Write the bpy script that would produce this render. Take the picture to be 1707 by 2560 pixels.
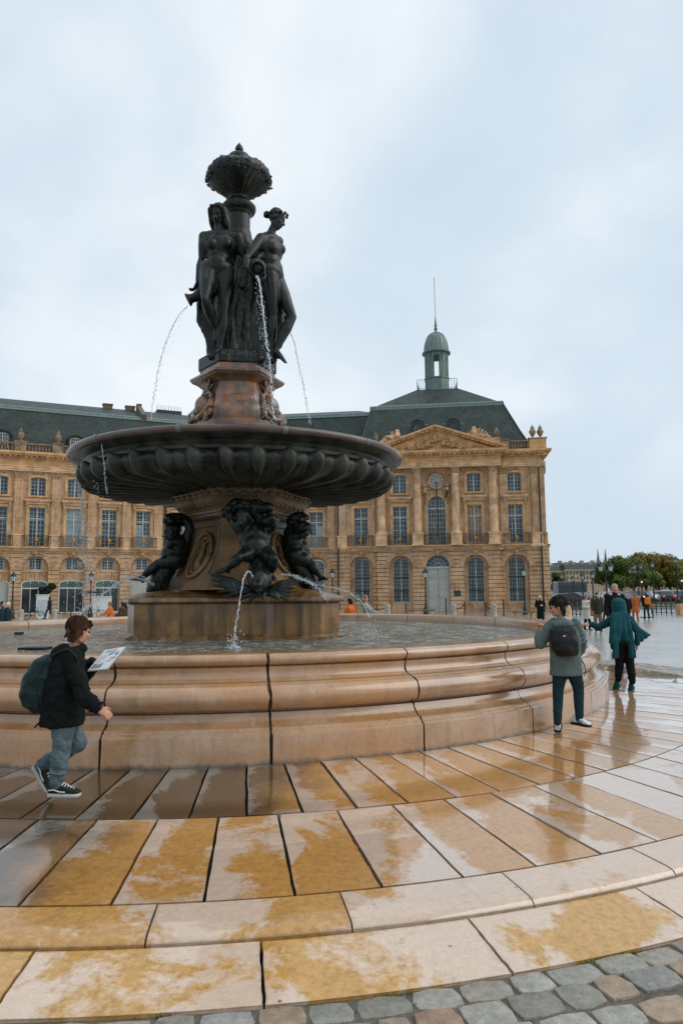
import bpy, bmesh, math, random
from mathutils import Vector, Matrix, noise
from mathutils.geometry import tessellate_polygon
from math import sin, cos, pi, radians, sqrt, atan2
random.seed(7)
for o in list(bpy.data.objects): bpy.data.objects.remove(o)
SC = bpy.context.scene; COL = SC.collection
# ------------------------------------------------------------------ camera, sky, sun
F, PITCH, ROLL, CH = 1771.5, .1077, -.0090, 1.6
cd = bpy.data.cameras.new('camera'); cam = bpy.data.objects.new('camera', cd); COL.objects.link(cam)
cd.sensor_fit = 'VERTICAL'; cd.sensor_height = 36; cd.sensor_width = 24; cd.lens = 36*F/2560
cd.clip_start = .05; cd.clip_end = 4000
cam.matrix_world = Matrix.Translation((0,0,CH)) @ Matrix.Rotation(pi/2+PITCH,4,'X') @ Matrix.Rotation(ROLL,4,'Z')
SC.camera = cam
SUN_EL, SUN_AZ = radians(40), radians(96)      # azimuth measured from +Y towards +X
w = bpy.data.worlds.new('World'); SC.world = w; w.use_nodes = True
nt = w.node_tree; N = nt.nodes; K = nt.links; N.clear()
out = N.new('ShaderNodeOutputWorld'); mx = N.new('ShaderNodeMixShader')
b1 = N.new('ShaderNodeBackground'); b2 = N.new('ShaderNodeBackground')
sky = N.new('ShaderNodeTexSky'); sky.sky_type = 'NISHITA'; sky.sun_disc = False
sky.sun_elevation = SUN_EL; sky.sun_rotation = SUN_AZ
K.new(sky.outputs[0], b1.inputs[0]); b1.inputs[1].default_value = .08
tc = N.new('ShaderNodeTexCoord'); mp = N.new('ShaderNodeMapping'); mp.inputs['Scale'].default_value = (1.0,1.0,1.35)
mp.inputs['Location'].default_value = (2.15,.9,.6)
n1 = N.new('ShaderNodeTexNoise'); n1.inputs['Scale'].default_value = 1.75; n1.inputs['Detail'].default_value = 7; n1.inputs['Roughness'].default_value = .5; n1.inputs['Distortion'].default_value = .35
cr = N.new('ShaderNodeValToRGB'); e = cr.color_ramp.elements
e[0].position = .34; e[0].color = (.58,.69,.80,1); e[1].position = .66; e[1].color = (.90,.96,1.0,1)
el = cr.color_ramp.elements.new(.5); el.color = (.68,.79,.89,1)
sp = N.new('ShaderNodeSeparateXYZ'); mr = N.new('ShaderNodeMapRange'); mr.inputs[1].default_value = 0; mr.inputs[2].default_value = .25
mm = N.new('ShaderNodeMix'); mm.data_type = 'RGBA'; mm.inputs[6].default_value = (.62,.73,.84,1)
K.new(tc.outputs['Generated'], mp.inputs[0]); K.new(mp.outputs[0], n1.inputs['Vector']); K.new(n1.outputs[0], cr.inputs[0])
K.new(tc.outputs['Generated'], sp.inputs[0]); K.new(sp.outputs[2], mr.inputs[0]); K.new(mr.outputs[0], mm.inputs[0])
K.new(cr.outputs[0], mm.inputs[7]); K.new(mm.outputs[2], b2.inputs[0]); b2.inputs[1].default_value = 1.05
mx.inputs[0].default_value = .93
K.new(b1.outputs[0], mx.inputs[1]); K.new(b2.outputs[0], mx.inputs[2]); K.new(mx.outputs[0], out.inputs[0])
sl = bpy.data.lights.new('sun','SUN'); so = bpy.data.objects.new('sun', sl); COL.objects.link(so)
sl.energy = 1.6; sl.angle = radians(55); sl.color = (1,.95,.88)
sd = Vector((sin(SUN_AZ)*cos(SUN_EL), cos(SUN_AZ)*cos(SUN_EL), sin(SUN_EL)))
so.rotation_euler = sd.to_track_quat('Z','Y').to_euler(); so.location = sd*100
SC.view_settings.view_transform = 'Standard'; SC.view_settings.look = 'None'; SC.view_settings.exposure = 0; SC.view_settings.gamma = 1
# ------------------------------------------------------------------ survey helper: a sighting (photo column, row) at depth Y gives the point there
def PX(x, y, Y):
    u = x-853.5; v = 1280-y
    c, s = cos(ROLL), sin(ROLL)
    u, v = c*u-s*v, s*u+c*v
    d = Vector((u, F*cos(PITCH)-v*sin(PITCH), F*sin(PITCH)+v*cos(PITCH)))
    return d*(Y/d.y)+Vector((0,0,CH))
BC = Vector((-1.90,12.79)); PC2 = Vector((-1.67,12.50))   # centres of basin and of paving rings
R0, R1, R2, R3, R4 = 6.19, 7.12, 8.345, 8.698, 9.19
def gz(x, y):
    r = (Vector((x,y))-PC2).length
    if r < R3: return -.067*max(0, r-R0)
    if r < R4: return -.067*(r-R0)-.063
    z4 = -.067*(R4-R0)-.067
    t = min(1, (r-R4)/45); return z4-.36*t*(2-t)
# ------------------------------------------------------------------ tags
def tag(o, label=None, cat=None, group=None, kind=None):
    if label: o['label'] = label
    if cat: o['category'] = cat
    if group: o['group'] = group
    if kind: o['kind'] = kind
    return o
def empty(name, loc, rz=0, label=None, cat=None, group=None):
    o = bpy.data.objects.new(name, None); COL.objects.link(o); o.location = loc; o.rotation_euler = (0,0,rz); o.empty_display_size = .2
    return tag(o, label, cat, group)
def kids(o): return [c for c in bpy.data.objects if c.parent is o]
def copy_tree(o, parent=None):
    c = o.copy(); COL.objects.link(c); c.parent = parent
    for ch in kids(o):
        if ch is not c: copy_tree(ch, c)
    return c
# ------------------------------------------------------------------ mesh collector
class MB:
    def __init__(s, off=(0,0,0)): s.v=[]; s.f=[]; s.off=Vector(off)
    def add(s, vs, fs):
        n = len(s.v); s.v += [tuple(Vector(a)-s.off) for a in vs]; s.f += [tuple(i+n for i in f) for f in fs]; return s
    def box(s, x0,x1,y0,y1,z0,z1):
        return s.add([(x0,y0,z0),(x1,y0,z0),(x1,y1,z0),(x0,y1,z0),(x0,y0,z1),(x1,y0,z1),(x1,y1,z1),(x0,y1,z1)],
                     [(0,3,2,1),(4,5,6,7),(0,1,5,4),(1,2,6,5),(2,3,7,6),(3,0,4,7)])
    def obox(s, c, ax, ay, az):     # oriented box: centre and three half axes
        c,ax,ay,az = map(Vector,(c,ax,ay,az))
        P = [c+ax*i+ay*j+az*k for k in (-1,1) for i,j in ((-1,-1),(1,-1),(1,1),(-1,1))]
        return s.add(P, [(0,3,2,1),(4,5,6,7),(0,1,5,4),(1,2,6,5),(2,3,7,6),(3,0,4,7)])
    def lathe(s, c, prof, n=24, a0=0, a1=2*pi, cap=True):
        full = abs(a1-a0-2*pi) < 1e-6; m = n if full else n+1; vs=[]; fs=[]
        for r,z in prof:
            for i in range(m):
                a = a0+(a1-a0)*i/n; vs.append((c[0]+r*cos(a), c[1]+r*sin(a), c[2]+z))
        for j in range(len(prof)-1):
            for i in range(n):
                i2 = (i+1)%m; fs.append((j*m+i, j*m+i2, (j+1)*m+i2, (j+1)*m+i))
        if cap and full:
            fs.append(tuple(range(m))[::-1]); fs.append(tuple((len(prof)-1)*m+i for i in range(m)))
        return s.add(vs, fs)
    def tube(s, pts, r, n=6, r1=None):
        pts = [Vector(p) for p in pts]; L = len(pts); vs=[]; fs=[]; up = Vector((0,0,1))
        rr = r if isinstance(r,(list,tuple)) else [r+(0 if r1 is None else (r1-r)*i/max(1,L-1)) for i in range(L)]
        for i,p in enumerate(pts):
            d = (pts[min(i+1,L-1)]-pts[max(i-1,0)]).normalized()
            u = d.cross(up if abs(d.z)<.95 else Vector((1,0,0))).normalized(); v = d.cross(u)
            for k in range(n): a=2*pi*k/n; vs.append(p+(u*cos(a)+v*sin(a))*rr[i])
        for i in range(L-1):
            for k in range(n): k2=(k+1)%n; fs.append((i*n+k,i*n+k2,(i+1)*n+k2,(i+1)*n+k))
        fs.append(tuple(range(n))[::-1]); fs.append(tuple((L-1)*n+k for k in range(n)))
        return s.add(vs, fs)
    def prism(s, poly, y0, y1):     # polygon in x,z pushed along y
        n=len(poly); vs=[(x,y0,z) for x,z in poly]+[(x,y1,z) for x,z in poly]
        tri = tessellate_polygon([[Vector((x,z,0)) for x,z in poly]])
        fs=[tuple(t) for t in tri]+[tuple(i+n for i in t)[::-1] for t in tri]
        fs+=[(i,(i+1)%n,(i+1)%n+n,i+n) for i in range(n)]
        return s.add(vs, fs)
    def sheet(s, outer, holes, y, depth):   # wall skin in x,z with openings and their reveals
        loops=[outer]+holes; fl=[p for l in loops for p in l]
        tri = tessellate_polygon([[Vector((x,z,0)) for x,z in l] for l in loops])
        s.add([(x,y,z) for x,z in fl], [tuple(t) for t in tri])
        for h in holes:
            n=len(h); s.add([(x,y,z) for x,z in h]+[(x,y+depth,z) for x,z in h], [(i,(i+1)%n,(i+1)%n+n,i+n) for i in range(n)])
        return s
    def ball(s, c, r, sub=1, sq=(1,1,1)):
        t=(1+5**.5)/2; V=[Vector(a).normalized() for a in ((-1,t,0),(1,t,0),(-1,-t,0),(1,-t,0),(0,-1,t),(0,1,t),(0,-1,-t),(0,1,-t),(t,0,-1),(t,0,1),(-t,0,-1),(-t,0,1))]
        Fc=[(0,11,5),(0,5,1),(0,1,7),(0,7,10),(0,10,11),(1,5,9),(5,11,4),(11,10,2),(10,7,6),(7,1,8),(3,9,4),(3,4,2),(3,2,6),(3,6,8),(3,8,9),(4,9,5),(2,4,11),(6,2,10),(8,6,7),(9,8,1)]
        for _ in range(sub-1):
            nf=[]; mid={}
            def m(a,b):
                k=(min(a,b),max(a,b))
                if k not in mid: V.append((V[a]+V[b]).normalized()); mid[k]=len(V)-1
                return mid[k]
            for a,b,c_ in Fc:
                x,y,z=m(a,b),m(b,c_),m(c_,a); nf+=[(a,x,z),(b,y,x),(c_,z,y),(x,y,z)]
            Fc=nf
        c=Vector(c); return s.add([c+Vector((p.x*sq[0],p.y*sq[1],p.z*sq[2]))*r for p in V], Fc)
    def build(s, name, mat, parent=None, smooth=False, fix=True, bevel=0, angle=40):
        me = bpy.data.meshes.new(name); me.from_pydata(s.v, [], s.f); me.validate()
        if fix:
            bm = bmesh.new(); bm.from_mesh(me); bmesh.ops.recalc_face_normals(bm, faces=bm.faces)
            if bevel: bmesh.ops.bevel(bm, geom=bm.edges[:]+bm.verts[:], offset=bevel, segments=1, affect='EDGES', clamp_overlap=True)
            bm.to_mesh(me); bm.free()
        if smooth:
            me.polygons.foreach_set('use_smooth', [True]*len(me.polygons))
            if smooth != 'all': me.set_sharp_from_angle(angle=radians(angle))
        if mat: me.materials.append(mat)
        o = bpy.data.objects.new(name, me); COL.objects.link(o); o.parent = parent
        return o
# ------------------------------------------------------------------ materials
def srgb(r,g,b): return tuple(((c/255)/12.92 if c<=10.3 else ((c/255+.055)/1.055)**2.4) for c in (r,g,b))
def nodes(name):
    m = bpy.data.materials.new(name); m.use_nodes = True; t = m.node_tree
    return m, t, t.nodes['Principled BSDF']
def ramp(t, src, stops):
    r = t.nodes.new('ShaderNodeValToRGB'); t.links.new(src, r.inputs[0]); E = r.color_ramp.elements
    E[0].position = stops[0][0]; E[0].color = (*stops[0][1],1); E[1].position = stops[-1][0]; E[1].color = (*stops[-1][1],1)
    for p,c in stops[1:-1]: E.new(p).color = (*c,1)
    return r.outputs[0]
def tex(t, scale, detail=4, rough=.55, coord='Object', sc=(1,1,1), dist=0):
    c = t.nodes.new('ShaderNodeTexCoord'); m = t.nodes.new('ShaderNodeMapping'); m.inputs['Scale'].default_value = sc
    n = t.nodes.new('ShaderNodeTexNoise'); n.inputs['Scale'].default_value = scale; n.inputs['Detail'].default_value = detail; n.inputs['Roughness'].default_value = rough; n.inputs['Distortion'].default_value = dist
    t.links.new(c.outputs[coord], m.inputs[0]); t.links.new(m.outputs[0], n.inputs['Vector']); return n.outputs[0]
def mixc(t, fac, a, b, mode='MIX'):
    m = t.nodes.new('ShaderNodeMix'); m.data_type='RGBA'; m.blend_type = mode
    for i,x in ((0,fac),(6,a),(7,b)):
        if isinstance(x,(int,float)): m.inputs[i].default_value = x
        elif isinstance(x,tuple): m.inputs[i].default_value = (*x,1)
        else: t.links.new(x, m.inputs[i])
    return m.outputs[2]
def mth(t, op, a, b=0.0):
    m = t.nodes.new('ShaderNodeMath'); m.operation = op
    for i,x in ((0,a),(1,b)):
        if isinstance(x,(int,float)): m.inputs[i].default_value = x
        else: t.links.new(x, m.inputs[i])
    return m.outputs[0]
def bump(t, p, h, st=.3, d=.01):
    b = t.nodes.new('ShaderNodeBump'); b.inputs['Strength'].default_value = st; b.inputs['Distance'].default_value = d
    t.links.new(h, b.inputs['Height']); t.links.new(b.outputs[0], p.inputs['Normal']); return b
def M(name, c, rough=.6, var=.25, scale=6, metal=0, bmp=.15, bd=.01, coat=0, spec=.5, c2=None, sc=(1,1,1)):
    m,t,p = nodes(name); n = tex(t, scale, sc=sc)
    c2 = c2 or tuple(x*(1-var) for x in c); hi = tuple(min(1,x*(1+var*.5)) for x in c)
    t.links.new(ramp(t, n, [(.3,c2),(.7,hi)]), p.inputs['Base Color'])
    p.inputs['Roughness'].default_value = rough; p.inputs['Metallic'].default_value = metal; p.inputs['Coat Weight'].default_value = coat; p.inputs['Coat Roughness'].default_value = .08
    p.inputs['Specular IOR Level'].default_value = spec
    if bmp: bump(t, p, tex(t, scale*4, 5), bmp, bd)
    return m
def flat(name, c, rough=.5, metal=0, emit=None, es=1, spec=.5):
    m,t,p = nodes(name); p.inputs['Base Color'].default_value = (*c,1); p.inputs['Roughness'].default_value = rough; p.inputs['Metallic'].default_value = metal; p.inputs['Specular IOR Level'].default_value = spec
    if emit: p.inputs['Emission Color'].default_value = (*emit,1); p.inputs['Emission Strength'].default_value = es
    return m
MT = {}
def facade_mat(name, base, courses=0, d=.36):
    m,t,p = nodes(name)
    n1 = tex(t, 1.1, 6, .6); n2 = tex(t, 3.0, 5, .6, sc=(2.2,2.2,.35)); n3 = tex(t, .45, 3)
    c = ramp(t, n1, [(.28,tuple(x*.52 for x in base)),(.5,base),(.74,(min(1,base[0]*1.22),base[1]*1.25,base[2]*1.35))])
    c = mixc(t, ramp(t, n2, [(.50,(0,0,0)),(.72,(1,1,1))]), c, (base[0]*.42,base[1]*.40,base[2]*.42))
    c = mixc(t, ramp(t, n3, [(.45,(0,0,0)),(.7,(.5,.5,.5))]), c, (base[0]*1.05,base[1]*1.2,base[2]*1.6))
    br = t.nodes.new('ShaderNodeTexBrick'); co = t.nodes.new('ShaderNodeTexCoord'); sx = t.nodes.new('ShaderNodeSeparateXYZ'); cb = t.nodes.new('ShaderNodeCombineXYZ')
    t.links.new(co.outputs['Object'], sx.inputs[0]); t.links.new(sx.outputs[0], cb.inputs[0]); t.links.new(sx.outputs[2], cb.inputs[1]); t.links.new(cb.outputs[0], br.inputs['Vector'])
    br.inputs['Scale'].default_value = 1; br.inputs['Row Height'].default_value = d; br.inputs['Brick Width'].default_value = .95 if not courses else 30
    br.inputs['Mortar Size'].default_value = .012 if not courses else .034; br.inputs['Mortar Smooth'].default_value = .3; br.inputs['Color1'].default_value = (1,1,1,1); br.inputs['Color2'].default_value = (.86,.84,.80,1) if not courses else (1,1,1,1); br.inputs['Mortar'].default_value = (.62,.58,.52,1) if not courses else (.30,.25,.2,1)
    c = mixc(t, 1.0, c, br.outputs['Color'], 'MULTIPLY')
    t.links.new(c, p.inputs['Base Color']); p.inputs['Roughness'].default_value = .8; p.inputs['Specular IOR Level'].default_value = .3
    h = mth(t, 'ADD', mth(t,'MULTIPLY', br.outputs['Fac'], -1.0 if courses else -.3), mth(t,'MULTIPLY',tex(t, 9, 5),.35))
    bump(t, p, h, .6, .05 if courses else .02)
    return m
FB = (.56,.35,.19)
MT['ashlar'] = facade_mat('ashlar', FB); MT['rustic'] = facade_mat('rustic', FB, 1, .37)
MT['trim'] = M('trim_stone', (.62,.37,.17), .8, .4, 1.6, bmp=.4, bd=.03, spec=.3)
MT['carved'] = M('carved_stone', (.50,.33,.17), .85, .5, 5, bmp=.8, bd=.05, spec=.3)
MT['pale'] = M('pale_stone', (.68,.44,.25), .8, .45, 1.4, bmp=.3, bd=.02, spec=.3)
def slate():
    m,t,p = nodes('roof_slate'); co=t.nodes.new('ShaderNodeTexCoord'); br=t.nodes.new('ShaderNodeTexBrick'); sx=t.nodes.new('ShaderNodeSeparateXYZ'); cb=t.nodes.new('ShaderNodeCombineXYZ')
    t.links.new(co.outputs['Object'],sx.inputs[0]); t.links.new(mth(t,'ADD',sx.outputs[0],mth(t,'MULTIPLY',sx.outputs[1],.37)),cb.inputs[0]); t.links.new(sx.outputs[2],cb.inputs[1]); t.links.new(cb.outputs[0],br.inputs['Vector'])
    br.inputs['Scale'].default_value=1; br.inputs['Row Height'].default_value=.2; br.inputs['Brick Width'].default_value=.3; br.inputs['Mortar Size'].default_value=.022
    br.inputs['Color1'].default_value=(.022,.037,.033,1); br.inputs['Color2'].default_value=(.040,.057,.051,1); br.inputs['Mortar'].default_value=(.012,.02,.018,1)
    c=mixc(t,1.0,br.outputs['Color'],ramp(t,tex(t,.9,6,.65,sc=(1.5,1.5,.5)),[(.3,(.65,.7,.65)),(.7,(1.5,1.5,1.45))]),'MULTIPLY')
    t.links.new(c,p.inputs['Base Color']); p.inputs['Roughness'].default_value=.5; p.inputs['Specular IOR Level'].default_value=.35; bump(t,p,br.outputs['Fac'],.5,-.02); return m
MT['slate'] = slate()
MT['zinc'] = M('zinc', srgb(112,132,128), .45, .4, 3, bmp=.1, sc=(3,3,.6))
MT['copper'] = M('green_copper', srgb(98,120,112), .5, .45, 2.5, bmp=.1, sc=(4,4,.5))
MT['frame'] = M('window_paint', srgb(178,188,188), .5, .2, 3, bmp=0)
MT['dark_frame'] = M('dark_paint', srgb(40,50,48), .5, .2, 3, bmp=0)
MT['white_frame'] = M('white_paint', srgb(205,208,202), .5, .1, 3, bmp=0)
MT['iron'] = M('black_iron', (.012,.016,.016), .45, .3, 12, bmp=.1)
MT['gold'] = M('gilt', srgb(190,130,40), .4, .3, 12, metal=.6)
def glassm():
    m,t,p=nodes('window_glass'); n=tex(t,1.3,2,.5)
    t.links.new(ramp(t,n,[(.35,(.008,.014,.016)),(.55,(.03,.045,.05)),(.72,(.10,.115,.11))]),p.inputs['Base Color'])
    p.inputs['Roughness'].default_value=.06; p.inputs['Specular IOR Level'].default_value=.55; bump(t,p,tex(t,2.2,1),.12,.02); return m
MT['glass'] = glassm()
MT['curtain'] = M('curtained_glass', srgb(150,160,158), .25, .35, 2.5, bmp=0)
MT['amber'] = M('amber_glass', srgb(150,105,60), .2, .5, 3, bmp=0)
MT['door'] = M('door_paint', srgb(172,172,164), .5, .15, 2, bmp=.1)
def basin_stone():
    m,t,p=nodes('basin_stone')
    a=tex(t,2.2,7,.62); b=tex(t,14,6,.7); s=tex(t,3.2,5,.65,sc=(3,3,.35)); q=tex(t,.9,3)
    c=ramp(t,a,[(.28,(.25,.125,.055)),(.48,(.38,.215,.105)),(.72,(.50,.345,.23))])
    c=mixc(t,ramp(t,q,[(.42,(0,0,0)),(.62,(.7,.7,.7))]),c,(.46,.22,.075))
    c=mixc(t,ramp(t,s,[(.52,(0,0,0)),(.74,(.5,.5,.5))]),c,(.20,.11,.05)); c=mixc(t,ramp(t,tex(t,5,6,.7,sc=(2.5,2.5,.2)),[(.60,(0,0,0)),(.72,(.55,.55,.55))]),c,(.55,.44,.34)); c=mixc(t,ramp(t,tex(t,2.7,7,.75),[(.66,(0,0,0)),(.73,(.6,.6,.6))]),c,(.12,.08,.045))
    c=mixc(t,ramp(t,b,[(.60,(0,0,0)),(.72,(.8,.8,.8))]),c,(.25,.16,.10))
    c=mixc(t,1.0,c,ramp(t,tex(t,70,3,.7),[(.3,(.8,.8,.8)),(.7,(1.15,1.15,1.15))]),'MULTIPLY')
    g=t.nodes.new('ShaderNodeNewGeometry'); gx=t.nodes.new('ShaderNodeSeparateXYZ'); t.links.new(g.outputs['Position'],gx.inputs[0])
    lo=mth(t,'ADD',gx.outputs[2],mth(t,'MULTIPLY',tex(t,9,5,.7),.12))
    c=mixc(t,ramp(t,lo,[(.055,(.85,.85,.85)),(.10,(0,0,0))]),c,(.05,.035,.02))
    t.links.new(c,p.inputs['Base Color'])
    t.links.new(ramp(t,a,[(.35,(.22,.22,.22)),(.65,(.42,.42,.42))]),p.inputs['Roughness'])
    p.inputs['Coat Weight'].default_value=.9; p.inputs['Coat Roughness'].default_value=.15; p.inputs['Coat IOR'].default_value=1.62
    bump(t,p,mth(t,'ADD',b,mth(t,'MULTIPLY',a,.5)),.35,.012); return m
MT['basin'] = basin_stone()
MT['joint'] = M('mortar_joint', (.03,.024,.015), .9, .5, 9, bmp=.4)
def plinth_stone():
    m,t,p=nodes('plinth_stone'); a=tex(t,2.5,6,.6); s=tex(t,2.6,6,.6,sc=(3.2,3.2,.22))
    c=ramp(t,a,[(.3,(.10,.05,.016)),(.55,(.25,.13,.038)),(.75,(.38,.215,.08))])
    c=mixc(t,ramp(t,s,[(.45,(0,0,0)),(.66,(.9,.9,.9))]),c,(.055,.03,.012)); c=mixc(t,ramp(t,tex(t,1.7,4,.6,sc=(3,3,.15)),[(.58,(0,0,0)),(.7,(.7,.7,.7))]),c,(.32,.24,.17))
    t.links.new(c,p.inputs['Base Color']); p.inputs['Roughness'].default_value=.3; p.inputs['Coat Weight'].default_value=.3; p.inputs['Coat Roughness'].default_value=.15; bump(t,p,tex(t,11,6,.65),.4,.015); return m
MT['plinth'] = plinth_stone(); MT['shaftstone'] = M('pedestal_stone',(.23,.14,.062),.5,.55,2.2,bmp=.5,bd=.015,c2=(.085,.052,.024),coat=.12)
def upper_stone():
    m,t,p=nodes('rusty_stone'); a=tex(t,3.2,6,.6); s=tex(t,2.4,5,.6,sc=(4,4,.4))
    c=ramp(t,a,[(.3,(.035,.025,.02)),(.47,(.13,.065,.035)),(.62,(.30,.12,.045)),(.8,(.24,.20,.17))])
    c=mixc(t,ramp(t,s,[(.5,(0,0,0)),(.66,(.8,.8,.8))]),c,(.14,.125,.105))
    t.links.new(c,p.inputs['Base Color']); p.inputs['Roughness'].default_value=.28; p.inputs['Coat Weight'].default_value=.4; bump(t,p,tex(t,16,6,.65),.5,.015); return m
MT['rusty'] = upper_stone()
def bronze():
    m,t,p=nodes('bronze'); a=tex(t,3.5,6,.65); g=t.nodes.new('ShaderNodeNewGeometry'); sx=t.nodes.new('ShaderNodeSeparateXYZ'); t.links.new(g.outputs['Normal'],sx.inputs[0])
    c=ramp(t,a,[(.38,(.003,.005,.004)),(.58,(.008,.013,.010)),(.78,(.06,.075,.055))])
    s=tex(t,6,5,.7,sc=(2,2,.5)); c=mixc(t,ramp(t,s,[(.54,(0,0,0)),(.72,(.7,.7,.7))]),c,(.10,.115,.085))
    t.links.new(c,p.inputs['Base Color']); p.inputs['Metallic'].default_value=.0; p.inputs['Roughness'].default_value=.36; p.inputs['Specular IOR Level'].default_value=.32; bump(t,p,tex(t,24,5,.7),.3,.01); return m
MT['bronze'] = bronze()
MT['bowl'] = M('bowl_stone', (.052,.056,.045), .34, .5, 3.2, bmp=.5, bd=.012, c2=(.006,.007,.005), spec=.28)
MT['bowl_rim'] = M('bowl_rim_stone', (.10,.070,.055), .25, .5, 2.2, bmp=.3, bd=.01, c2=(.045,.03,.025), sc=(1,1,1))
def pave(name, gold=(.45,.212,.043), pale=(.56,.415,.315), grow=.5, dark=0, bias=.02, ior=1.62, edge=.30):
    m,t,p=nodes(name)
    a=tex(t,1.25,5,.62,dist=.6,coord='Object'); f=tex(t,22,6,.75); f2=tex(t,60,4,.7); big=tex(t,.35,2)
    gr=ramp(t,f,[(.3,tuple(x*.62 for x in gold)),(.52,gold),(.75,(gold[0]*1.2,gold[1]*1.28,gold[2]*1.8))])
    pa=ramp(t,f,[(.3,tuple(x*.86 for x in pale)),(.7,tuple(min(1,x*1.06) for x in pale))])
    geo=t.nodes.new('ShaderNodeObjectInfo')
    sxx=t.nodes.new('ShaderNodeSeparateXYZ'); cxx=t.nodes.new('ShaderNodeTexCoord'); t.links.new(cxx.outputs['Object'],sxx.inputs[0])
    a=mth(t,'ADD',a,mth(t,'MULTIPLY',mth(t,'SUBTRACT',sxx.outputs[0],.6),bias))  # more pale towards +x: sky reflection on the wet slabs put into the colour
    va=t.nodes.new('ShaderNodeVertexColor'); va.layer_name='slab'; sv=t.nodes.new('ShaderNodeSeparateColor'); t.links.new(va.outputs[0],sv.inputs[0])
    lft=mth(t,'POWER',mth(t,'SUBTRACT',1.0,sv.outputs[0]),3.0); rgt=mth(t,'POWER',sv.outputs[0],8.0)
    a=mth(t,'ADD',a,mth(t,'ADD',mth(t,'MULTIPLY',lft,edge),mth(t,'MULTIPLY',rgt,.06))); a=mth(t,'ADD',a,mth(t,'MULTIPLY',mth(t,'POWER',mth(t,'SUBTRACT',1.0,sv.outputs[1]),5.0),edge*.45)); a=mth(t,'ADD',a,mth(t,'MULTIPLY',mth(t,'SUBTRACT',sv.outputs[2],.5),.12))
    mask=mth(t,'ADD',mth(t,'ADD',a,mth(t,'MULTIPLY',mth(t,'SUBTRACT',f,.5),.16)),mth(t,'MULTIPLY',mth(t,'SUBTRACT',big,.5),.55))
    mk=ramp(t,mask,[(grow-.035,(0,0,0)),(grow+.035,(1,1,1))])
    c=mixc(t,mk,gr,pa)
    c=mixc(t,1.0,c,ramp(t,f2,[(.3,(.90,.90,.90)),(.7,(1.08,1.08,1.08))]),'MULTIPLY')
    v=t.nodes.new('ShaderNodeTexVoronoi'); v.inputs['Scale'].default_value=3.1; co=t.nodes.new('ShaderNodeTexCoord'); t.links.new(co.outputs['Object'],v.inputs['Vector'])
    c=mixc(t,ramp(t,v.outputs['Distance'],[(.035,(.9,.9,.9)),(.055,(0,0,0))]),c,(.07,.05,.035))
    ue=mth(t,'ADD',mth(t,'MINIMUM',mth(t,'MINIMUM',sv.outputs[0],mth(t,'SUBTRACT',1.0,sv.outputs[0])),mth(t,'MULTIPLY',mth(t,'MINIMUM',sv.outputs[1],mth(t,'SUBTRACT',1.0,sv.outputs[1])),.8)),mth(t,'MULTIPLY',mth(t,'SUBTRACT',tex(t,9,6,.75),.5),.14)); c=mixc(t,ramp(t,ue,[(.0,(.60,.60,.60)),(.07,(0,0,0))]),c,(.13,.075,.03))
    c=mixc(t,ramp(t,tex(t,3.3,7,.72),[(.60,(0,0,0)),(.75,(.45,.45,.45))]),c,(.22,.13,.055))
    if dark:  # slabs get darker and greyer towards low x, with a noisy edge
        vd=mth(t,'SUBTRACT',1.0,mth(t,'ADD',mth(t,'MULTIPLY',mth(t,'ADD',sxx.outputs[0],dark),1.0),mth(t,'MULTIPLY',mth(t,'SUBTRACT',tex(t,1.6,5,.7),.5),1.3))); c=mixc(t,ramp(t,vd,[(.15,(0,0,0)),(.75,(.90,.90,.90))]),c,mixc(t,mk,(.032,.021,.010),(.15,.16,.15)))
    t.links.new(c,p.inputs['Base Color'])
    t.links.new(ramp(t,mk,[(0,(.34,.34,.34)),(1,(.13,.13,.13))]),p.inputs['Roughness'])
    p.inputs['Specular IOR Level'].default_value=.5
    p.inputs['Coat Weight'].default_value=(1.0 if edge>.1 else .55); t.links.new(ramp(t,mk,[(0,(.09,.09,.09)),(1,(.02,.02,.02))]),p.inputs['Coat Roughness']); p.inputs['Coat IOR'].default_value=ior
    hb=mth(t,'ADD',mth(t,'MULTIPLY',f,.6),mth(t,'MULTIPLY',tex(t,1.5,1),.5)); bump(t,p,hb,.05,.006)
    return m
MT['pave'] = pave('wet_limestone',grow=.60,dark=2.35,bias=.018); MT['pave_dark'] = pave('left_dark_limestone',grow=.64,dark=.95,bias=0,ior=1.8,edge=.34); MT['pave2'] = pave('damp_limestone', gold=(.53,.28,.06), pale=(.64,.48,.36), grow=.465,edge=.06,bias=.05); MT['pave3'] = pave('pale_limestone', gold=(.48,.245,.058), pale=(.59,.44,.335), grow=.40,edge=.05,bias=.04)
MT['gap'] = M('joint_dirt', (.022,.017,.011), .9, .5, 12, bmp=.4)
def cobm():
    m,t,p=nodes('cobble_stone'); at=t.nodes.new('ShaderNodeVertexColor'); at.layer_name='tint'
    f=tex(t,18,6,.7); c=mixc(t,1.0,at.outputs[0],ramp(t,f,[(.3,(.65,.65,.65)),(.7,(1.25,1.25,1.2))]),'MULTIPLY')
    c=mixc(t,ramp(t,tex(t,34,5,.75),[(.58,(0,0,0)),(.68,(.6,.6,.6))]),c,(.06,.055,.045)); t.links.new(c,p.inputs['Base Color']); p.inputs['Roughness'].default_value=.5; p.inputs['Coat Weight'].default_value=.12; p.inputs['Coat Roughness'].default_value=.25; bump(t,p,mth(t,'ADD',f,tex(t,6,3)),.8,.02); return m
MT['cobble'] = cobm()
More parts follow.
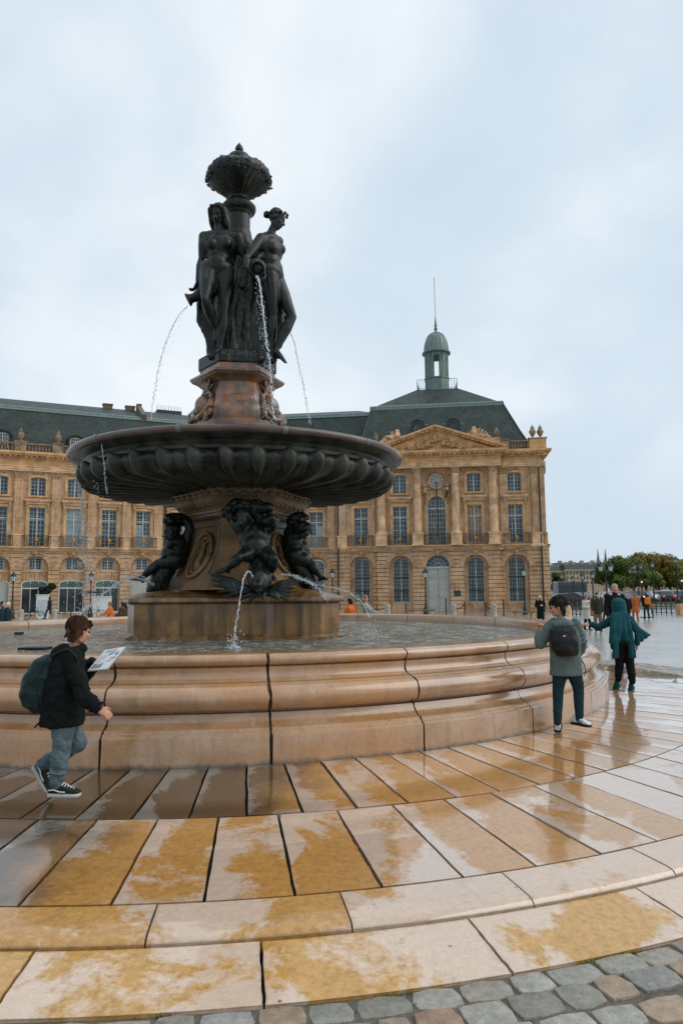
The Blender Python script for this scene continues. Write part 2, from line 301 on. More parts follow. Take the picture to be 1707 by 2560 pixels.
def plaza():
    m,t,p=nodes('wet_cobbles'); co=t.nodes.new('ShaderNodeTexCoord')
    mpn=t.nodes.new('ShaderNodeMapping'); mpn.inputs['Scale'].default_value=(1,1,1); t.links.new(co.outputs['Object'],mpn.inputs[0])
    nz=t.nodes.new('ShaderNodeTexNoise'); nz.inputs['Scale'].default_value=1.2; t.links.new(co.outputs['Object'],nz.inputs['Vector'])
    br=t.nodes.new('ShaderNodeTexBrick'); t.links.new(mixc(t,.06,mpn.outputs[0],nz.outputs[1],'ADD'),br.inputs['Vector']); br.inputs['Scale'].default_value=1; br.inputs['Brick Width'].default_value=.30; br.inputs['Row Height'].default_value=.19; br.inputs['Mortar Size'].default_value=.018; br.inputs['Mortar Smooth'].default_value=.6
    br.inputs['Color1'].default_value=(.50,.47,.43,1); br.inputs['Color2'].default_value=(.34,.34,.33,1); br.inputs['Mortar'].default_value=(.05,.045,.035,1)
    c=mixc(t,1.0,br.outputs['Color'],ramp(t,tex(t,.5,5,.65),[(.3,(.7,.7,.7)),(.7,(1.3,1.25,1.2))]),'MULTIPLY'); t.links.new(c,p.inputs['Base Color'])
    n=tex(t,.7,5,.7,sc=(.5,1.6,1)); t.links.new(ramp(t,n,[(.35,(.2,.2,.2)),(.65,(.4,.4,.4))]),p.inputs['Roughness'])
    p.inputs['Coat Weight'].default_value=.9; p.inputs['Coat Roughness'].default_value=.20; p.inputs['Coat IOR'].default_value=1.9
    h=mth(t,'ADD',mth(t,'MULTIPLY',br.outputs['Fac'],-1.2),mth(t,'MULTIPLY',tex(t,2.6,5,.7,sc=(.6,1.5,1)),2.6)); bump(t,p,h,.9,.06); return m
MT['plaza'] = plaza()
MT['sand'] = M('sandy_mortar',(.16,.14,.105),.7,.45,14,bmp=.6,bd=.01)
def waterm():
    m,t,p=nodes('pool_water'); n=tex(t,3.2,5,.6,sc=(1,1,1),dist=.4); f=tex(t,11,6,.75)
    c=ramp(t,n,[(.3,(.07,.08,.055)),(.6,(.17,.17,.13))]); c=mixc(t,ramp(t,mth(t,'MULTIPLY',f,mth(t,'ADD',n,.35)),[(.44,(0,0,0)),(.56,(.8,.8,.8))]),c,(.55,.60,.60))
    t.links.new(c,p.inputs['Base Color']); p.inputs['Roughness'].default_value=.08; p.inputs['IOR'].default_value=1.33; p.inputs['Specular IOR Level'].default_value=.55
    bump(t,p,mth(t,'ADD',tex(t,5.5,5,.6,dist=.5),mth(t,'MULTIPLY',f,.4)),.9,.05); return m
MT['water'] = waterm()
def spraym():
    m,t,p=nodes('spray_water'); p.inputs['Base Color'].default_value=(.80,.86,.90,1); p.inputs['Roughness'].default_value=.12; p.inputs['IOR'].default_value=1.33; p.inputs['Transmission Weight'].default_value=.35; return m
MT['spray'] = spraym()
MT['skin'] = M('skin', (.50,.24,.15), .5, .15, 8, bmp=.05)
MT['grass'] = M('grass', (.09,.14,.03), .9, .5, 3)
MT['road'] = M('wet_road', (.05,.055,.06), .2, .3, .7, coat=.5)
MT['moss'] = M('moss', (.06,.10,.015), .9, .5, 30)
# ------------------------------------------------------------------ ground, paving, cobbles
def slab_ring(name, ra, rb, n, ph, z_a, z_b, mat, gap=.012, thick=.09, seg=4, lip=0, jit=.0):
    mb = MB(); at=[]
    for i in range(n):
        a0 = ph+2*pi*i/n; a1 = ph+2*pi*(i+1)/n; ga = gap*(.7+.8*random.random()); dz = random.uniform(-.003,.003)
        def pt(r,a,z): return (PC2.x+r*cos(a), PC2.y+r*sin(a), z)
        ra_, rb_ = ra+gap*.5, rb-gap*.5
        rs = [ra_, ra_+.006]+[ra_+(rb_-ra_)*k/9 for k in range(1,9)]+[rb_-.006, rb_]
        if lip: rs = [ra_, ra_+.012, (ra_+rb_)/2, rb_-.05, rb_-.02, rb_]
        vs=[]; fs=[]; m=seg+3
        for ri,r in enumerate(rs):
            g = ga/r/2
            aa = [a0+g, a0+g+.005/r]+[a0+g+(a1-a0-2*g)*k/seg for k in range(1,seg)]+[a1-g-.005/r, a1-g]
            zb = z_a+(z_b-z_a)*(r-ra)/(rb-ra)+dz
            if lip: zb -= [0,0,0,.002,.010,.028][ri]
            for k,a in enumerate(aa):
                e_ = .0 if (k in (0,m-1) or (ri in (0,len(rs)-1) and not (lip and ri==len(rs)-1))) else 0
                w_ = 0
                if k in (0,m-1) and 0<ri<len(rs)-1 and not lip: w_ = (random.uniform(-.001,.003)+max(0,noise.noise((i*7.3,r*9,k)))*.016)*(1 if k==0 else -1)/r
                vs.append(pt(r,a+w_,zb-e_))
        nr = len(rs)
        for ri in range(nr-1):
            for k in range(m-1): fs.append((ri*m+k, ri*m+k+1, (ri+1)*m+k+1, (ri+1)*m+k))
        per = [k for k in range(m)]+[ri*m+m-1 for ri in range(1,nr)]+[(nr-1)*m+k for k in range(m-2,-1,-1)]+[ri*m for ri in range(nr-2,0,-1)]
        base = len(vs)
        for q in per: v=vs[q]; vs.append((v[0],v[1],v[2]-thick))
        L=len(per)
        for q in range(L): fs.append((per[q],per[(q+1)%L],base+(q+1)%L,base+q))
        rn=random.random(); at.extend([((k-.5 if k>.5 else 0)/(m-2) if k<m-1 else 1.0, ri/(nr-1), rn) for ri in range(nr) for k in range(m)]+[(0.5,.5,rn)]*(len(vs)-nr*m)); mb.add(vs,fs)
    o = mb.build(name, mat, smooth=True, angle=35, fix=False); tag(o, kind='structure')
    ca=o.data.color_attributes.new('slab','FLOAT_COLOR','POINT')
    for i,c_ in enumerate(at): ca.data[i].color=(c_[0],c_[1],c_[2],1)
    return o
def q(r): return -.067*(r-R0)
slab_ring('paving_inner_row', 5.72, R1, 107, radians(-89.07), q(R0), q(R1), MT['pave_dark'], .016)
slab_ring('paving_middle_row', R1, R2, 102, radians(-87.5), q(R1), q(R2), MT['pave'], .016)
slab_ring('paving_step_band', R2, R3, 51, radians(-85.72), q(R2), q(R3), MT['pave3'], .007, seg=8, lip=1, thick=.15)
slab_ring('paving_outer_row', R3, R4, 48, radians(-89.35), q(R3)-.042, q(R4)-.058, MT['pave2'], .007, seg=8)
# bed below the slabs and the sheet of the square, one piece out to the horizon
mb = MB(); rr=[0,5.2,R1,R3-.02,R3,R4-.004,R4+.003,10.4,12,16.5,19,24,30,38,48,60,90,200,600,3000]; n=96; vs=[]; fs=[]
for r in rr:
    for i in range(n):
        a=2*pi*i/n; x,y=PC2.x+r*cos(a),PC2.y+r*sin(a)
        z = (q(max(r,R0))-.05) if r<=R3-.02 else (q(r)-.105 if r<=R4 else (gz(x,y)-.006 if r<R4+.1 else gz(x,y)-(.006 if r<16.6 else 0)))
        vs.append((x,y,z))
for j in range(len(rr)-1):
    for i in range(n): fs.append((j*n+i,j*n+(i+1)%n,(j+1)*n+(i+1)%n,(j+1)*n+i))
mb.add(vs,fs); g = mb.build('ground', MT['plaza'], smooth='all', fix=False); tag(g, kind='structure')
g.data.materials.append(MT['gap']); g.data.materials.append(MT['sand'])
for p_ in g.data.polygons:
    r_=(p_.center.xy-PC2).length; a_=atan2(p_.center.y-PC2.y,p_.center.x-PC2.x)
    if r_ < R4+.02: p_.material_index = 1
    elif r_ < 10.0 or (r_<16 and abs(((a_+pi/2+pi)%(2*pi))-pi)<1.3): p_.material_index = 2
# individually laid cobbles round the paving
mb = MB(); tints=[]; random.seed(3)
cols = [(.27,.26,.235),(.33,.315,.28),(.32,.265,.215),(.36,.26,.18),(.34,.30,.25),(.25,.24,.20),(.31,.305,.29),(.36,.33,.29),(.18,.20,.21),(.29,.185,.13)]
r = R4+.004; row = 0
while r < 16.5:
    dr = random.uniform(.15,.21); circ = 2*pi*r; a = random.random()
    aend = a+2*pi; 
    while a < aend-.01:
        wd = random.uniform(.15,.30)/r; am = a+wd/2
        if abs(((am+pi/2+pi)%(2*pi))-pi) < 1.35 or r < 10.4:
            g0 = .004; cn=[]
            wob = .020*sin(am*7+row)+.012*sin(am*23+row*2)
            for (ea,er) in ((0,0),(.5,-.0),(1,0),(1,.5),(1,1),(.5,1.0),(0,1),(0,.5)):
                jr = random.uniform(-.007,.007); ja = random.uniform(-.007,.007)/r
                R_ = r+wob*(1 if row>0 else .2)+g0+(dr-2*g0)*er+jr; A_ = a+g0/r+(wd-2*g0/r)*ea+ja
                if ea in(0,1) and er in (0,1): R_ += .014*(1 if er==0 else -1); A_ += .014/r*(1 if ea==0 else -1)
                cn.append((R_,A_))
            R_c = sum(c_[0] for c_ in cn)/8; A_c = sum(c_[1] for c_ in cn)/8
            hz = random.uniform(-.006,.006); vs=[]
            for sc_,dz in ((1,-.06),(1,-.007),(.975,-.002),(.90,.000)):
                for R_,A_ in cn:
                    x=PC2.x+(R_c+(R_-R_c)*sc_)*cos(A_c+(A_-A_c)*sc_); y=PC2.y+(R_c+(R_-R_c)*sc_)*sin(A_c+(A_-A_c)*sc_)
                    vs.append((x,y,gz(x,y)+hz+dz+.004))
            x=PC2.x+R_c*cos(A_c); y=PC2.y+R_c*sin(A_c); vs.append((x,y,gz(x,y)+hz+.004))
            fs=[(l*8+k,l*8+(k+1)%8,(l+1)*8+(k+1)%8,(l+1)*8+k) for l in range(3) for k in range(8)]+[(24+k,24+(k+1)%8,32) for k in range(8)]
            mb.add(vs,fs); c_=random.choice(cols); k_=random.uniform(.85,1.15); tints += [tuple(x*k_ for x in c_)]*len(vs)
        a += wd
    r += dr; row += 1
o = mb.build('cobblestones', MT['cobble'], smooth=True, fix=False, angle=25); tag(o, kind='structure')
ca = o.data.color_attributes.new('tint','FLOAT_COLOR','POINT')
for i,c_ in enumerate(tints): ca.data[i].color = (*c_,1)
# moss tufts in the seam
mb = MB()
for a_ in (-96,-93.5,-90,-84.5,-78,-71.5,-70.2,-63.2,-60.5,-55):
    for k in range(46):
        a=radians(a_+random.gauss(0,.35)); r=R4+random.gauss(.012,.012); x=PC2.x+r*cos(a); y=PC2.y+r*sin(a); z=gz(x,y)-.01
        d=Vector((random.gauss(0,1),random.gauss(0,1),1.3)).normalized()*random.uniform(.012,.035); s_=Vector((-d.y,d.x,0)).normalized()*.004
        b=Vector((x,y,z)); mb.add([b-s_,b+s_,b+d],[(0,1,2)])
tag(mb.build('grass_tufts', MT['moss'], fix=False),'tiny green tufts of grass and moss in the seam of cobbles and slabs','grass',kind='stuff')
# ------------------------------------------------------------------ basin
bz = empty('fountain_basin', (BC.x,BC.y,0), label='large round limestone fountain basin with moulded wall, holding the pool', cat='fountain basin')
prof = [(6.19,-.03),(6.19,.245),(6.185,.262),(6.155,.268),(6.15,.29),(6.125,.296),(6.12,.318),(6.085,.325),(6.05,.345),(6.02,.375),(6.005,.41),(5.995,.435),(5.95,.443),(5.95,.455)]
for k in range(0,13):      # big torus
    a=-pi/2+pi*k/12; prof.append((5.955+.155*cos(a)+.0, .578+.125*sin(a)))
prof += [(5.945,.708),(5.915,.706),(5.915,.718),(5.90,.72),(5.87,.735),(5.84,.77),(5.835,.81),(5.845,.845)]
for k in range(0,13):
    a=-pi*.45+pi*.95*k/12; prof.append((5.80+.085*cos(a), .915+.060*sin(a)))
prof += [(5.70,.975),(5.56,.975),(5.50,.96),(5.47,.92),(5.46,.85),(5.46,.5)]
nb=25
for i in range(nb):
    a0=radians(-92.89+14.4*i); a1=a0+radians(14.4); g0=(.030 if i in (0,1) else .018)/6.2
    mb=MB((0,0,0)); seg=12; vs=[]; fs=[]; L=len(prof)
    for k in range(seg+1):
        a=a0+g0/2+(a1-a0-g0)*k/seg
        for pi_,(r_,z_) in enumerate(prof):
            aj=a+((noise.noise((pi_*.45,i*3.1,k*.7))*.0022) if k in (0,seg) else 0); vs.append((r_*cos(aj),r_*sin(aj),z_))
    for k in range(seg):
        for j in range(L-1): fs.append((k*L+j,(k+1)*L+j,(k+1)*L+j+1,k*L+j+1))
    fs.append(tuple(range(L))); fs.append(tuple(seg*L+j for j in range(L)))
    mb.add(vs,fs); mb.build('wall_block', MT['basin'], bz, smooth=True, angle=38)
pj=[(r_-.022,z_) for r_,z_ in prof[1:-1]]
mb=MB(); mb.lathe((0,0,0),[(5.3,.1)]+[(6.165,-.03)]+[(r_-.02,z_-(.02 if z_>.9 else 0)) for r_,z_ in prof[1:-4]]+[(5.60,.93),(5.50,.7),(5.3,.5)],150,cap=False); mb.build('mortar_core', MT['joint'], bz, smooth=True)
mb=MB(); mb.lathe((0,0,0),[(5.6,.3),(0.01,.3)],64,cap=False); mb.build('basin_floor', MT['plinth'], bz)
# water surface with real ripples
WL=.80; mb=MB(); nr,na=90,180; vs=[]; fs=[]
for j in range(nr+1):
    r=.8+(5.47-.8)*j/nr
    for i in range(na):
        a=2*pi*i/na; x,y=BC.x+r*cos(a),BC.y+r*sin(a)
        z=WL+.010*noise.noise((x*3.1,y*3.1,0))+.006*noise.noise((x*8,y*8,3)); vs.append((x,y,z))
for j in range(nr):
    for i in range(na): fs.append((j*na+i,j*na+(i+1)%na,(j+1)*na+(i+1)%na,(j+1)*na+i))
mb.add(vs,fs); tag(mb.build('water', MT['water'], smooth='all', fix=False), kind='structure')
# grates standing in the pool
def grate(c, lx, ly, lab):
    e_=empty('drain_grate', (c[0],c[1],WL-.02), label=lab, cat='grate', group='metal grates in the pool'); m_=MB(); m_.box(-lx,lx,-ly,ly,.0,.035); m_.build('frame', MT['iron'], e_, bevel=.004)
    m_=MB()
    for k in range(14): x=-lx+.01+(2*lx-.02)*k/13; m_.box(x-.006,x+.006,-ly-.004,ly+.004,.0,.055)
    m_.box(-lx,lx,-ly,ly,.05,.06); m_.build('bars', MT['iron'], e_)
p_=PX(89,1617,9.9); grate(p_,.19,.12,'dark metal grate breaking the water surface behind the boy with the book'); p_=PX(49,1580,13.5); grate(p_,.07,.05,'small dark metal outlet in the water near the far left rim')
# ------------------------------------------------------------------ hexagonal rings
def hexring(r, na, half, rot=0):
    out_=[]
    for k in range(3):
        for s_ in (-half,half): a=radians(na+120*k+s_); out_.append((r*cos(a),r*sin(a)))
    return out_
def hexloft(mb, prof, na, half, sub=1, bulge=None):
    # prof: (r,z); sub divides each side; bulge(u, sidekind, z) gives extra outward push
    vs=[]; fs=[]; m=6*sub
    for r,z in prof:
        P=hexring(r,na,half)
        for k in range(6):
            a=Vector(P[k]); b=Vector(P[(k+1)%6]); nrm=((a+b)/2).normalized()
            for s_ in range(sub):
                u=s_/sub; p=a.lerp(b,u)
                if bulge: p=p+nrm*bulge(u, k%2, z)
                vs.append((p.x,p.y,z))
    for j in range(len(prof)-1):
        for i in range(m): fs.append((j*m+i,j*m+(i+1)%m,(j+1)*m+(i+1)%m,(j+1)*m+i))
    fs.append(tuple(range(m))[::-1]); fs.append(tuple((len(prof)-1)*m+i for i in range(m)))
    mb.add(vs,fs)
ped = empty('fountain_pedestal', (BC.x+.09,BC.y,WL), label='broad flared stone pedestal with oval medallions rising from the pool', cat='pedestal')
OF=(0,0,WL)
mb=MB(OF); hexloft(mb,[(2.08,.60),(2.08,.84),(2.04,.85),(1.98,.87),(1.94,.88),(1.94,1.36)],-93,52,6); mb.build('plinth', MT['plinth'], ped, bevel=0)
mb=MB(OF); hexloft(mb,[(1.94,1.36),(1.93,1.375),(2.0,1.385),(2.04,1.41),(2.04,1.445),(2.01,1.475),(1.95,1.485),(1.92,1.50),(1.7,1.56),(1.2,1.62)],-93,52,6); mb.build('plinth_moulding', MT['plinth'], ped, smooth=True)
def bodyb(u,k,z): 
    return (-.06*sin(pi*u) if k else .0)
mb=MB(OF); pf=[]
for k in range(19):
    t_=k/18; z=1.60+(2.86-1.60)*t_; r=.90+.62*(1-t_)**2.4; pf.append((r,z))
hexloft(mb,pf,-80,23,8,bodyb); mb.build('shaft', MT['shaftstone'], ped, smooth=True, angle=30)
mb=MB(OF); hexloft(mb,[(.95,2.82),(1.0,2.85),(1.0,2.89),(1.04,2.90),(1.04,2.94),(1.07,2.95),(1.09,2.98)],-80,26,8); mb.build('necking', MT['shaftstone'], ped, smooth=True, angle=30)
# egg-and-leaf capital moulding
mb=MB(OF); hexloft(mb,[(1.08,2.97),(1.14,3.01),(1.22,3.10),(1.26,3.19),(1.26,3.35)],-80,26,8)
P=hexring(.95,-80,26)
for k in range(6):
    a=Vector(P[k]); b=Vector(P[(k+1)%6]); nn=7 if (b-a).length>1.0 else 5
    for i in range(nn):
        u=(i+.5)/nn; d=a.lerp(b,u); tn=(b-a).normalized(); o_=d.normalized()
        for dx in (-1,0,1):
            c_=d*1.27+tn*dx*.055; mb.obox((c_.x,c_.y,3.115),(tn.x*.022,tn.y*.022,0),(o_.x*.02,o_.y*.02,-.0),(o_.x*.07,o_.y*.07,.085))
        mb.ball((d.x*1.33,d.y*1.33,3.19),.06,2,(1,1,.8)); mb.ball((d.x*1.22,d.y*1.22,3.03),.035,1)
mb.build('leaf_moulding', MT['shaftstone'], ped, smooth=True)
# medallions on the three broad panels
for k in range(3):
    na=radians(-80+60+120*k); nrm=Vector((cos(na),sin(na),0)); tn=Vector((-sin(na),cos(na),0))
    def surf(z):
        t_=min(1,(z-1.6)/1.26); return (.90+.62*(1-t_)**2.4)*cos(radians(37))-.055
    me=MB(OF)
    for ring_r,th,pr in ((1,.035,.05),(.80,.02,.035)):
        pts=[]
        for i in range(33):
            a=2*pi*i/32; z=2.20+.38*ring_r*sin(a); x=.33*ring_r*cos(a); pts.append(nrm*(surf(z)+pr)+tn*x+Vector((0,0,z)))
        me.tube(pts,th,8)
    o_=me.build('medallion_frame', MT['shaftstone'], ped, smooth='all')
    me=MB(OF)      # raised panel border
    for x0,x1,z0,z1 in ((-.42,.42,2.70,2.73),(-.45,-.42,1.85,2.73),(.42,.45,1.85,2.73)):
        for j in range(8):
            za=z0+(z1-z0)*j/8; zb=z0+(z1-z0)*(j+1)/8; zc=(za+zb)/2; ff=1+(2.86-zc)*.28
            me.obox(nrm*(surf(zc)+.03)+tn*((x0+x1)/2*ff)+Vector((0,0,zc)), tn*(x1-x0)/2, nrm*.03, Vector((0,0,(zb-za)/2+.005))+nrm*((surf(za)-surf(zb))*-.5))
    me.build('panel_border', MT['shaftstone'], ped)
    me=MB(OF)      # relief: a winding figure among ribbons
    for pts,r_ in (([(-.1,2.45),(0,2.36),(.03,2.22),(-.03,2.08),(.02,1.98)],.05),([(-.13,2.36),(-.06,2.40),(0,2.36),(.09,2.44),(.15,2.42)],.028),([(0,2.5),(.005,2.46)],.05),([(-.1,2.0),(0,1.95),(.12,2.03)],.03),([(-.12,2.2),(-.05,2.14),(-.1,2.06)],.025)):
        me.tube([nrm*(surf(z)+.03)+tn*x+Vector((0,0,z)) for x,z in pts],r_,8)
    me.build('relief', MT['shaftstone'], ped, smooth='all')
# ------------------------------------------------------------------ bowl
MT['clamp']=M('clamp_metal',(.13,.13,.12),.4,.4,6)
bowl = empty('fountain_bowl', (BC.x+.05,BC.y,3.05), label='wide dark lobed stone bowl on the pedestal, spilling water over its rim', cat='fountain bowl')
OF=(0,0,3.05); mb=MB(OF); nph=36*14; zs=60; vs=[]; fs=[]
def sm(x): x=max(0,min(1,x)); return x*x*(3-2*x)
PB=[(2.70,3.77),(2.66,3.71),(2.62,3.66),(2.64,3.61),(2.66,3.55),(2.64,3.49),(2.58,3.44),(2.47,3.40),(2.2,3.365),(1.9,3.34),(1.5,3.315),(1.15,3.30),(.9,3.30)]
def ev(t):
    f_=t*(len(PB)-1); i=min(int(f_),len(PB)-2); u=f_-i; a,b=PB[i],PB[i+1]; p0=PB[max(0,i-1)]; p3=PB[min(len(PB)-1,i+2)]
    return tuple(.5*((2*a[c])+(-p0[c]+b[c])*u+(2*p0[c]-5*a[c]+4*b[c]-p3[c])*u*u+(-p0[c]+3*a[c]-3*b[c]+p3[c])*u**3) for c in (0,1))
for j in range(zs+1):
    t_=j/zs; r,z=ev(t_); r2,z2=ev(min(1,t_+.01)); r1,z1=ev(max(0,t_-.01)); tx,tz=r2-r1,z2-z1; l=sqrt(tx*tx+tz*tz)+1e-9; nx,nz=-tz/l,tx/l
    if nx<0 and t_<.3: nx,nz=-nx,-nz
    nx,nz=(abs(-tz/l),-abs(tx/l)) if t_>.35 else (nx,nz)
    for i in range(nph):
        sw=.12*t_*(2*pi/32)*6*t_   # lobes sweep as they run inwards
        a=2*pi*i/nph; u=((a/(2*pi)*36))%1.0; W_=.62-.30*sm((t_-.32)/.3)
        if u<W_: w_=sin(pi*u/W_); head=.15+.12*(1-w_**.5)*1.2; amp=.15*(w_**.6)
        else: w_=sin(pi*(u-W_)/(1-W_)); head=.19; amp=.035*(abs(w_)**.6)+.02*abs(sin(2*pi*(u-W_)/(1-W_)))
        on=sm((t_-head)/.10); fade=1-.72*sm((t_-.33)/.6); d=amp*on*fade
        vs.append(((r+nx*d)*cos(a+sw),(r+nx*d)*sin(a+sw),z+nz*d))
for j in range(zs):
    for i in range(nph): fs.append((j*nph+i,j*nph+(i+1)%nph,(j+1)*nph+(i+1)%nph,(j+1)*nph+i))
mb.add(vs,fs); mb.build('lobed_underside', MT['bowl'], bowl, smooth='all')
mb=MB(OF); mb.lathe((0,0,0),[(2.66,3.66),(2.66,3.74),(2.70,3.78),(2.80,3.81),(2.86,3.838),(2.80,3.87)],160,cap=False); mb.build('rim_band', MT['bowl'], bowl, smooth=True)  # dark bowl stone on this band paints the shadow under the rim roll
mb=MB(OF); pr=[(2.86,3.838)]
for k in range(9): a=-pi/2+pi*k/8; pr.append((2.90+.056*cos(a),3.893+.056*sin(a)))
pr+=[(2.84,3.955),(2.78,3.93),(2.7,3.86),(2.0,3.72),(.6,3.68)]
mb.lathe((0,0,0),pr,160,cap=False); mb.build('rim', MT['bowl_rim'], bowl, smooth=True, angle=50)
for k in range(12):
    a=radians(-99+30*k); mb=MB(OF); mb.lathe((0,0,0),[(2.93+.060*cos(-pi/2+pi*j/8)-.03,3.893+.060*sin(-pi/2+pi*j/8)) for j in range(9)],2,a-.012,a+.012,cap=False); mb.build('rim_clamp', MT['clamp'], bowl, smooth=True)
mb=MB(OF); mb.lathe((0,0,0),[(2.80,3.885),(.5,3.885)],80,cap=False); mb.build('held_water', MT['water'], bowl)
# ------------------------------------------------------------------ upper pedestal
up = empty('upper_pedestal', (BC.x,BC.y,3.7), label='rust stained hexagonal pedestal with carved cartouches and lettered bronze slab, standing in the bowl', cat='pedestal')
OF=(0,0,3.7); NA=-82; mb=MB(OF)
pf=[(.82,3.72),(.86,4.55)]
for k in range(15):
    t_=k/14; z=4.56+.75*t_; r=.635+.20*(1-t_)**1.6+.10*sin(pi*min(1,t_*1.9))*(1-t_); pf.append((r,z))
hexloft(mb,pf,NA,27,8,lambda u,k,z: (.06*sin(pi*u) if z<5.0 else .02*sin(pi*u))); mb.build('body', MT['rusty'], up, smooth=True, angle=32)
mb=MB(OF); hexloft(mb,[(.62,5.25),(.67,5.28),(.72,5.32),(.83,5.37),(.85,5.40),(.87,5.41),(.87,5.45),(.82,5.47),(.72,5.50),(.69,5.51),(.69,5.60)],NA,27,2); mb.build('cornice', MT['rusty'], up, smooth=True, angle=30)
for k in range(3):
    na=radians(NA+60+120*k); nrm=Vector((cos(na),sin(na),0)); tn=Vector((-sin(na),cos(na),0)); me=MB(OF); random.seed(20+k)
    def Pt(x,z,d=0): 
        t_=min(1,max(0,(z-4.56)/.75)); r=(.635+.20*(1-t_)**1.6+.10*sin(pi*min(1,t_*1.9))*(1-t_))*.84; return nrm*(r+d)+tn*x+Vector((0,0,z))
    me.ball(Pt(0,4.86,.03),.17,3,(1,1,1.15))
    for s_ in (-1,1):
        me.tube([Pt(s_*.02,5.08,.08),Pt(s_*.12,5.10,.08),Pt(s_*.20,5.02,.06),Pt(s_*.25,4.88,.05),Pt(s_*.24,4.74,.06),Pt(s_*.15,4.65,.08),Pt(0,4.62,.09)],[.03,.035,.04,.045,.045,.05,.05],8)
        me.tube([Pt(s_*.27,4.95,.05),Pt(s_*.34,4.82,.04),Pt(s_*.38,4.66,.05),Pt(s_*.33,4.57,.06)],[.02,.04,.055,.04],8)
        for q_ in range(14): me.ball(Pt(s_*random.uniform(.1,.40),random.uniform(4.56,4.8),.05),random.uniform(.03,.06),1)
        me.tube([Pt(s_*.05,5.13,.08),Pt(s_*.10,5.22,.05),Pt(s_*.16,5.26,.03)],[.03,.03,.015],7)
    for j in range(5): me.tube([Pt(0,5.12,.07),Pt((j-2)*.05,5.24,.10),Pt((j-2)*.075,5.34,.12)],[.03,.026,.018],6)
    me.build('cartouche', MT['rusty'], up, smooth='all')
# bronze base with lettering
mb=MB(OF); hexloft(mb,[(.70,5.60),(.72,5.62),(.72,5.83),(.70,5.85)],NA,27,2); bb=mb.build('bronze_base', MT['bronze'], up, bevel=.004); tag(bb,'green bronze hexagonal slab lettered FECIT ANNO')
MT['bronze_green'] = M('bronze_patina', (.07,.10,.08), .45, .4, 6)
def text(s, size, depth, name, mat, parent, mtx, align='CENTER'):
    c=bpy.data.curves.new(name,'FONT'); c.body=s; c.size=size; c.extrude=depth; c.align_x=align; c.resolution_u=2
    o=bpy.data.objects.new(name,c); COL.objects.link(o); dg=bpy.context.evaluated_depsgraph_get(); me=bpy.data.meshes.new_from_object(o.evaluated_get(dg)); bpy.data.objects.remove(o)
    me.transform(mtx); me.materials.append(mat); o=bpy.data.objects.new(name,me); COL.objects.link(o); o.parent=parent; return o
for k,s_ in enumerate(('FECIT·ANNO',)):
    na=radians(NA+120*k); nrm=Vector((cos(na),sin(na),0)); c_=nrm*(.72*cos(radians(27))+.003); c_.z=5.715-3.7
    m_=Matrix.Translation(c_) @ Matrix.Rotation(na+pi/2,4,'Z') @ Matrix.Rotation(pi/2,4,'X') @ Matrix.Scale(.93,4,(1,0,0))
    text(s_,.125,.006,'inscription',MT['bronze_green'],bb,m_)
# column, collar, shell, finial
colm = empty('fountain_column', (BC.x,BC.y,5.85), label='bronze column topped by a draped shell basin and finial behind the statues', cat='column')
OF=(0,0,5.85); mb=MB(OF); mb.lathe((0,0,0),[(.34,5.85),(.34,8.0),(.31,8.05),(.27,8.1),(.27,8.18),(.25,8.2),(.25,8.26),(.235,8.28),(.235,8.33),(.215,8.35),(.215,8.66)],36); mb.build('shaft', MT['bronze'], colm, smooth=True)
mb=MB(OF); mb.lathe((0,0,0),[(.215,8.64),(.24,8.67),(.25,8.70),(.30,8.73),(.325,8.78),(.325,8.83),(.29,8.87),(.24,8.90),(.21,8.93),(.18,8.96),(.17,9.02),(.19,9.06)],36); mb.build('collar', MT['bronze'], colm, smooth=True)
mb=MB(OF); nph=144; vs=[]; fs=[]; random.seed(11)
pts=[(.17,9.02,0),(.24,9.08,.01),(.36,9.15,.02),(.48,9.23,.04),(.56,9.32,.06),(.60,9.40,.075),(.60,9.48,.07),(.54,9.56,.06),(.42,9.63,.04),(.27,9.68,.02)]
for j,(r,z,am) in enumerate(pts):
    for i in range(nph):
        a=2*pi*i/nph; lob=cos(4*(a-radians(-82))); fl=cos(24*a)
        rr_=r+am*.08*fl+am*.25*lob; zz=z-am*.5*lob+am*.1*fl+ (noise.noise((cos(a)*9,sin(a)*9,j))*.03 if am else 0)
        vs.append((rr_*cos(a),rr_*sin(a),zz))
for j in range(len(pts)-1):
    for i in range(nph): fs.append((j*nph+i,j*nph+(i+1)%nph,(j+1)*nph+(i+1)%nph,(j+1)*nph+i))
fs.append(tuple((len(pts)-1)*nph+i for i in range(nph))); mb.add(vs,fs)
for k in range(150):
    a=2*pi*k/150; lob=cos(4*(a-radians(-82))); r_=.585+.03*lob+random.uniform(-.02,.015); mb.ball((r_*cos(a),r_*sin(a),9.41-.05*lob+random.uniform(-.12,.08)),random.uniform(.018,.036),1)
mb.build('shell_basin', MT['bronze'], colm, smooth='all')
mb=MB(OF); mb.lathe((0,0,0),[(.24,9.56),(.23,9.70),(.235,9.76),(.225,9.82),(.19,9.87),(.13,9.905),(.09,9.92),(.06,9.94),(.05,9.96),(.075,9.98),(.08,10.02),(.06,10.07),(.03,10.11),(.005,10.15)],28); mb.build('finial', MT['bronze'], colm, smooth=True)
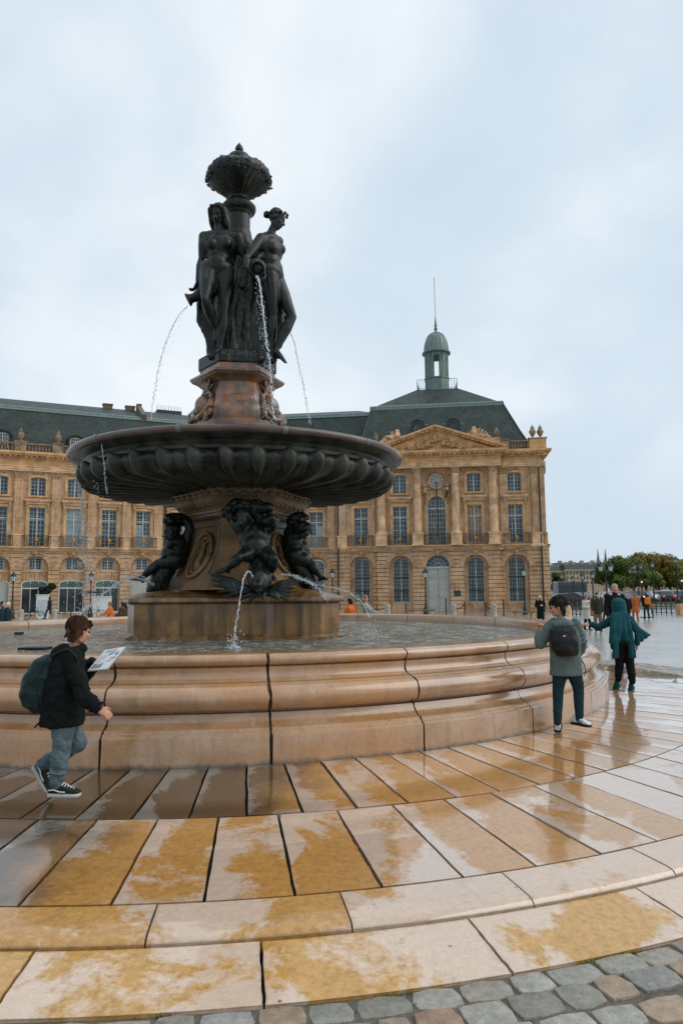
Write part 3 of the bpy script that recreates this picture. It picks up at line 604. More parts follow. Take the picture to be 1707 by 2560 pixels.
# ------------------------------------------------------------------ facades. local frame: x along the wall, y into the wall, z up
GZ=-.66
def arch(x0,x1,z0,zs,rise=None,n=14):
    c=(x0+x1)/2; r=(x1-x0)/2; rise=r if rise is None else rise
    return [(x0,z0),(x1,z0)]+[(c+r*cos(pi*k/n), zs+rise*sin(pi*k/n)) for k in range(n+1)]
def rect(x0,x1,z0,z1): return [(x0,z0),(x1,z0),(x1,z1),(x0,z1)]
OFB=(0,0,GZ)
def pane(root, win, poly, y, mat): m_=MB(OFB); m_.prism(poly,y,y+.02); return m_.build('pane', mat, win)
def window(root, x0,x1,z0,z1,y, cols=4, rows=6, transom=None, top=0, fm=None, gm=None, bar=.028, mull=.11, edge=.07, name='window'):
    """casement window: frame with glazing bars; top = rise of a curved head"""
    fm=fm or MT['frame']; gm=gm or MT['glass']; m_=MB(OFB); W=x1-x0; c=(x0+x1)/2
    def hz(x): return z1-(top*(1-sqrt(max(0,1-((x-c)/(W/2))**2))) if top else 0)
    m_.box(x0,x0+edge,y-.05,y+.03,z0,hz(x0+edge/2)); m_.box(x1-edge,x1,y-.05,y+.03,z0,hz(x1-edge/2)); m_.box(x0+edge,x1-edge,y-.05,y+.03,z0,z0+edge)
    if top:
        for k in range(10):
            xa=x0+W*k/10; xb=x0+W*(k+1)/10; za,zb=hz(xa),hz(xb); m_.prism([(xa,za-edge),(xb,zb-edge),(xb,zb),(xa,za)],y-.047,y+.027)
    else: m_.box(x0+edge,x1-edge,y-.05,y+.03,z1-edge,z1)
    if mull: m_.box(c-mull/2,c+mull/2,y-.065,y+.02,z0+edge,z1-edge*.5)
    if transom: m_.box(x0+edge,x1-edge,y-.058,y+.02,transom-.05,transom+.05)
    for k in range(1,cols):
        x=x0+edge+(W-2*edge)*k/cols
        if abs(x-c)>.03: m_.box(x-bar/2,x+bar/2,y-.03,y+.015,z0+edge,hz(x)-edge*.5)
    for k in range(1,rows):
        z=z0+(z1-z0)*k/rows; m_.box(x0+edge,x1-edge,y-.028,y+.012,z-bar/2,z+bar/2)
    w_=m_.build(name, fm, root)
    if gm is MT['glass'] and z1-z0>2.5 and random.random()<.35:
        for s_ in (-1,1): xa,xb=(x0+edge,c-mull/2) if s_<0 else (c+mull/2,x1-edge); m2=MB(OFB); m2.box(xa,xb,y+.018,y+.0195,z0+edge,z0+(z1-z0)*random.choice((.35,.62,.9))); m2.build('drawn_curtain',MT['curtain'],w_)
    poly = rect(x0+.01,x1-.01,z0+.01,z1-.01) if not top else [(x0+.01,z0+.01),(x1-.01,z0+.01)]+[(c+(W/2-.01)*cos(pi*k/12), z1-top+(top-.01)*sin(pi*k/12)) for k in range(13)]
    pane(root,w_,poly,y+.02,gm); return w_
def surround(root,x0,x1,z0,z1,wd=.2,pr=.09,y=0,top=0,mat=None):
    m_=MB(OFB); c=(x0+x1)/2; R=(x1-x0)/2
    m_.box(x0-wd,x0,y-pr,y+.0,z0,z1-top); m_.box(x1,x1+wd,y-pr,y,z0,z1-top)
    if top:
        for k in range(8):
            a,b=pi*k/8,pi*(k+1)/8
            m_.prism([(c+R*cos(a),z1-top+top*sin(a)),(c+(R+wd)*cos(a),z1-top+(top+wd)*sin(a)),(c+(R+wd)*cos(b),z1-top+(top+wd)*sin(b)),(c+R*cos(b),z1-top+top*sin(b))],y-pr,y)
    else: m_.box(x0-wd,x1+wd,y-pr,y,z1,z1+wd)
    m_.box(x0-wd-.04,x1+wd+.04,y-pr-.06,y,z0-.14,z0)
    # thin outer step of the architrave
    m_.box(x0-wd-.03,x0-wd+.03,y-pr-.03,y,z0,z1-top); m_.box(x1+wd-.03,x1+wd+.03,y-pr-.03,y,z0,z1-top)
    return m_.build('window_surround', mat or MT['trim'], root)
def hood(root,c,w,z,y=0):
    m_=MB(OFB); m_.box(c-w/2,c+w/2,y-.34,y,z,z+.10); m_.box(c-w/2+.05,c+w/2-.05,y-.26,y,z-.10,z); m_.box(c-w/2+.14,c+w/2-.14,y-.14,y,z-.30,z-.10); h_=m_.build('hood_ledge', MT['pale'], root)
    for s_ in (-1,1):
        m_=MB(OFB); x=c+s_*(w/2-.22); m_.box(x-.09,x+.09,y-.24,y,z-.42,z-.11); m_.box(x-.075,x+.075,y-.16,y,z-.72,z-.42); m_.box(x-.06,x+.06,y-.12,y,z-.98,z-.72); m_.ball((x,y-.16,z-.50),.09,2); m_.ball((x,y-.10,z-.98),.06,1); m_.build('console', MT['carved'], root, smooth=True)
def railing(root,x0,x1,z0,z1,y,cx):
    m_=MB(OFB); m_.box(x0,x1,y-.02,y+.02,z1-.035,z1); m_.box(x0,x1,y-.015,y+.015,z0,z0+.03); m_.box(x0,x1,y-.01,y+.01,z1-.17,z1-.15)
    n_=int((x1-x0)/.11)
    for k in range(n_+1):
        x=x0+(x1-x0)*k/n_; m_.box(x-.009,x+.009,y-.009,y+.009,z0,z1)
    for s_ in (-1,1):
        x=cx+s_*.62; pts=[(x+.16*cos(a)*(1-a/9),y-.015,(z0+z1)/2+.22*sin(a)*(1-a/9)) for a in [i*.6 for i in range(12)]]; m_.tube(pts,.012,5)
        for xs in (x0+.18,x1-.18):
            pass
    for xx in (x0+.03,x1-.03,cx-.85*(x1-x0)/2.4,cx+.85*(x1-x0)/2.4): m_.box(xx-.016,xx+.016,y-.016,y+.016,z0,z1)
    for s_ in (x0,x1): m_.box(s_-.012,s_+.012,y,y+.34,z1-.03,z1)
    r_=m_.build('balcony_railing', MT['iron'], root)
    m_=MB(OFB); m_.ball((cx,y-.02,(z0+z1)/2+.08),.14,2,(1,.35,1.25)); m_.ball((cx,y-.03,(z0+z1)/2-.14),.07,1,(1,.4,1)); m_.build('gilt_ornament', MT['gold'], r_, smooth='all')
def pilaster(root,c,z0,z1,w=.74,pr=.15,y=0,mat=None):
    m_=MB(OFB); m_.box(c-w/2-.11,c+w/2+.11,y-pr-.12,y,z0,z0+.98); m_.box(c-w/2-.16,c+w/2+.16,y-pr-.17,y,z0+.98,z0+1.10); m_.box(c-w/2-.16,c+w/2+.16,y-pr-.16,y,z0,z0+.12); m_.build('pilaster_base', MT['pale'], root)
    m_=MB(OFB); m_.box(c-w/2,c+w/2,y-pr,y,z0+1.10,z1-.62); m_.box(c-w/2-.05,c+w/2+.05,y-pr-.05,y,z0+1.10,z0+1.26); m_.build('pilaster_shaft', mat or MT['ashlar'], root)
    capital(root,c,w,z1,y,pr)
def capital(root,c,w,z1,y,pr,rnd=False):
    m_=MB(OFB); yc=y-pr if not rnd else y
    if not rnd: m_.box(c-w/2-.01,c+w/2+.01,y-pr-.01,y,z1-.62,z1-.06)
    m_.box(c-w/2-.14,c+w/2+.14,(y-pr-.14) if not rnd else y-w/2-.14,y if not rnd else y+w/2+.05,z1-.09,z1)
    for row,zz in ((0,z1-.52),(1,z1-.34)):
        n_=4
        for k in range(n_):
            x=c-w/2+w*(k+.5)/n_+(.05 if row else -.02)*0
            if rnd: 
                a=-pi*(k+.5)/n_; px,py=c+(w/2+.03)*cos(a),y+(w/2+.03)*sin(a)
            else: px,py=x,y-pr-.03
            m_.ball((px,py,zz),.075,1,(1,.8,1.5)); m_.ball((px,py-.04,zz+.09),.05,1)
    for s_ in (-1,1):
        px=c+s_*(w/2+.03); py=(y-pr-.05) if not rnd else y-w/2*.8; m_.ball((px,py,z1-.16),.105,1,(1,.8,1))
    m_.build('capital', MT['carved'], root, smooth=True)
def urn(root,x,y,z,s=1.0,h=1.15):
    m_=MB(OFB); m_.lathe((x,y,z),[(.20*s,0),(.20*s,.08),(.10*s,.12),(.09*s,.20),(.24*s,.34*h),(.27*s,.55*h),(.22*s,.68*h),(.13*s,.74*h),(.17*s,.80*h),(.16*s,.86*h),(.06*s,.93*h),(.07*s,.97*h),(.01,1.06*h)],12)
    for k in range(6): a=k*pi/3; m_.ball((x+.24*s*cos(a),y+.24*s*sin(a),z+.5*h),.08*s,1)
    m_.build('urn', MT['weathered'], root, smooth=True)
def balustrade(root,x0,x1,z0,z1,y=.05,peds=()):
    m_=MB(OFB); m_.box(x0,x1,y-.14,y+.14,z0,z0+.12); m_.box(x0,x1,y-.15,y+.15,z1-.12,z1)
    m_.build('balustrade_rail', MT['weathered'], root)
    for p_ in peds:
        m_=MB(OFB); m_.box(p_-.46,p_+.46,y-.22,y+.24,z0+.003,z1+.04); m_.box(p_-.50,p_+.50,y-.27,y+.28,z1+.04,z1+.13); m_.build('balustrade_block', MT['weathered'], root)
    m_=MB(OFB); n_=int((x1-x0)/.27)
    for k in range(n_):
        x=x0+(k+.5)*(x1-x0)/n_
        if all(abs(x-p_)>.52 for p_ in peds): m_.lathe((x,y,z0+.12),[(.05,0),(.05,.06),(.035,.10),(.085,.24),(.08,.30),(.035,.42),(.05,z1-z0-.30),(.05,z1-z0-.24)],6,cap=False)
    tag(m_.build('balusters', MT['weathered'], root, smooth=True), kind='stuff')
def entab(root,x0,x1,y,za,zc0,zc1,ends=0):
    m_=MB(OFB); m_.box(x0,x1,y-.18,y+.3,za,za+.16); m_.box(x0,x1,y-.22,y+.3,za+.16,za+.38); m_.box(x0,x1,y-.28,y+.3,za+.38,za+.46); m_.build('architrave', MT['pale'], root)
    m_=MB(OFB); m_.box(x0,x1,y-.15,y+.3,za+.46,zc0); m_.build('frieze', MT['trim'], root)
    m_=MB(OFB); m_.box(x0-ends*.1,x1+ends*.1,y-.30,y+.4,zc0,zc0+.14); m_.box(x0-ends*.4,x1+ends*.4,y-.68,y+.4,zc0+.26,zc0+.40); m_.box(x0-ends*.5,x1+ends*.5,y-.78,y+.4,zc0+.40,zc1)
    m_.box(x0-ends*.15,x1+ends*.15,y-.36,y+.4,zc0+.14,zc0+.26)
    n_=int((x1-x0)/.42)
    for k in range(n_): x=x0+(k+.5)*(x1-x0)/n_; m_.box(x-.09,x+.09,y-.60,y-.36,zc0+.13,zc0+.257)
    m_.build('cornice', MT['trim'], root)
def keystone(root,c,z,y=0,s=1):
    m_=MB(OFB); m_.prism([(c-.20*s,z-.05),(c+.20*s,z-.05),(c+.28*s,z+.52*s),(c-.28*s,z+.52*s)],y-.14,y+.05); m_.ball((c,y-.17,z+.24*s),.17*s,2,(1,.7,1.2))
    for s_ in (-1,1): m_.ball((c+s_*.26*s,y-.08,z+.30*s),.12*s,1); m_.ball((c+s_*.40*s,y-.05,z+.22*s),.09*s,1); m_.ball((c+s_*.13*s,y-.16,z+.42*s),.09*s,1)
    m_.build('carved_keystone', MT['carved'], root, smooth=True)
def voussoirs(root,c,r,zs,ztop,y=0):
    """radiating stepped stones above an arch, as fine dark joints cut by proud blocks"""
    m_=MB(OFB); n_=9
    for k in range(n_):
        a,b=pi*k/n_+.012,pi*(k+1)/n_-.012; ro=r+.42
        m_.prism([(c+(r+.004)*cos(a),zs+(r+.004)*sin(a)),(c+ro*cos(a),zs+ro*sin(a)),(c+ro*cos(b),zs+ro*sin(b)),(c+(r+.004)*cos(b),zs+(r+.004)*sin(b))],y-.035,y+.02)
    m_.build('arch_stones', MT['ashlar'], root)
def downpipe(root,x,y,z0,z1):
    m_=MB(OFB); m_.tube([(x,y,z0),(x,y,z1)],.075,8)
    z=z0+1.5
    while z<z1: m_.lathe((x,y,z),[(.10,0),(.10,.08)],8); z+=2.2
    m_.build('downpipe', MT['dark_frame'], root)
def wing(root, x0, x1, bays, pil, shopkinds, ztop=13.75, dorm=(), urns=True):
    zs=5.1
    holes=[]
    for c,kd in zip(bays,shopkinds): holes.append(arch(c-1.07,c+1.07,GZ-.02,3.60,1.07))
    m_=MB(OFB); m_.sheet(rect(x0,x1,GZ-.05,zs),holes,0,.36); m_.build('ground_floor_wall', MT['rustic'], root)
    m_=MB(OFB)      # wall inside each blind arch
    for c,kd in zip(bays,shopkinds):
        H=[arch(c-.53,c+.53,3.46,4.42,.13,6),arch(c-1.04,c+1.04,(-.34 if kd=='shop' else GZ-.01),2.30,.25,8)] if kd!='full' else [arch(c-.72,c+.72,.30,3.86,.5,10)]
        m_.sheet([(c-1.12,GZ-.02),(c+1.12,GZ-.02)]+[(c+1.12,4.75),(c-1.12,4.75)],H,.36,.22)
    m_.build('arch_infill_wall', MT['ashlar'], root)
    for c,kd in zip(bays,shopkinds):
        voussoirs(root,c,1.07,3.60,5); keystone(root,c,4.66)
        if kd=='full':
            window(root,c-.70,c+.70,.32,4.34,.50,6,12,transom=None,top=.5,mull=.10); continue
        window(root,c-.53,c+.53,3.46,4.55,.50,4,4,top=.13)
        m_=MB(OFB); m_.box(c-1.07,c+1.07,.30,.37,3.30,3.42); m_.build('sill_band', MT['pale'], root)
        if kd=='shop': 
            window(root,c-1.02,c+1.02,-.30,2.53,.46,3,1,transom=1.86,top=.25,mull=0,fm=MT['white_frame'],gm=MT['shopglass'],name='shop_window',edge=.05,bar=.05); m_=MB(OFB); m_.prism([(c-.98,1.9),(c+.98,1.9)]+[(c+.98*cos(pi*k/10),2.27+.22*sin(pi*k/10)) for k in range(11)],.455,.468); m_.build('transom_pane',MT['transom'],root)
        elif kd=='door':
            m_=MB(OFB); m_.prism(arch(c-1.02,c+1.02,GZ,2.28,.25,8),.44,.50)
            for a_,b_ in ((-.95,-.05),(.05,.95)):
                for z0_,z1_ in ((-.4,.5),(.62,2.1)): m_.box(c+a_+.08,c+b_-.08,.42,.45,z0_,z1_)
            m_.build('door', MT['door'], root)
    m_=MB(OFB); m_.box(x0,x1,-.16,.02,zs,zs+.12); m_.box(x0,x1,-.24,.02,zs+.12,zs+.22); m_.box(x0,x1,-.32,.02,zs+.22,zs+.34); m_.build('string_course', MT['pale'], root)
    # upper wall
    H=[]
    for c in bays: H.append(rect(c-.67,c+.67,5.52,8.93)); H.append(arch(c-.63,c+.63,9.95,11.46,.15,6))
    m_=MB(OFB); m_.sheet(rect(x0,x1,zs+.3,12.1),H,0,.30); m_.build('upper_wall', MT['ashlar'], root)
    for i,c in enumerate(bays):
        window(root,c-.67,c+.67,5.52,8.93,.26,4,9,transom=7.95,gm=MT['curtain'] if (i*7)%5==1 else MT['glass'])
        window(root,c-.63,c+.63,9.95,11.61,.26,4,5,top=.15)
        surround(root,c-.67,c+.67,5.55,8.93,.20,.07); surround(root,c-.63,c+.63,9.97,11.61,.18,.07,top=.15)
        hood(root,c,2.15,9.50); railing(root,c-1.15,c+1.15,5.47,6.46,-.42,c)
        m_=MB(OFB); m_.box(c-1.2,c+1.2,-.50,0.,5.36,5.46); m_.build('balcony_slab', MT['trim'], root)
        m_=MB(OFB)
        for k in range(7): m_.ball((c+(k-3)*.13,-.08,11.93+.08*cos((k-3)*.5)),.085,1)
        m_.build('carved_keystone', MT['carved'], root, smooth=True)
    for p_ in pil: pilaster(root,p_,5.44,12.12)
    entab(root,x0,x1,0,12.1,13.15,ztop)
    balustrade(root,x0,x1,ztop+.02,ztop+.85,.0,pil)
    if urns:
        for p_ in pil: urn(root,p_,.0,ztop+.98)
    for p_ in pil:      # little spotlights on the string course
        m_=MB(OFB); m_.ball((p_,-.22,5.56),.10,1,(1.2,1,1)); m_.build('spotlight', MT['dark_frame'], root)
def mansard(root,x0,x1,zb,zk,zr,d0=.7,d1=2.7,d2=6.3,back=12.5,name='roof',hip=0):
    m_=MB(OFB); sec=[(d0,zb),(d1,zk),(d2,zr),(back-d1+.7,zk),(back,zb)]; n=len(sec)
    vs=[(x0,y,z) for y,z in sec]+[(x1+hip*h_,y,z) for (y,z),h_ in zip(sec,(4,2.6,0,2.6,4))]; m_.add(vs,[(i,i+1,i+1+n,i+n) for i in range(n-1)]+[tuple(range(n)),tuple(range(n,2*n))])
    r_=m_.build(name, MT['slate'], root); x1+=hip*2.6
    m_=MB(OFB); m_.tube([(x0,d1-.02,zk+.04),(x1,d1-.02,zk+.04)],.13,8); m_.obox(((x0+x1)/2,d1-.10,zk-.13),((x1-x0)/2,0,0),(0,-.02,-.09),(0,.05,-.02)); m_.build('roof_roll', MT['zinc'], r_)
    return r_
def dormer(root,c,z0,z1,w,y0,depth):
    m_=MB(OFB); t=.18; m_.box(c-w/2-t,c-w/2,y0,y0+depth,z0,z1-.15); m_.box(c+w/2,c+w/2+t,y0,y0+depth,z0,z1-.15)
    for k in range(8):
        a,b=pi*k/8,pi*(k+1)/8; R=w/2+t; r_=w/2; h1,h2=.38,.22
        m_.prism([(c+r_*cos(a),z1-.15+h2*sin(a)),(c+R*cos(a),z1-.15+h1*sin(a)),(c+R*cos(b),z1-.15+h1*sin(b)),(c+r_*cos(b),z1-.15+h2*sin(b))],y0,y0+depth)
        R2=w/2+t+.12; m_.prism([(c+R*cos(a),z1-.15+h1*sin(a)),(c+R2*cos(a),z1-.15+(h1+.1)*sin(a)),(c+R2*cos(b),z1-.15+(h1+.1)*sin(b)),(c+R*cos(b),z1-.15+h1*sin(b))],y0-.1,y0+depth)
    d_=m_.build('dormer', MT['dark_slate'], root); window(d_,c-w/2,c+w/2,z0,z1+.05,y0+.12,4,5,top=.2,fm=MT['white_frame'],mull=.05)
MT['oldstone']=M('weathered_stone',(.17,.13,.09),.9,.4,2)
MT['transom']=flat('transom_glass',srgb(84,104,100),.2)
MT['weathered']=M('weathered_balustrade',(.33,.22,.12),.85,.5,2.5,bmp=.5,bd=.02,c2=(.12,.08,.05))
MT['dark_slate']=M('dormer_lead',(.02,.03,.028),.5,.4,4)
MT['shopglass']=M('shop_glass',(.02,.032,.034),.05,.6,.8,bmp=0,spec=.6)
# left wing, receding to the right
A = empty('stone_palace_wing',(-29.31,60.71,GZ),radians(24.5),'long golden stone facade with slate mansard roof behind the fountain at left','building')
baysA=[-3.2,-.16,2.87,5.90,8.93,11.96,15.0,18.0]
kindA=['shop','door','shop','shop','shop','door','shop','full']
wing(A,-5.2,19.9,baysA,[-1.7,1.33,4.38,7.42,10.44,13.3,16.5],kindA)
mansard(A,-5.4,20.5,13.6,18.35,20.0)
for c in (-.16,5.9,11.96,18.0): dormer(A,c,13.9,15.55,.95,.9,1.6)
downpipe(A,13.93,-.12,GZ+1.2,13.2)
m_=MB(OFB); m_.obox((12.2,4.3,19.3),(.22,0,0),(0,1.9,.92),(0,-.15,.32)); m_.obox((12.2,6.0,20.35),(.24,0,0),(0,.35,0),(0,0,.25)); m_.build('gable_coping', MT['oldstone'], A)
for x_ in (9.2,11.4): m_=MB(OFB); m_.box(x_-.45,x_+.45,6.2,6.9,19.6,20.35); m_.box(x_-.5,x_+.5,6.15,6.95,20.35,20.45); m_.build('chimney', MT['oldstone'], A)
m_=MB(OFB); m_.box(14.2,16.8,7,8.2,19.9,20.55); 
for k in range(9): m_.box(14.2+k*.3,14.24+k*.3,6.9,6.94,20.5,21.0)
m_.build('roof_plant', MT['dark_slate'], A)
def lettering(root,c,s_,z,sz):
    mt=Matrix.Translation((c,.398,z-GZ))@Matrix.Rotation(pi/2,4,'X'); text(s_,sz,.004,'shop_lettering',MT['sign_grey'],root,mt)
MT['sign_grey']=flat('sign_lettering',srgb(40,58,58),.5)
for c in (2.87,5.9,8.93): lettering(A,c,'CCI',1.98,.46)
# junction wing and pavilion
th=math.atan(-.14)
B = empty('stone_palace_link',(-.4,67.4,GZ),th,'narrow stone link facade between the long wing and the clock pavilion','building')
wing(B,-11.3,1.2,[-8.11,-5.08,-2.05],[-9.6,-6.6,-3.6,-.62],['full','full','full'])
mansard(B,-12.5,1.4,13.6,19.0,20.3,back=11,hip=1)
# pavilion with clock and pediment
C = empty('clock_pavilion',(3.2,66.1,GZ),th,'stone pavilion with clock, columns, carved pediment, mansard roof and green cupola','building')
XL,XR=-3.5,15.35; P0,P1=.12,11.28; zs=5.06; YP=-.45
def skin(x0,x1,z0,z1,holes,y,d,nm,mt): m_=MB(OFB); m_.sheet(rect(x0,x1,z0,z1),holes,y,d); return m_.build(nm,mt,C)
bx=[(-1.40,0),(2.28,YP),(5.66,YP),(9.08,YP),(12.76,0)]
AR=lambda c,r=1.09: arch(c-r,c+r,GZ-.02,3.50,1.09)
skin(XL,P0,GZ-.05,zs,[AR(bx[0][0])],0,.5,'ground_floor_wall',MT['rustic'])
skin(P0,P1,GZ-.05,zs,[AR(b_[0]) for b_ in bx[1:4]],YP,.5,'ground_floor_wall',MT['rustic'])
skin(P1,XR,GZ-.05,zs,[AR(bx[4][0])],0,.5,'ground_floor_wall',MT['rustic'])
m_=MB(OFB); m_.add([(XR,0,GZ),(XR,16,GZ),(XR,16,13.6),(XR,0,13.6),(P0,YP,GZ),(P0,0,GZ),(P0,0,13.6),(P0,YP,13.6),(P1,YP,GZ),(P1,0,GZ),(P1,0,13.6),(P1,YP,13.6),(XL,0,GZ),(XL,8,GZ),(XL,8,14.1),(XL,0,14.1)],[(0,1,2,3),(4,5,6,7),(8,9,10,11),(12,13,14,15)]); m_.build('side_wall', MT['ashlar'], C)
for i,(c,y) in enumerate(bx):
    m_=MB(OFB)
    if i!=2: m_.sheet(rect(c-1.15,c+1.15,GZ-.02,4.75),[arch(c-.72,c+.72,.28,3.90,.50,10)],y+.5,.2); m_.build('arch_infill_wall', MT['ashlar'], C)
    voussoirs(C,c,1.09,3.50,5,y); keystone(C,c,4.58,y,1.05)
    if i!=2:
        w_=window(C,c-.72,c+.72,.28,4.40,y+.66,6,12,top=.5,mull=.12)
        m_=MB(OFB)
        for z_ in (1.35,2.55): m_.box(c-.72,c+.72,y+.585,y+.60,z_-.06,z_+.06)
        for k in range(13): x=c-.69+1.38*k/12; m_.box(x-.008,x+.008,y+.575,y+.585,.3,4.15)
        m_.build('window_grille', MT['dark_frame'], w_)
    else:
        m_=MB(OFB); m_.box(c-1.09,c-.02,y+.42,y+.5,GZ+.12,3.36); m_.box(c+.02,c+1.09,y+.42,y+.5,GZ+.12,3.36)
        for s_ in (-1,1):
            for z0_,z1_ in ((-.30,.55),(.68,2.35),(2.50,3.20)):
                xa,xb=(c-.97,c-.14) if s_<0 else (c+.14,c+.97); m_.box(xa,xb,y+.385,y+.42,z0_,z1_); m_.box(xa+.09,xb-.09,y+.365,y+.385,z0_+.09,z1_-.09)
        d_=m_.build('door', MT['door'], C); m_=MB(OFB); m_.ball((c+.07,y+.36,.85),.045,1); m_.build('handle', MT['iron'], d_)
        m_=MB(OFB); m_.box(c-1.09,c+1.09,y+.30,y+.5,3.36,3.54); 
        for k in range(1,8): a=pi*k/8; m_.tube([(c+.30*cos(a),y+.42,3.54+.30*sin(a)),(c+1.05*cos(a),y+.42,3.54+1.05*sin(a))],.022,5)
        for rr_ in (.30,.68,1.03): m_.tube([(c+rr_*cos(pi*k/16),y+.42,3.54+rr_*sin(pi*k/16)) for k in range(17)],.024,5)
        f_=m_.build('fanlight', MT['frame'], C); pane(C,f_,arch(c-1.06,c+1.06,3.5,3.54,1.05),y+.45,MT['glass'])
        m_=MB(OFB); m_.box(c-1.15,c+1.15,y+.40,y+.52,GZ-.02,GZ+.12); m_.box(c-1.09,c+1.09,y+.47,y+.52,GZ,4.75); m_.build('door_recess', MT['ashlar'], C)
m_=MB(OFB)
for x0,x1,y in ((XL,P0-.3,0),(P0-.3,P1+.3,YP),(P1+.3,XR+.3,0)):
    m_.box(x0,x1,y-.14,y+.05,zs,zs+.12); m_.box(x0,x1,y-.24,y+.05,zs+.12,zs+.22); m_.box(x0,x1,y-.34,y+.05,zs+.22,zs+.36)
m_.build('string_course', MT['pale'], C)
def H1(c): return rect(c-.67,c+.67,5.60,9.12)
def H2(c): return arch(c-.65,c+.65,10.32,11.94,.14,6)
skin(XL,P0,zs+.3,12.6,[H1(bx[0][0]),H2(bx[0][0])],0,.3,'upper_wall',MT['ashlar'])
cm=bx[2][0]
skin(P0,P1,zs+.3,12.6,[H1(bx[1][0]),H2(bx[1][0]),H1(bx[3][0]),H2(bx[3][0]),arch(cm-.84,cm+.84,5.5,9.16,.86)],YP,.3,'upper_wall',MT['ashlar'])
skin(P1,XR,zs+.3,12.6,[H1(bx[4][0]),H2(bx[4][0])],0,.3,'upper_wall',MT['ashlar'])
for i,(c,y) in enumerate(bx):
    railing(C,c-1.15 if i!=2 else c-1.2,c+1.15 if i!=2 else c+1.2,5.50,6.50,y-.42,c)
    m_=MB(OFB); m_.box(c-1.25,c+1.25,y-.52,y,5.38,5.49); m_.build('balcony_slab', MT['trim'], C)
    if i==2:
        w_=window(C,c-.84,c+.84,5.5,10.02,y+.26,6,11,transom=8.9,top=.86,mull=.13)
        surround(C,c-.84,c+.84,5.52,10.02,.20,.10,y,top=.86); keystone(C,c,10.0,y,.8); continue
    window(C,c-.67,c+.67,5.60,9.12,y+.26,4,8,transom=8.1,gm=MT['amber'] if i==3 else MT['glass'])
    window(C,c-.65,c+.65,10.32,12.08,y+.26,4,5,top=.14,gm=MT['glass'])
    surround(C,c-.67,c+.67,5.62,9.12,.20,.07,y); surround(C,c-.65,c+.65,10.34,12.08,.18,.07,y,top=.14); hood(C,c,2.25,9.86,y)
    m_=MB(OFB)
    for k in range(7): m_.ball((c+(k-3)*.13,y-.08,12.36+.07*cos((k-3)*.5)),.085,1)
    m_.build('carved_keystone', MT['carved'], C, smooth=True)
for c in (-3.15,.0-.42,11.78,14.62): pilaster(C,c if c!=14.62 else 14.62,5.42,12.6,.70,.15,0)
for c in (.60,3.94,7.40,10.75):
    y=YP-.30; m_=MB(OFB); m_.box(c-.50,c+.50,y-.50,YP,5.42,6.44); m_.box(c-.56,c+.56,y-.56,YP,6.44,6.56); m_.box(c-.56,c+.56,y-.55,YP,5.42,5.56); m_.build('column_pedestal', MT['pale'], C)
    m_=MB(OFB); m_.lathe((c,y,0),[(.46,6.56),(.46,6.66),(.42,6.72),(.39,6.78),(.375,6.85),(.37,9),(.32,11.90),(.35,11.96),(.35,12.02)],20); m_.build('column', MT['pale'], C, smooth=True)
    m_=MB(OFB); m_.lathe((c,y,0),[(.33,12.0),(.36,12.3),(.44,12.52)],16); m_.build('capital_core', MT['carved'], C, smooth=True)
    capital(C,c,.66,12.6,y,.0,True)
entab(C,XL,P0-.1,0,12.6,13.52,14.10); entab(C,P0-.25,P1+.25,YP-.55,12.6,13.52,14.10,1); entab(C,P1+.26,XR-.05,0,12.6,13.52,14.10)
m_=MB(OFB); m_.box(P0-.25,P1+.25,YP-.25,YP+.4,12.6,14.05); m_.build('entablature_core', MT['trim'], C)
# corner return of the cornice, seen end on
m_=MB(OFB); m_.box(XR-.05,XR+.75,-.75,15,13.92,14.1); m_.box(XR-.05,XR+.45,-.45,15,13.52,13.92); m_.box(XR-.05,XR+.22,-.22,15,12.6,13.0); m_.box(XR,XR+.36,-.34,15,zs+.2,zs+.36); m_.box(XR,XR+.2,-.16,15,5.42,6.5); m_.build('corner_return', MT['trim'], C)
m_=MB(OFB); m_.box(XR,XR+.15,.35,1.1,6.5,12.0); m_.box(XR,XR+.3,.3,1.2,12.0,12.6); m_.build('corner_pilaster', MT['ashlar'], C)
m_=MB(OFB); m_.box(XR-.35,XR+.25,-.22,1.2,GZ-.02,zs); m_.build('corner_pier', MT['rustic'], C)
# pediment
ax=5.70; pz=16.60; m_=MB(OFB); yb=YP-.5
m_.prism([(P0-.2,14.10),(P1+.2,14.10),(ax,pz-.42)],yb+.25,yb+.7); m_.build('tympanum', MT['trim'], C)
m_=MB(OFB)
for s_ in (-1,1):
    x0=ax-s_*0; xe=(P0-.75) if s_<0 else (P1+.75)
    for o1,o2,ya in ((0,.20,yb-.30),(.20,.34,yb-.12),(.34,.50,yb+.05)):
        m_.prism([(ax,pz-o1),(ax,pz-o2),(xe,14.13+.32-o2 if o2<.33 else 14.12),(xe,14.13+.34-o1)],ya,yb+.6)
    for k in range(14):
        u=(k+.7)/14.5; x=ax+(xe-ax)*u; z=pz-.30+(14.13+.03-pz+.30)*u; m_.box(x-.09,x+.09,yb-.24,yb-.10,z-.10,z+.03)
m_.build('raking_cornice', MT['trim'], C)
m_=MB(OFB); random.seed(5); yy=yb+.18     # figures of the pediment
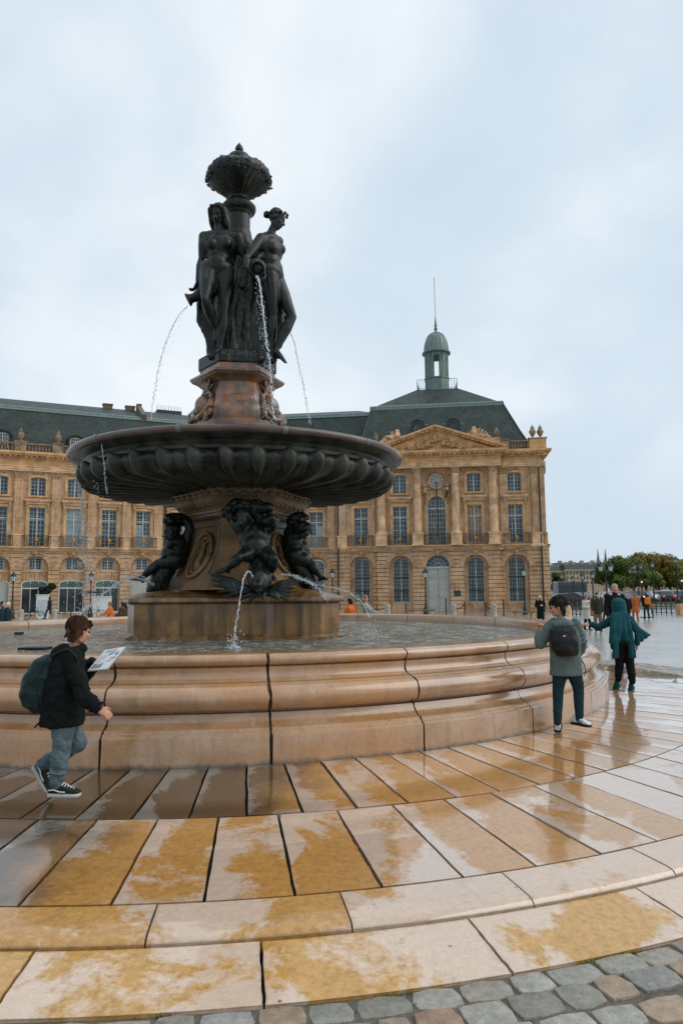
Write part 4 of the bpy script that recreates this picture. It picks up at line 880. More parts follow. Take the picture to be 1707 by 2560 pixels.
def fig(x,z,s,lean=0,dirn=1):
    m_.ball((x,yy-.10,z+.62*s),.10*s,2); m_.tube([(x,yy-.06,z+.52*s),(x-lean*.1,yy-.05,z+.30*s),(x-lean*.25,yy-.02,z)],[.10*s,.15*s,.18*s],8)
    m_.tube([(x-lean*.25,yy,z+.05),(x-lean*.25+dirn*.3*s,yy-.12,z+.16*s),(x-lean*.25+dirn*.55*s,yy-.02,z-.08*s)],[.12*s,.09*s,.06*s],7)
    m_.tube([(x,yy-.06,z+.46*s),(x+dirn*.22*s,yy-.10,z+.36*s),(x+dirn*.38*s,yy-.10,z+.56*s)],[.06*s,.05*s,.04*s],6)
    for k in range(4): m_.ball((x+random.uniform(-.35,.35)*s,yy,z+random.uniform(-.05,.25)*s),random.uniform(.08,.16)*s,1)
fig(ax-.05,14.95,1.35,0,-1); fig(ax-.75,14.55,1.2,-.5,-1); fig(ax+.8,14.6,1.15,.6,1); fig(ax-1.7,14.40,.95,-1,1); fig(ax+1.75,14.45,.95,1,1); fig(ax-2.6,14.27,.7,-1,-1); fig(ax+2.6,14.28,.7,1,-1)
for k in range(46):
    x=random.uniform(-3.6,3.6); h_=(1-abs(x)/5.6)*2.0; m_.ball((ax+x,yy,14.2+random.random()**2*h_*.5),random.uniform(.07,.17),1,(1.4,.6,.8))
m_.build('pediment_relief', MT['carved'], C, smooth='all')
# clock
ck=MB(OFB); y=YP; cz=11.36
ck.lathe((0,0,0),[(.01,0)],3) if False else None
def disc(mb_,c,z,y0,r,y1,n=32): mb_.prism([(c+r*cos(2*pi*k/n),z+r*sin(2*pi*k/n)) for k in range(n)],y0,y1)
m_=MB(OFB); disc(m_,ax-.04,cz,y-.22,.60,y-.02); clk=m_.build('clock_face', M('clock_enamel',srgb(150,160,165),.35,.2,5,bmp=0), C)
m_=MB(OFB); m_.tube([(ax-.04+.68*cos(2*pi*k/32),y-.22,cz+.68*sin(2*pi*k/32)) for k in range(33)],.085,8); m_.tube([(ax-.04+.24*cos(2*pi*k/20),y-.235,cz+.24*sin(2*pi*k/20)) for k in range(21)],.03,6); m_.build('clock_bezel', MT['carved'], clk, smooth='all')
m_=MB(OFB)
for k in range(12): a=2*pi*k/12; m_.obox((ax-.04+.46*cos(a),y-.235,cz+.46*sin(a)),(cos(a)*.10,0,sin(a)*.10),(0,.012,0),(-sin(a)*.035,0,cos(a)*.035))
m_.build('clock_numerals', flat('clock_ink',srgb(30,45,60),.4), clk)
m_=MB(OFB)
for a,l in ((2.2,.42),(-.5,.30)): m_.obox((ax-.04+cos(a)*l/2,y-.25,cz+sin(a)*l/2),(cos(a)*l/2,0,sin(a)*l/2),(0,.01,0),(-sin(a)*.022,0,cos(a)*.022))
m_.ball((ax-.04,y-.25,cz),.11,2,(1,.4,1)); m_.build('clock_hands', MT['gold'], clk)
m_=MB(OFB); random.seed(9)
for s_ in (-1,1):
    x=ax-.04+s_*1.0; m_.ball((x,y-.22,10.95),.14,2); m_.tube([(x,y-.2,10.8),(x+s_*.03,y-.2,10.5),(x-s_*.1,y-.16,10.15)],[.14,.19,.2],8); m_.tube([(x,y-.2,10.75),(x-s_*.25,y-.25,10.62),(x-s_*.45,y-.2,10.75)],.07,6)
    m_.tube([(x+s_*.1,y-.16,10.75),(x+s_*.26,y-.1,11.05),(x+s_*.2,y-.1,11.35)],[.12,.1,.03],6); m_.tube([(x-s_*.05,y-.15,10.2),(x-s_*.2,y-.12,9.9),(x-s_*.1,y-.1,9.6),(x,y-.1,9.2)],[.16,.13,.1,.05],7)
    for k in range(10): m_.ball((x+random.uniform(-.25,.25),y-.1,random.uniform(9.6,11.9)),random.uniform(.07,.13),1)
for k in range(18): a=pi*k/17; m_.ball((ax-.04+.95*cos(a),y-.08,11.5+.72*sin(a)),random.uniform(.08,.14),1)
m_.build('clock_carvings', MT['carved'], C, smooth='all')
# parapets, trophies, urns
m_=MB(OFB); m_.box(7.9,11.6,-.45,.5,14.1,15.20); m_.box(-.2,3.4,-.45,.5,14.1,15.20); m_.box(7.85,11.65,-.5,.55,15.2,15.3); m_.box(-.25,3.45,-.5,.55,15.2,15.3); m_.build('parapet', MT['trim'], C)
for cx,s_ in ((9.5,1),(1.9,-1)):
    m_=MB(OFB); random.seed(int(cx*3))
    for k in range(60):
        u=random.uniform(-1.2,1.2); h_=1.15*(1-abs(u)*.62); m_.ball((cx+u,-.1+random.uniform(-.15,.15),15.3+random.random()*h_*.8),random.uniform(.08,.19),1,(1.2,1,.9))
    for k in range(10): a=random.uniform(.2,2.9); m_.tube([(cx+cos(a)*.2,-.1,15.5),(cx+cos(a)*1.15,-.1,15.45+sin(a)*.9)],[.05,.03],5)
    m_.ball((cx-.25*s_,-.15,16.30),.20,2); m_.ball((cx-.25*s_,-.15,15.95),.28,2); m_.build('carved_trophy', MT['pale'], C, smooth='all')
urn(C,11.3,-.1,15.3,.9,1.0); urn(C,.1,-.1,15.3,.9,1.0)
balustrade(C,11.7,15.3,14.12,15.02,-.1,[11.95,14.9]); balustrade(C,XL,-.3,14.12,15.02,-.1,[-3.1,-.6])
for xx,yy_ in ((14.55,.0),(15.25,.1)): urn(C,xx,yy_,15.15,1.05,1.25)
m_=MB(OFB); m_.box(14.2,15.7,-.35,1.3,14.12,15.12); m_.box(14.1,15.8,-.42,1.4,15.12,15.2); m_.box(15.4,15.7,.2,14,14.12,15.0); m_.build('corner_block', MT['trim'], C)
# roof
def loft_quads(rings, nm, mat, par):
    m_=MB(OFB); vs=[p for r_ in rings for p in r_]; n=4; fs=[(j*n+i,j*n+(i+1)%n,(j+1)*n+(i+1)%n,(j+1)*n+i) for j in range(len(rings)-1) for i in range(n)]+[(0,1,2,3),tuple((len(rings)-1)*n+i for i in range(4))]; m_.add(vs,fs); return m_.build(nm,mat,par)
def rq(x0,x1,y0,y1,z): return [(x0,y0,z),(x1,y0,z),(x1,y1,z),(x0,y1,z)]
rf=loft_quads([rq(-2.0,14.6,.6,16.2,14.3),rq(-1.3,13.6,1.6,15.3,16.3),rq(-.62,12.25,3.6,13.6,19.6),rq(3.85,8.05,7.4,10.0,22.35)],'roof',MT['slate'],C)
m_=MB(OFB); cs=rq(-.62,12.25,3.6,13.6,19.63)+[(-.62,3.6,19.63)]
for i in range(4): m_.tube([cs[i],cs[i+1]],.17,8); a,b=Vector(cs[i]),Vector(cs[i+1]); 
m_.box(-.70,12.33,3.45,3.6,19.3,19.56); m_.build('roof_roll', MT['zinc'], rf)
for q_ in ([(14.6,.6,14.3),(13.6,1.6,16.3),(12.25,3.6,19.6)],[(-2.0,.6,14.3),(-1.3,1.6,16.3),(-.62,3.6,19.6)]): m_=MB(OFB); m_.tube(q_,.09,6); m_.build('hip_ridge', MT['slate'], rf)
def oeil(c):
    z=16.75; y=1.05; m_=MB(OFB); m_.prism([(c-.62,z-1.1),(c+.62,z-1.1),(c+.66,z+.2)]+[(c+.62*cos(pi*k/8),z+.25+.55*sin(pi*k/8)) for k in range(9)]+[(c-.66,z+.2)],y,y+2.0)
    m_.tube([(c+.42*cos(2*pi*k/24),y-.03,z+.52*sin(2*pi*k/24)) for k in range(25)],.06,6); m_.tube([(c+.72*cos(pi*k/10),y-.02,z+.32+.55*sin(pi*k/10)) for k in range(11)],.07,6)
    m_.build('oval_dormer', MT['dark_slate'], rf)
    m_=MB(OFB); m_.ball((c-.80,y,z+.32),.12,1); m_.ball((c+.80,y,z+.32),.12,1); m_.build('scroll', MT['zinc'], rf)
    m_=MB(OFB); m_.prism([(c+.38*cos(2*pi*k/20),z+.48*sin(2*pi*k/20)) for k in range(20)],y-.02,y); m_.build('pane', MT['glass'], rf)
oeil(4.05); oeil(7.40)
# cupola
cu=5.97; cy=8.75; ctr=(cu,cy,0); m_=MB(OFB)
m_.lathe(ctr,[(1.55,22.2),(1.55,22.35),(1.38,22.4),(1.34,23.6),(1.42,23.68),(1.42,23.78)],8,pi/8,2*pi+pi/8)
for k in range(8):
    a=pi/8+2*pi*k/8
    for rr_,z0_,z1_,t_ in ((1.17,23.78,26.3,.17),): m_.obox((cu+rr_*cos(a),cy+rr_*sin(a),(z0_+z1_)/2),(cos(a)*.12,sin(a)*.12,0),(-sin(a)*t_*(1 if k%2 else 1.0),cos(a)*t_,0),(0,0,(z1_-z0_)/2))
for k in range(4):      # solid diagonal piers between four arched openings
    a=radians(45+90*k); 
    for da in (-.19,0,.19): m_.obox((cu+1.14*cos(a+da),cy+1.14*sin(a+da),25.04),(cos(a+da)*.09,sin(a+da)*.09,0),(-sin(a+da)*.16,cos(a+da)*.16,0),(0,0,1.26))
for k in range(4):      # arch heads
    a=radians(-90+90*k); 
    for j in range(10):
        b=pi*j/9; u=.50*cos(b); z=25.55+.50*sin(b); o=Vector((cos(a),sin(a),0)); t_=Vector((-sin(a),cos(a),0)); c_=Vector((cu,cy,0))+o*1.12+t_*(.60*cos(b)); m_.obox((c_.x,c_.y,(z+.1+26.35)/2),tuple(o*.10),tuple(t_*.08),(0,0,(26.35-z-.1)/2))
m_.lathe(ctr,[(1.22,26.2),(1.26,26.3),(1.30,26.42),(1.50,26.52),(1.53,26.66),(1.42,26.74),(1.32,26.80)],32); m_.build('cupola', MT['copper'], C, smooth=True, angle=30)
m_=MB(OFB); m_.lathe(ctr,[(1.30,26.78),(1.28,27.1),(1.24,27.5),(1.14,27.95),(.95,28.4),(.68,28.72),(.35,28.90),(.20,28.95),(.2,29.05)],32)
for k in range(16): a=2*pi*k/16; m_.tube([(cu+r_*cos(a),cy+r_*sin(a),z_) for r_,z_ in ((1.31,26.8),(1.29,27.1),(1.25,27.5),(1.15,27.95),(.96,28.42),(.69,28.74),(.35,28.93))],.03,5)
m_.build('dome', MT['zinc'], C, smooth=True)
m_=MB(OFB); m_.lathe(ctr,[(.22,28.95),(.14,29.05),(.12,29.2),(.20,29.3),(.20,29.4),(.10,29.5),(.13,29.62),(.17,29.7),(.10,29.78),(.13,29.82),(.02,30.9)],14); m_.tube([(cu,cy,30.8),(cu-.05,cy,35.2)],.028,5); m_.build('spire_finial', MT['copper'], C, smooth=True)
m_=MB(OFB)
for y_ in (7.5,):
    for x0,x1 in ((3.9,4.75),(7.2,8.05)):
        for z_ in (22.5,23.45): m_.tube([(x0,y_,z_),(x1,y_,z_)],.025,5)
        for k in range(4): x=x0+(x1-x0)*k/3; m_.tube([(x,y_,22.3),(x,y_,23.45)],.022,5)
for x_ in (3.9,8.05): m_.tube([(x_,7.5,23.45),(x_,10,23.45)],.025,5); m_.tube([(x_,10,22.3),(x_,10,23.45)],.025,5); m_.prism([(x_-.02,22.3),(x_+.25*(1 if x_<5 else -1),22.3),(x_,23.3)],7.48,7.52)
m_.build('roof_railing', MT['copper'], C)
downpipe(C,14.95,-.22,GZ+.3,12.5); downpipe(C,XL-.05,-.15,GZ+.3,13)
m_=MB(OFB); m_.box(7.05,7.65,YP-.03,YP+.0,.85,1.35); m_.build('wall_plaque', MT['sign_grey'], C)
m_=MB(OFB); m_.tube([(ax,YP-1.4,7.2),(ax,YP-1.4,11.0)],.06,8); m_.tube([(ax,YP-.5,6.0),(ax,YP-1.4,7.2)],.06,8); m_.ball((ax,YP-1.4,11.05),.11,1); m_.build('flagpole', MT['dark_frame'], C)
# ------------------------------------------------------------------ organic solids: tapered limbs and ellipsoids fused into one skin
def V3(*a): return Vector(a if len(a)==3 else a[0])
def cap_(b, p0, r0, p1, r1, n=12):
    p0,p1=Vector(p0),Vector(p1); d=p1-p0; L=d.length
    if L<1e-5: return
    z=d/L; x=z.cross(Vector((0,0,1)) if abs(z.z)<.9 else Vector((1,0,0))).normalized(); y=z.cross(x); vs=[]; rings=[]
    for k in range(4): a=-pi/2+pi/2*(k+.35)/4.35; rings.append((p0+z*(r0*sin(a)),r0*cos(a)))
    rings.append((p0,r0)); rings.append((p1,r1))
    for k in range(1,5): a=pi/2*(k)/4.35; rings.append((p1+z*(r1*sin(a)),r1*cos(a)))
    for c,r in rings:
        for k in range(n): a=2*pi*k/n; vs.append(c+(x*cos(a)+y*sin(a))*r)
    fs=[(j*n+i,(j*n+(i+1)%n),((j+1)*n+(i+1)%n),(j+1)*n+i) for j in range(len(rings)-1) for i in range(n)]
    fs.append(tuple(range(n))[::-1]); fs.append(tuple((len(rings)-1)*n+i for i in range(n))); b.add(vs,fs)
def ell_(b, c, r, X=None, Z=None, n=16):
    c=Vector(c); Zv=Vector(Z).normalized() if Z else Vector((0,0,1)); Xv=Vector(X) if X else Vector((1,0,0)); Xv=(Xv-Zv*Xv.dot(Zv)).normalized(); Yv=Zv.cross(Xv); vs=[]; m=9
    for j in range(1,m):
        t=-pi/2+pi*j/m
        for k in range(n): a=2*pi*k/n; vs.append(c+Xv*(r[0]*cos(t)*cos(a))+Yv*(r[1]*cos(t)*sin(a))+Zv*(r[2]*sin(t)))
    vs.append(c-Zv*r[2]); vs.append(c+Zv*r[2]); B=(m-1)*n
    fs=[(j*n+i,j*n+(i+1)%n,(j+1)*n+(i+1)%n,(j+1)*n+i) for j in range(m-2) for i in range(n)]
    fs+=[(i,B,(i+1)%n)[::1] for i in range(n)]+[((m-2)*n+i,(m-2)*n+(i+1)%n,B+1) for i in range(n)]; b.add(vs,fs)
def loft_(b, rings, n=20, sq=1.0):
    vs=[]
    for c,U,W in rings:
        c,U,W=Vector(c),Vector(U),Vector(W)
        for k in range(n):
            a=2*pi*k/n; ca,sa=cos(a),sin(a); ca=math.copysign(abs(ca)**sq,ca); sa=math.copysign(abs(sa)**sq,sa); vs.append(c+U*ca+W*sa)
    L=len(rings); fs=[(j*n+i,j*n+(i+1)%n,(j+1)*n+(i+1)%n,(j+1)*n+i) for j in range(L-1) for i in range(n)]
    fs.append(tuple(range(n))[::-1]); fs.append(tuple((L-1)*n+i for i in range(n))); b.add(vs,fs)
TX={}
def solid(name, mb, mat, parent=None, vox=.01, smooth=3, wrinkle=0, wscale=.12, fac=.5):
    """fuse the shapes collected in mb into one continuous skin"""
    me=bpy.data.meshes.new(name+'_raw'); me.from_pydata(mb.v,[],mb.f)
    bm=bmesh.new(); bm.from_mesh(me); bmesh.ops.recalc_face_normals(bm,faces=bm.faces); bm.to_mesh(me); bm.free()
    o=bpy.data.objects.new(name,me); COL.objects.link(o)
    r=o.modifiers.new('r','REMESH'); r.mode='VOXEL'; r.voxel_size=vox
    s=o.modifiers.new('s','SMOOTH'); s.iterations=smooth; s.factor=fac
    if wrinkle:
        t=TX.get(wscale)
        if not t: t=bpy.data.textures.new('folds','CLOUDS'); t.noise_scale=wscale; t.noise_depth=2; TX[wscale]=t
        d=o.modifiers.new('d','DISPLACE'); d.texture=t; d.strength=wrinkle; d.mid_level=.5
    dg=bpy.context.evaluated_depsgraph_get(); m2=bpy.data.meshes.new_from_object(o.evaluated_get(dg)); bpy.data.objects.remove(o); bpy.data.meshes.remove(me)
    m2.name=name; m2.materials.clear(); m2.materials.append(mat); m2.polygons.foreach_set('use_smooth',[True]*len(m2.polygons))
    o=bpy.data.objects.new(name,m2); COL.objects.link(o); o.parent=parent; return o
def hand_(b, wr, d, pn, s=1.0, curl=.6, side=1, spread=.12):
    """palm, four unequal bent fingers and a thumb; d points along the hand, pn out of the palm"""
    d=Vector(d).normalized(); pn=Vector(pn); pn=(pn-d*pn.dot(d)).normalized(); t=d.cross(pn)*side; wr=Vector(wr)
    pc=wr+d*.048*s; ell_(b,pc,(.042*s,.018*s,.052*s),X=t,Z=d)
    for i,(off,ln) in enumerate(((.030,.94),(.011,1.05),(-.009,.98),(-.028,.78))):
        a0=.20+curl*.7; p=wr+d*.088*s+t*off*s; rad=(.0088,.0082,.0074); dirn=(d+t*off*spread*10*(1-curl)).normalized(); L=(.038,.026,.020)
        A=a0; d0=dirn
        for k in range(3):
            dirn=d0*cos(A)+pn*sin(A); q_=p+dirn*L[k]*ln*s; cap_(b,p,rad[k]*s,q_,rad[min(2,k+1)]*s*.96,8); p=q_; A+=curl*1.1
    p=wr+d*.025*s+t*.030*s; q_=p+(d*.55+t*.75+pn*.35).normalized()*.036*s; cap_(b,p,.013*s,q_,.0105*s,8); r_=q_+(d*.9+t*.15+pn*.5).normalized()*.030*s; cap_(b,q_,.0105*s,r_,.0085*s,8)
def head_(b, c, face, up, s=1.0, female=False, ears=True):
    c=Vector(c); f=Vector(face).normalized(); u=Vector(up); u=(u-f*u.dot(f)).normalized(); l=u.cross(f)
    P=lambda x,y,z: c+(l*x+f*y+u*z)*s
    ell_(b,P(0,-.012,.028),(.074*s,.093*s,.085*s),X=l,Z=u)            # skull
    ell_(b,P(0,.018,-.035),(.058*s,.066*s,.078*s),X=l,Z=u)            # face
    ell_(b,P(0,.052,-.088),(.026*s,.024*s,.022*s),X=l,Z=u)            # chin
    cap_(b,P(.035,.005,-.075),.02*s,P(.012,.055,-.092),.016*s,8); cap_(b,P(-.035,.005,-.075),.02*s,P(-.012,.055,-.092),.016*s,8)
    cap_(b,P(-.03,.077,.012),.012*s,P(.03,.077,.012),.012*s,8)        # brow
    cap_(b,P(0,.084,.002),.007*s,P(0,.106,-.034),.0115*s,8); cap_(b,P(-.012,.090,-.036),.007*s,P(.012,.090,-.036),.007*s,8)
    for sx in (-1,1): ell_(b,P(sx*.036,.058,-.028),(.022*s,.022*s,.022*s),X=l,Z=u); 
    cap_(b,P(-.016,.083,-.056),.0068*s,P(.016,.083,-.056),.0068*s,8); cap_(b,P(-.013,.081,-.067),.007*s,P(.013,.081,-.067),.007*s,8)
    if ears:
        for sx in (-1,1): ell_(b,P(sx*.077,-.008,-.012),(.009*s,.020*s,.031*s),X=l+f*(.4*sx*-1),Z=u)
    return P
def limb(b, a, ra, m, rm, c, rc, bulge=None):
    a,m,c=Vector(a),Vector(m),Vector(c); cap_(b,a,ra,m,rm); cap_(b,m,rm,c,rc)
def body_(b, J, s, female=False, bare_hands=True, build=1.0):
    """nude anatomy on the joints J"""
    g=lambda k: Vector(J[k])
    sh=(g('shR')-g('shL')); lat=sh.normalized(); shc=(g('shR')+g('shL'))/2; hc=(g('hipL')+g('hipR'))/2; hl=(g('hipR')-g('hipL')).normalized()
    up=(shc-hc).normalized(); fw=up.cross(lat); fw=fw if fw.dot(Vector(J['fwd']))>0 else -fw; k=s*build
    pel=hc+up*.03*s; waist=hc.lerp(shc,.42); rib=hc.lerp(shc,.72)
    ell_(b,pel+fw*0,(.165*k,.115*k,.12*s),X=hl,Z=up); ell_(b,waist,(.118*k if female else .13*k,.090*k,.14*s),X=(lat+hl),Z=up); ell_(b,rib,(.148*k,.108*k,.17*s),X=lat,Z=up)
    cap_(b,g('shL')+lat*.02*s,.052*k,shc+up*.02*s,.07*k); cap_(b,g('shR')-lat*.02*s,.052*k,shc+up*.02*s,.07*k)
    if female:
        for q_ in (-1,1): ell_(b,rib+lat*.068*k*q_+fw*.078*k-up*.010*s,(.048*k,.050*k,.052*k),X=lat,Z=up); ell_(b,hc+hl*.07*k*q_-fw*.075*k-up*.03*s,(.085*k,.08*k,.09*k),X=hl,Z=up)
        ell_(b,hc+fw*.05*k+up*.07*s,(.10*k,.07*k,.10*k),X=hl,Z=up)
    cap_(b,shc+up*.02*s,.060*k,g('neck'),.050*s); cap_(b,g('neck'),.050*s,g('head')-up*.02*s,.047*s)
    for q_ in 'LR':
        h,kn,an,to=g('hip'+q_),g('kn'+q_),g('an'+q_),g('to'+q_)
        cap_(b,h,.092*k,h.lerp(kn,.5),.074*k); cap_(b,h.lerp(kn,.5),.074*k,kn,.052*s); cap_(b,kn,.053*s,kn.lerp(an,.35)-fw*.012*s,.054*k); cap_(b,kn.lerp(an,.35)-fw*.012*s,.054*k,an,.034*s)
        td=(to-an); td2=Vector((td.x,td.y,0)).normalized() if td.length>0 else fw
        heel=an-(to-an).normalized()*.03*s; cap_(b,an,.034*s,an.lerp(to,.55),.030*s); cap_(b,an.lerp(to,.55),.030*s,to,.021*s); cap_(b,an,.03*s,an-td.normalized()*.035*s+Vector((0,0,-.045*s)),.028*s)
        tl=td.normalized().cross(Vector((0,0,1)))
        for i in range(5): cap_(b,an.lerp(to,.7)+tl*(i-2)*.016*s,.014*s,to+tl*(i-2)*.018*s+td.normalized()*.02*s,.010*s,8)
        S,E,W=g('sh'+q_),g('el'+q_),g('wr'+q_)
        cap_(b,S,.054*k,S.lerp(E,.45),.046*k); cap_(b,S.lerp(E,.45),.046*k,E,.037*s); cap_(b,E,.038*s,E.lerp(W,.3),.039*k); cap_(b,E.lerp(W,.3),.039*k,W,.025*s)
# ------------------------------------------------------------------ the three graces (bronze)
def statue(name, J, s, label, hair, org, drape=None, hands=()):
    e=empty(name, org, label=label, cat='statue', group='bronze women round the fountain column'); b=MB(org)
    body_(b,J,s,True,build=1.30); P=head_(b,J['head'],J['face'],J['up'],s*1.14,True)
    for h in hands: hand_(b,*h)
    solid('body',b,MT['bronze'],e,.016,4)
    b=MB(org); hair(b,P,s); solid('hair',b,MT['bronze'],e,.014,2,.02,.05)
    if drape: b=MB(org); drape(b); solid('drapery',b,MT['bronze'],e,.02,2,.035,.09)
    return e
sg=1.5
Y1=12.12
J1=dict(head=PX(546,536,Y1-.04),face=(-.25,-.9,-.42),up=(-.05,-.3,1),neck=PX(545,566,Y1),shL=PX(594,594,Y1+.06),shR=PX(511,593,Y1),elR=PX(504,647,Y1+.02),wrR=PX(494,706,Y1-.05),elL=PX(612,650,Y1+.15),wrL=PX(602,700,Y1+.1),
 hipR=PX(523,678,Y1),hipL=PX(562,680,Y1+.05),knR=PX(514,750,Y1-.34),anR=PX(541,826,Y1+.05),toR=PX(536,850,Y1-.02),knL=PX(561,780,Y1-.04),anL=PX(550,872,Y1+.0),toL=PX(523,890,Y1-.30),fwd=(-.2,-1,0))
def hair1(b,P,s):
    ell_(b,P(0,-.025,.045),(.088*s,.100*s,.082*s)); 
    cap_(b,P(0,-.06,.0),.075*s,P(0,-.075,-.16),.07*s)
    for q_ in (-1,1):
        for i in range(3): cap_(b,P(q_*.070,.035-.03*i,.05),.032*s,P(q_*.080,.01-.02*i,-.08),.034*s); cap_(b,P(q_*.080,.01-.02*i,-.08),.034*s,P(q_*.075,-.03,-.20),.024*s)
        for i in range(0): cap_(b,P(q_*.078,-.01-.03*i,.04),.034*s,P(q_*(.088),-.03-.02*i,-.10),.030*s); cap_(b,P(q_*.088,-.03-.02*i,-.10),.030*s,P(q_*.080,-.06,-.22),.02*s)
    cap_(b,P(-.045,.055,.085),.020*s,P(.045,.055,.085),.020*s)
def drape1(b):
    pts=[(600,596,.10),(612,640,.05),(606,700,.0),(590,770,.05),(580,840,.1),(584,893,.15)]
    for k in range(7):
        o_=(k-3)*11; cap=[PX(x+o_*(.35+.9*i/5),y,Y1+d_+.12+.05*(k%2)) for i,(x,y,d_) in enumerate(pts)]
        for i in range(5): cap_(b,cap[i],.05+.012*i,cap[i+1],.06+.012*i)
    for k in range(4):
        q_=[PX(500+k*5,715,Y1+.25),PX(499+k*8,800,Y1+.22),PX(520+k*6,842,Y1+.2),PX(527+k*4,893,Y1+.2)]
        for i in range(3): cap_(b,q_[i],.06,q_[i+1],.06)
G1=statue('bronze_statue',J1,sg,'bronze nude woman with long hair facing the viewer, tipping a jug at left',hair1,tuple(PX(545,893,Y1)),drape1,
  [(J1['wrR'],(-.35,-.15,-1),(-.9,0,-.1),sg,.7,1),(J1['wrL'],(.2,-.2,-1),(0,-1,0),sg,.5,-1)])
Y2=12.30
J2=dict(head=PX(692,548,Y2),face=(.95,-.12,-.42),up=(.35,0,1),neck=PX(677,583,Y2),shR=PX(653,597,Y2-.20),shL=PX(695,604,Y2+.26),elR=PX(616,646,Y2-.48),wrR=PX(619,672,Y2-.62),elL=PX(640,648,Y2-.25),wrL=PX(661,686,Y2-.55),
 hipR=PX(672,690,Y2-.10),hipL=PX(684,692,Y2+.14),knR=PX(683,792,Y2-.02),anR=PX(679,878,Y2+.05),toR=PX(697,894,Y2-.05),knL=PX(731,792,Y2+.0),anL=PX(690,876,Y2-.12),toL=PX(712,904,Y2-.22),fwd=(1,-.2,0))
def hair2(b,P,s):
    ell_(b,P(0,-.025,.045),(.086*s,.098*s,.082*s)); ell_(b,P(0,-.125,.01),(.042*s,.048*s,.045*s))
    for k in range(12): a=2*pi*k/12; ell_(b,P(.082*cos(a),-.01+.10*sin(a),.045+.035*sin(a)),(.02*s,.02*s,.024*s))
def drape2(b):
    for k in range(6):
        q_=[PX(625+k*9,660,Y2+.12),PX(628+k*9,740,Y2+.05),PX(630+k*10,820,Y2+.05),PX(622+k*12,900,Y2+.02)]
        for i in range(3): cap_(b,q_[i],.075,q_[i+1],.08)
    q_=[PX(700,760,Y2+.25),PX(700,806,Y2+.2),PX(694,860,Y2+.2)]; cap_(b,q_[0],.07,q_[1],.08); cap_(b,q_[1],.08,q_[2],.10)
G2=statue('bronze_statue',J2,sg,'bronze nude woman with wreathed hair in profile facing right, pouring a jug',hair2,tuple(PX(680,893,Y2)),drape2,
  [(J2['wrR'],(.5,-.4,-.7),(.8,.2,.1),sg,.8,-1),(J2['wrL'],(.1,-.5,-.8),(-.9,-.2,.3),sg,.8,1)])
# third one behind the column: same figure turned about the axis, its own jug and jet
G3=copy_tree(G1); off=Vector(G1.location)-Vector((BC.x,BC.y,0)); rz=radians(165); G3.location=Matrix.Rotation(rz,3,'Z')@off+Vector((BC.x,BC.y,0)); G3.rotation_euler=(0,0,rz)
G3['label']='bronze draped woman standing hidden behind the column of the fountain'
# drapery mass round the column
dm=empty('drapery_core',(BC.x,BC.y,5.85),label='dark bronze folds of cloth hanging round the column between the women',cat='drapery'); b=MB((BC.x,BC.y,5.85)); random.seed(4)
for k in range(26):
    a=2*pi*k/26; r0=.40+.05*(k%2); p=[(BC.x+(r0+.05*z_)*cos(a+.1*z_),BC.y+(r0+.05*z_)*sin(a+.1*z_),7.75-z_*1.9) for z_ in (0,.33,.66,1)]
    for i in range(3): cap_(b,p[i],.075,p[i+1],.085)
cap_(b,(BC.x,BC.y,5.95),.44,(BC.x,BC.y,7.6),.36,20); solid('folds',b,MT['bronze'],dm,.022,2,.03,.1)
# jugs
def jug(mouth, axis, label, s=1.0):
    ax_=Vector(axis).normalized(); e=empty('water_jug',tuple(mouth),label=label,cat='jug',group='bronze jugs poured by the women'); m_=MB(); m_.lathe((0,0,0),[(.085,.0),(.10,-.005),(.105,.01),(.075,.05),(.06,.10),(.075,.16),(.12,.24),(.135,.32),(.12,.42),(.07,.50),(.04,.52)],20,cap=False); m_.lathe((0,0,0),[(.08,.004),(.055,.06),(.045,.12)],20,cap=True)
    o=m_.build('vessel', MT['bronze'], e, smooth='all'); m_=MB(); m_.tube([(.07,0,.08),(.16,0,.10),(.19,0,.2),(.13,0,.3)],.018,6); m_.build('handle', MT['bronze'], e, smooth='all')
    e.rotation_euler=(-ax_).to_track_quat('Z','Y').to_euler(); e.scale=(s,s,s); return e
jm1=PX(470,750,Y1-.08); jug(jm1,(-.85,-.1,-.45),'bronze jug held low at left by the long haired woman',1.15)
jm2=PX(644,672,Y2-.80); jug(jm2,(.12,-.85,-.45),'bronze jug with open mouth towards the viewer, held by the wreathed woman',1.2)
jm3=PX(716,800,13.6); jug(jm3,(.75,.5,-.5),'bronze jug poured behind the fountain column at right',1.1)
# ------------------------------------------------------------------ putti on dolphins
def putto(name, J, s, label, org, extra=None, fins=None):
    e=empty(name, org, label=label, cat='statue', group='bronze cherubs seated round the pedestal'); b=MB(org); g=lambda k: Vector(J[k])
    body_(b,J,s,False,build=1.38); P=head_(b,J['head'],J['face'],J['up'],s*1.32)
    for q_ in 'LR': ell_(b,g('wr'+q_),(.05*s,.05*s,.06*s))
    hc=(g('hipL')+g('hipR'))/2; shc=(g('shL')+g('shR'))/2; ell_(b,hc.lerp(shc,.3)+Vector(J['fwd']).normalized()*.05*s,(.17*s,.15*s,.17*s)); solid('body',b,MT['bronze'],e,.018,4)
    b=MB(org); random.seed(3)
    for k in range(26):
        a=random.uniform(0,2*pi); t=random.uniform(.1,1.2); ell_(b,P(.115*cos(a)*sin(t),-.03+.13*sin(a)*sin(t)*.9,.05+.105*cos(t)),(.035*s*1.2,.035*s*1.2,.035*s*1.2))
    solid('hair',b,MT['bronze'],e,.016,1,.02,.04)
    if extra: b=MB(org); extra(b); solid('attribute',b,MT['bronze'],e,.018,2,.02,.06)
    return e
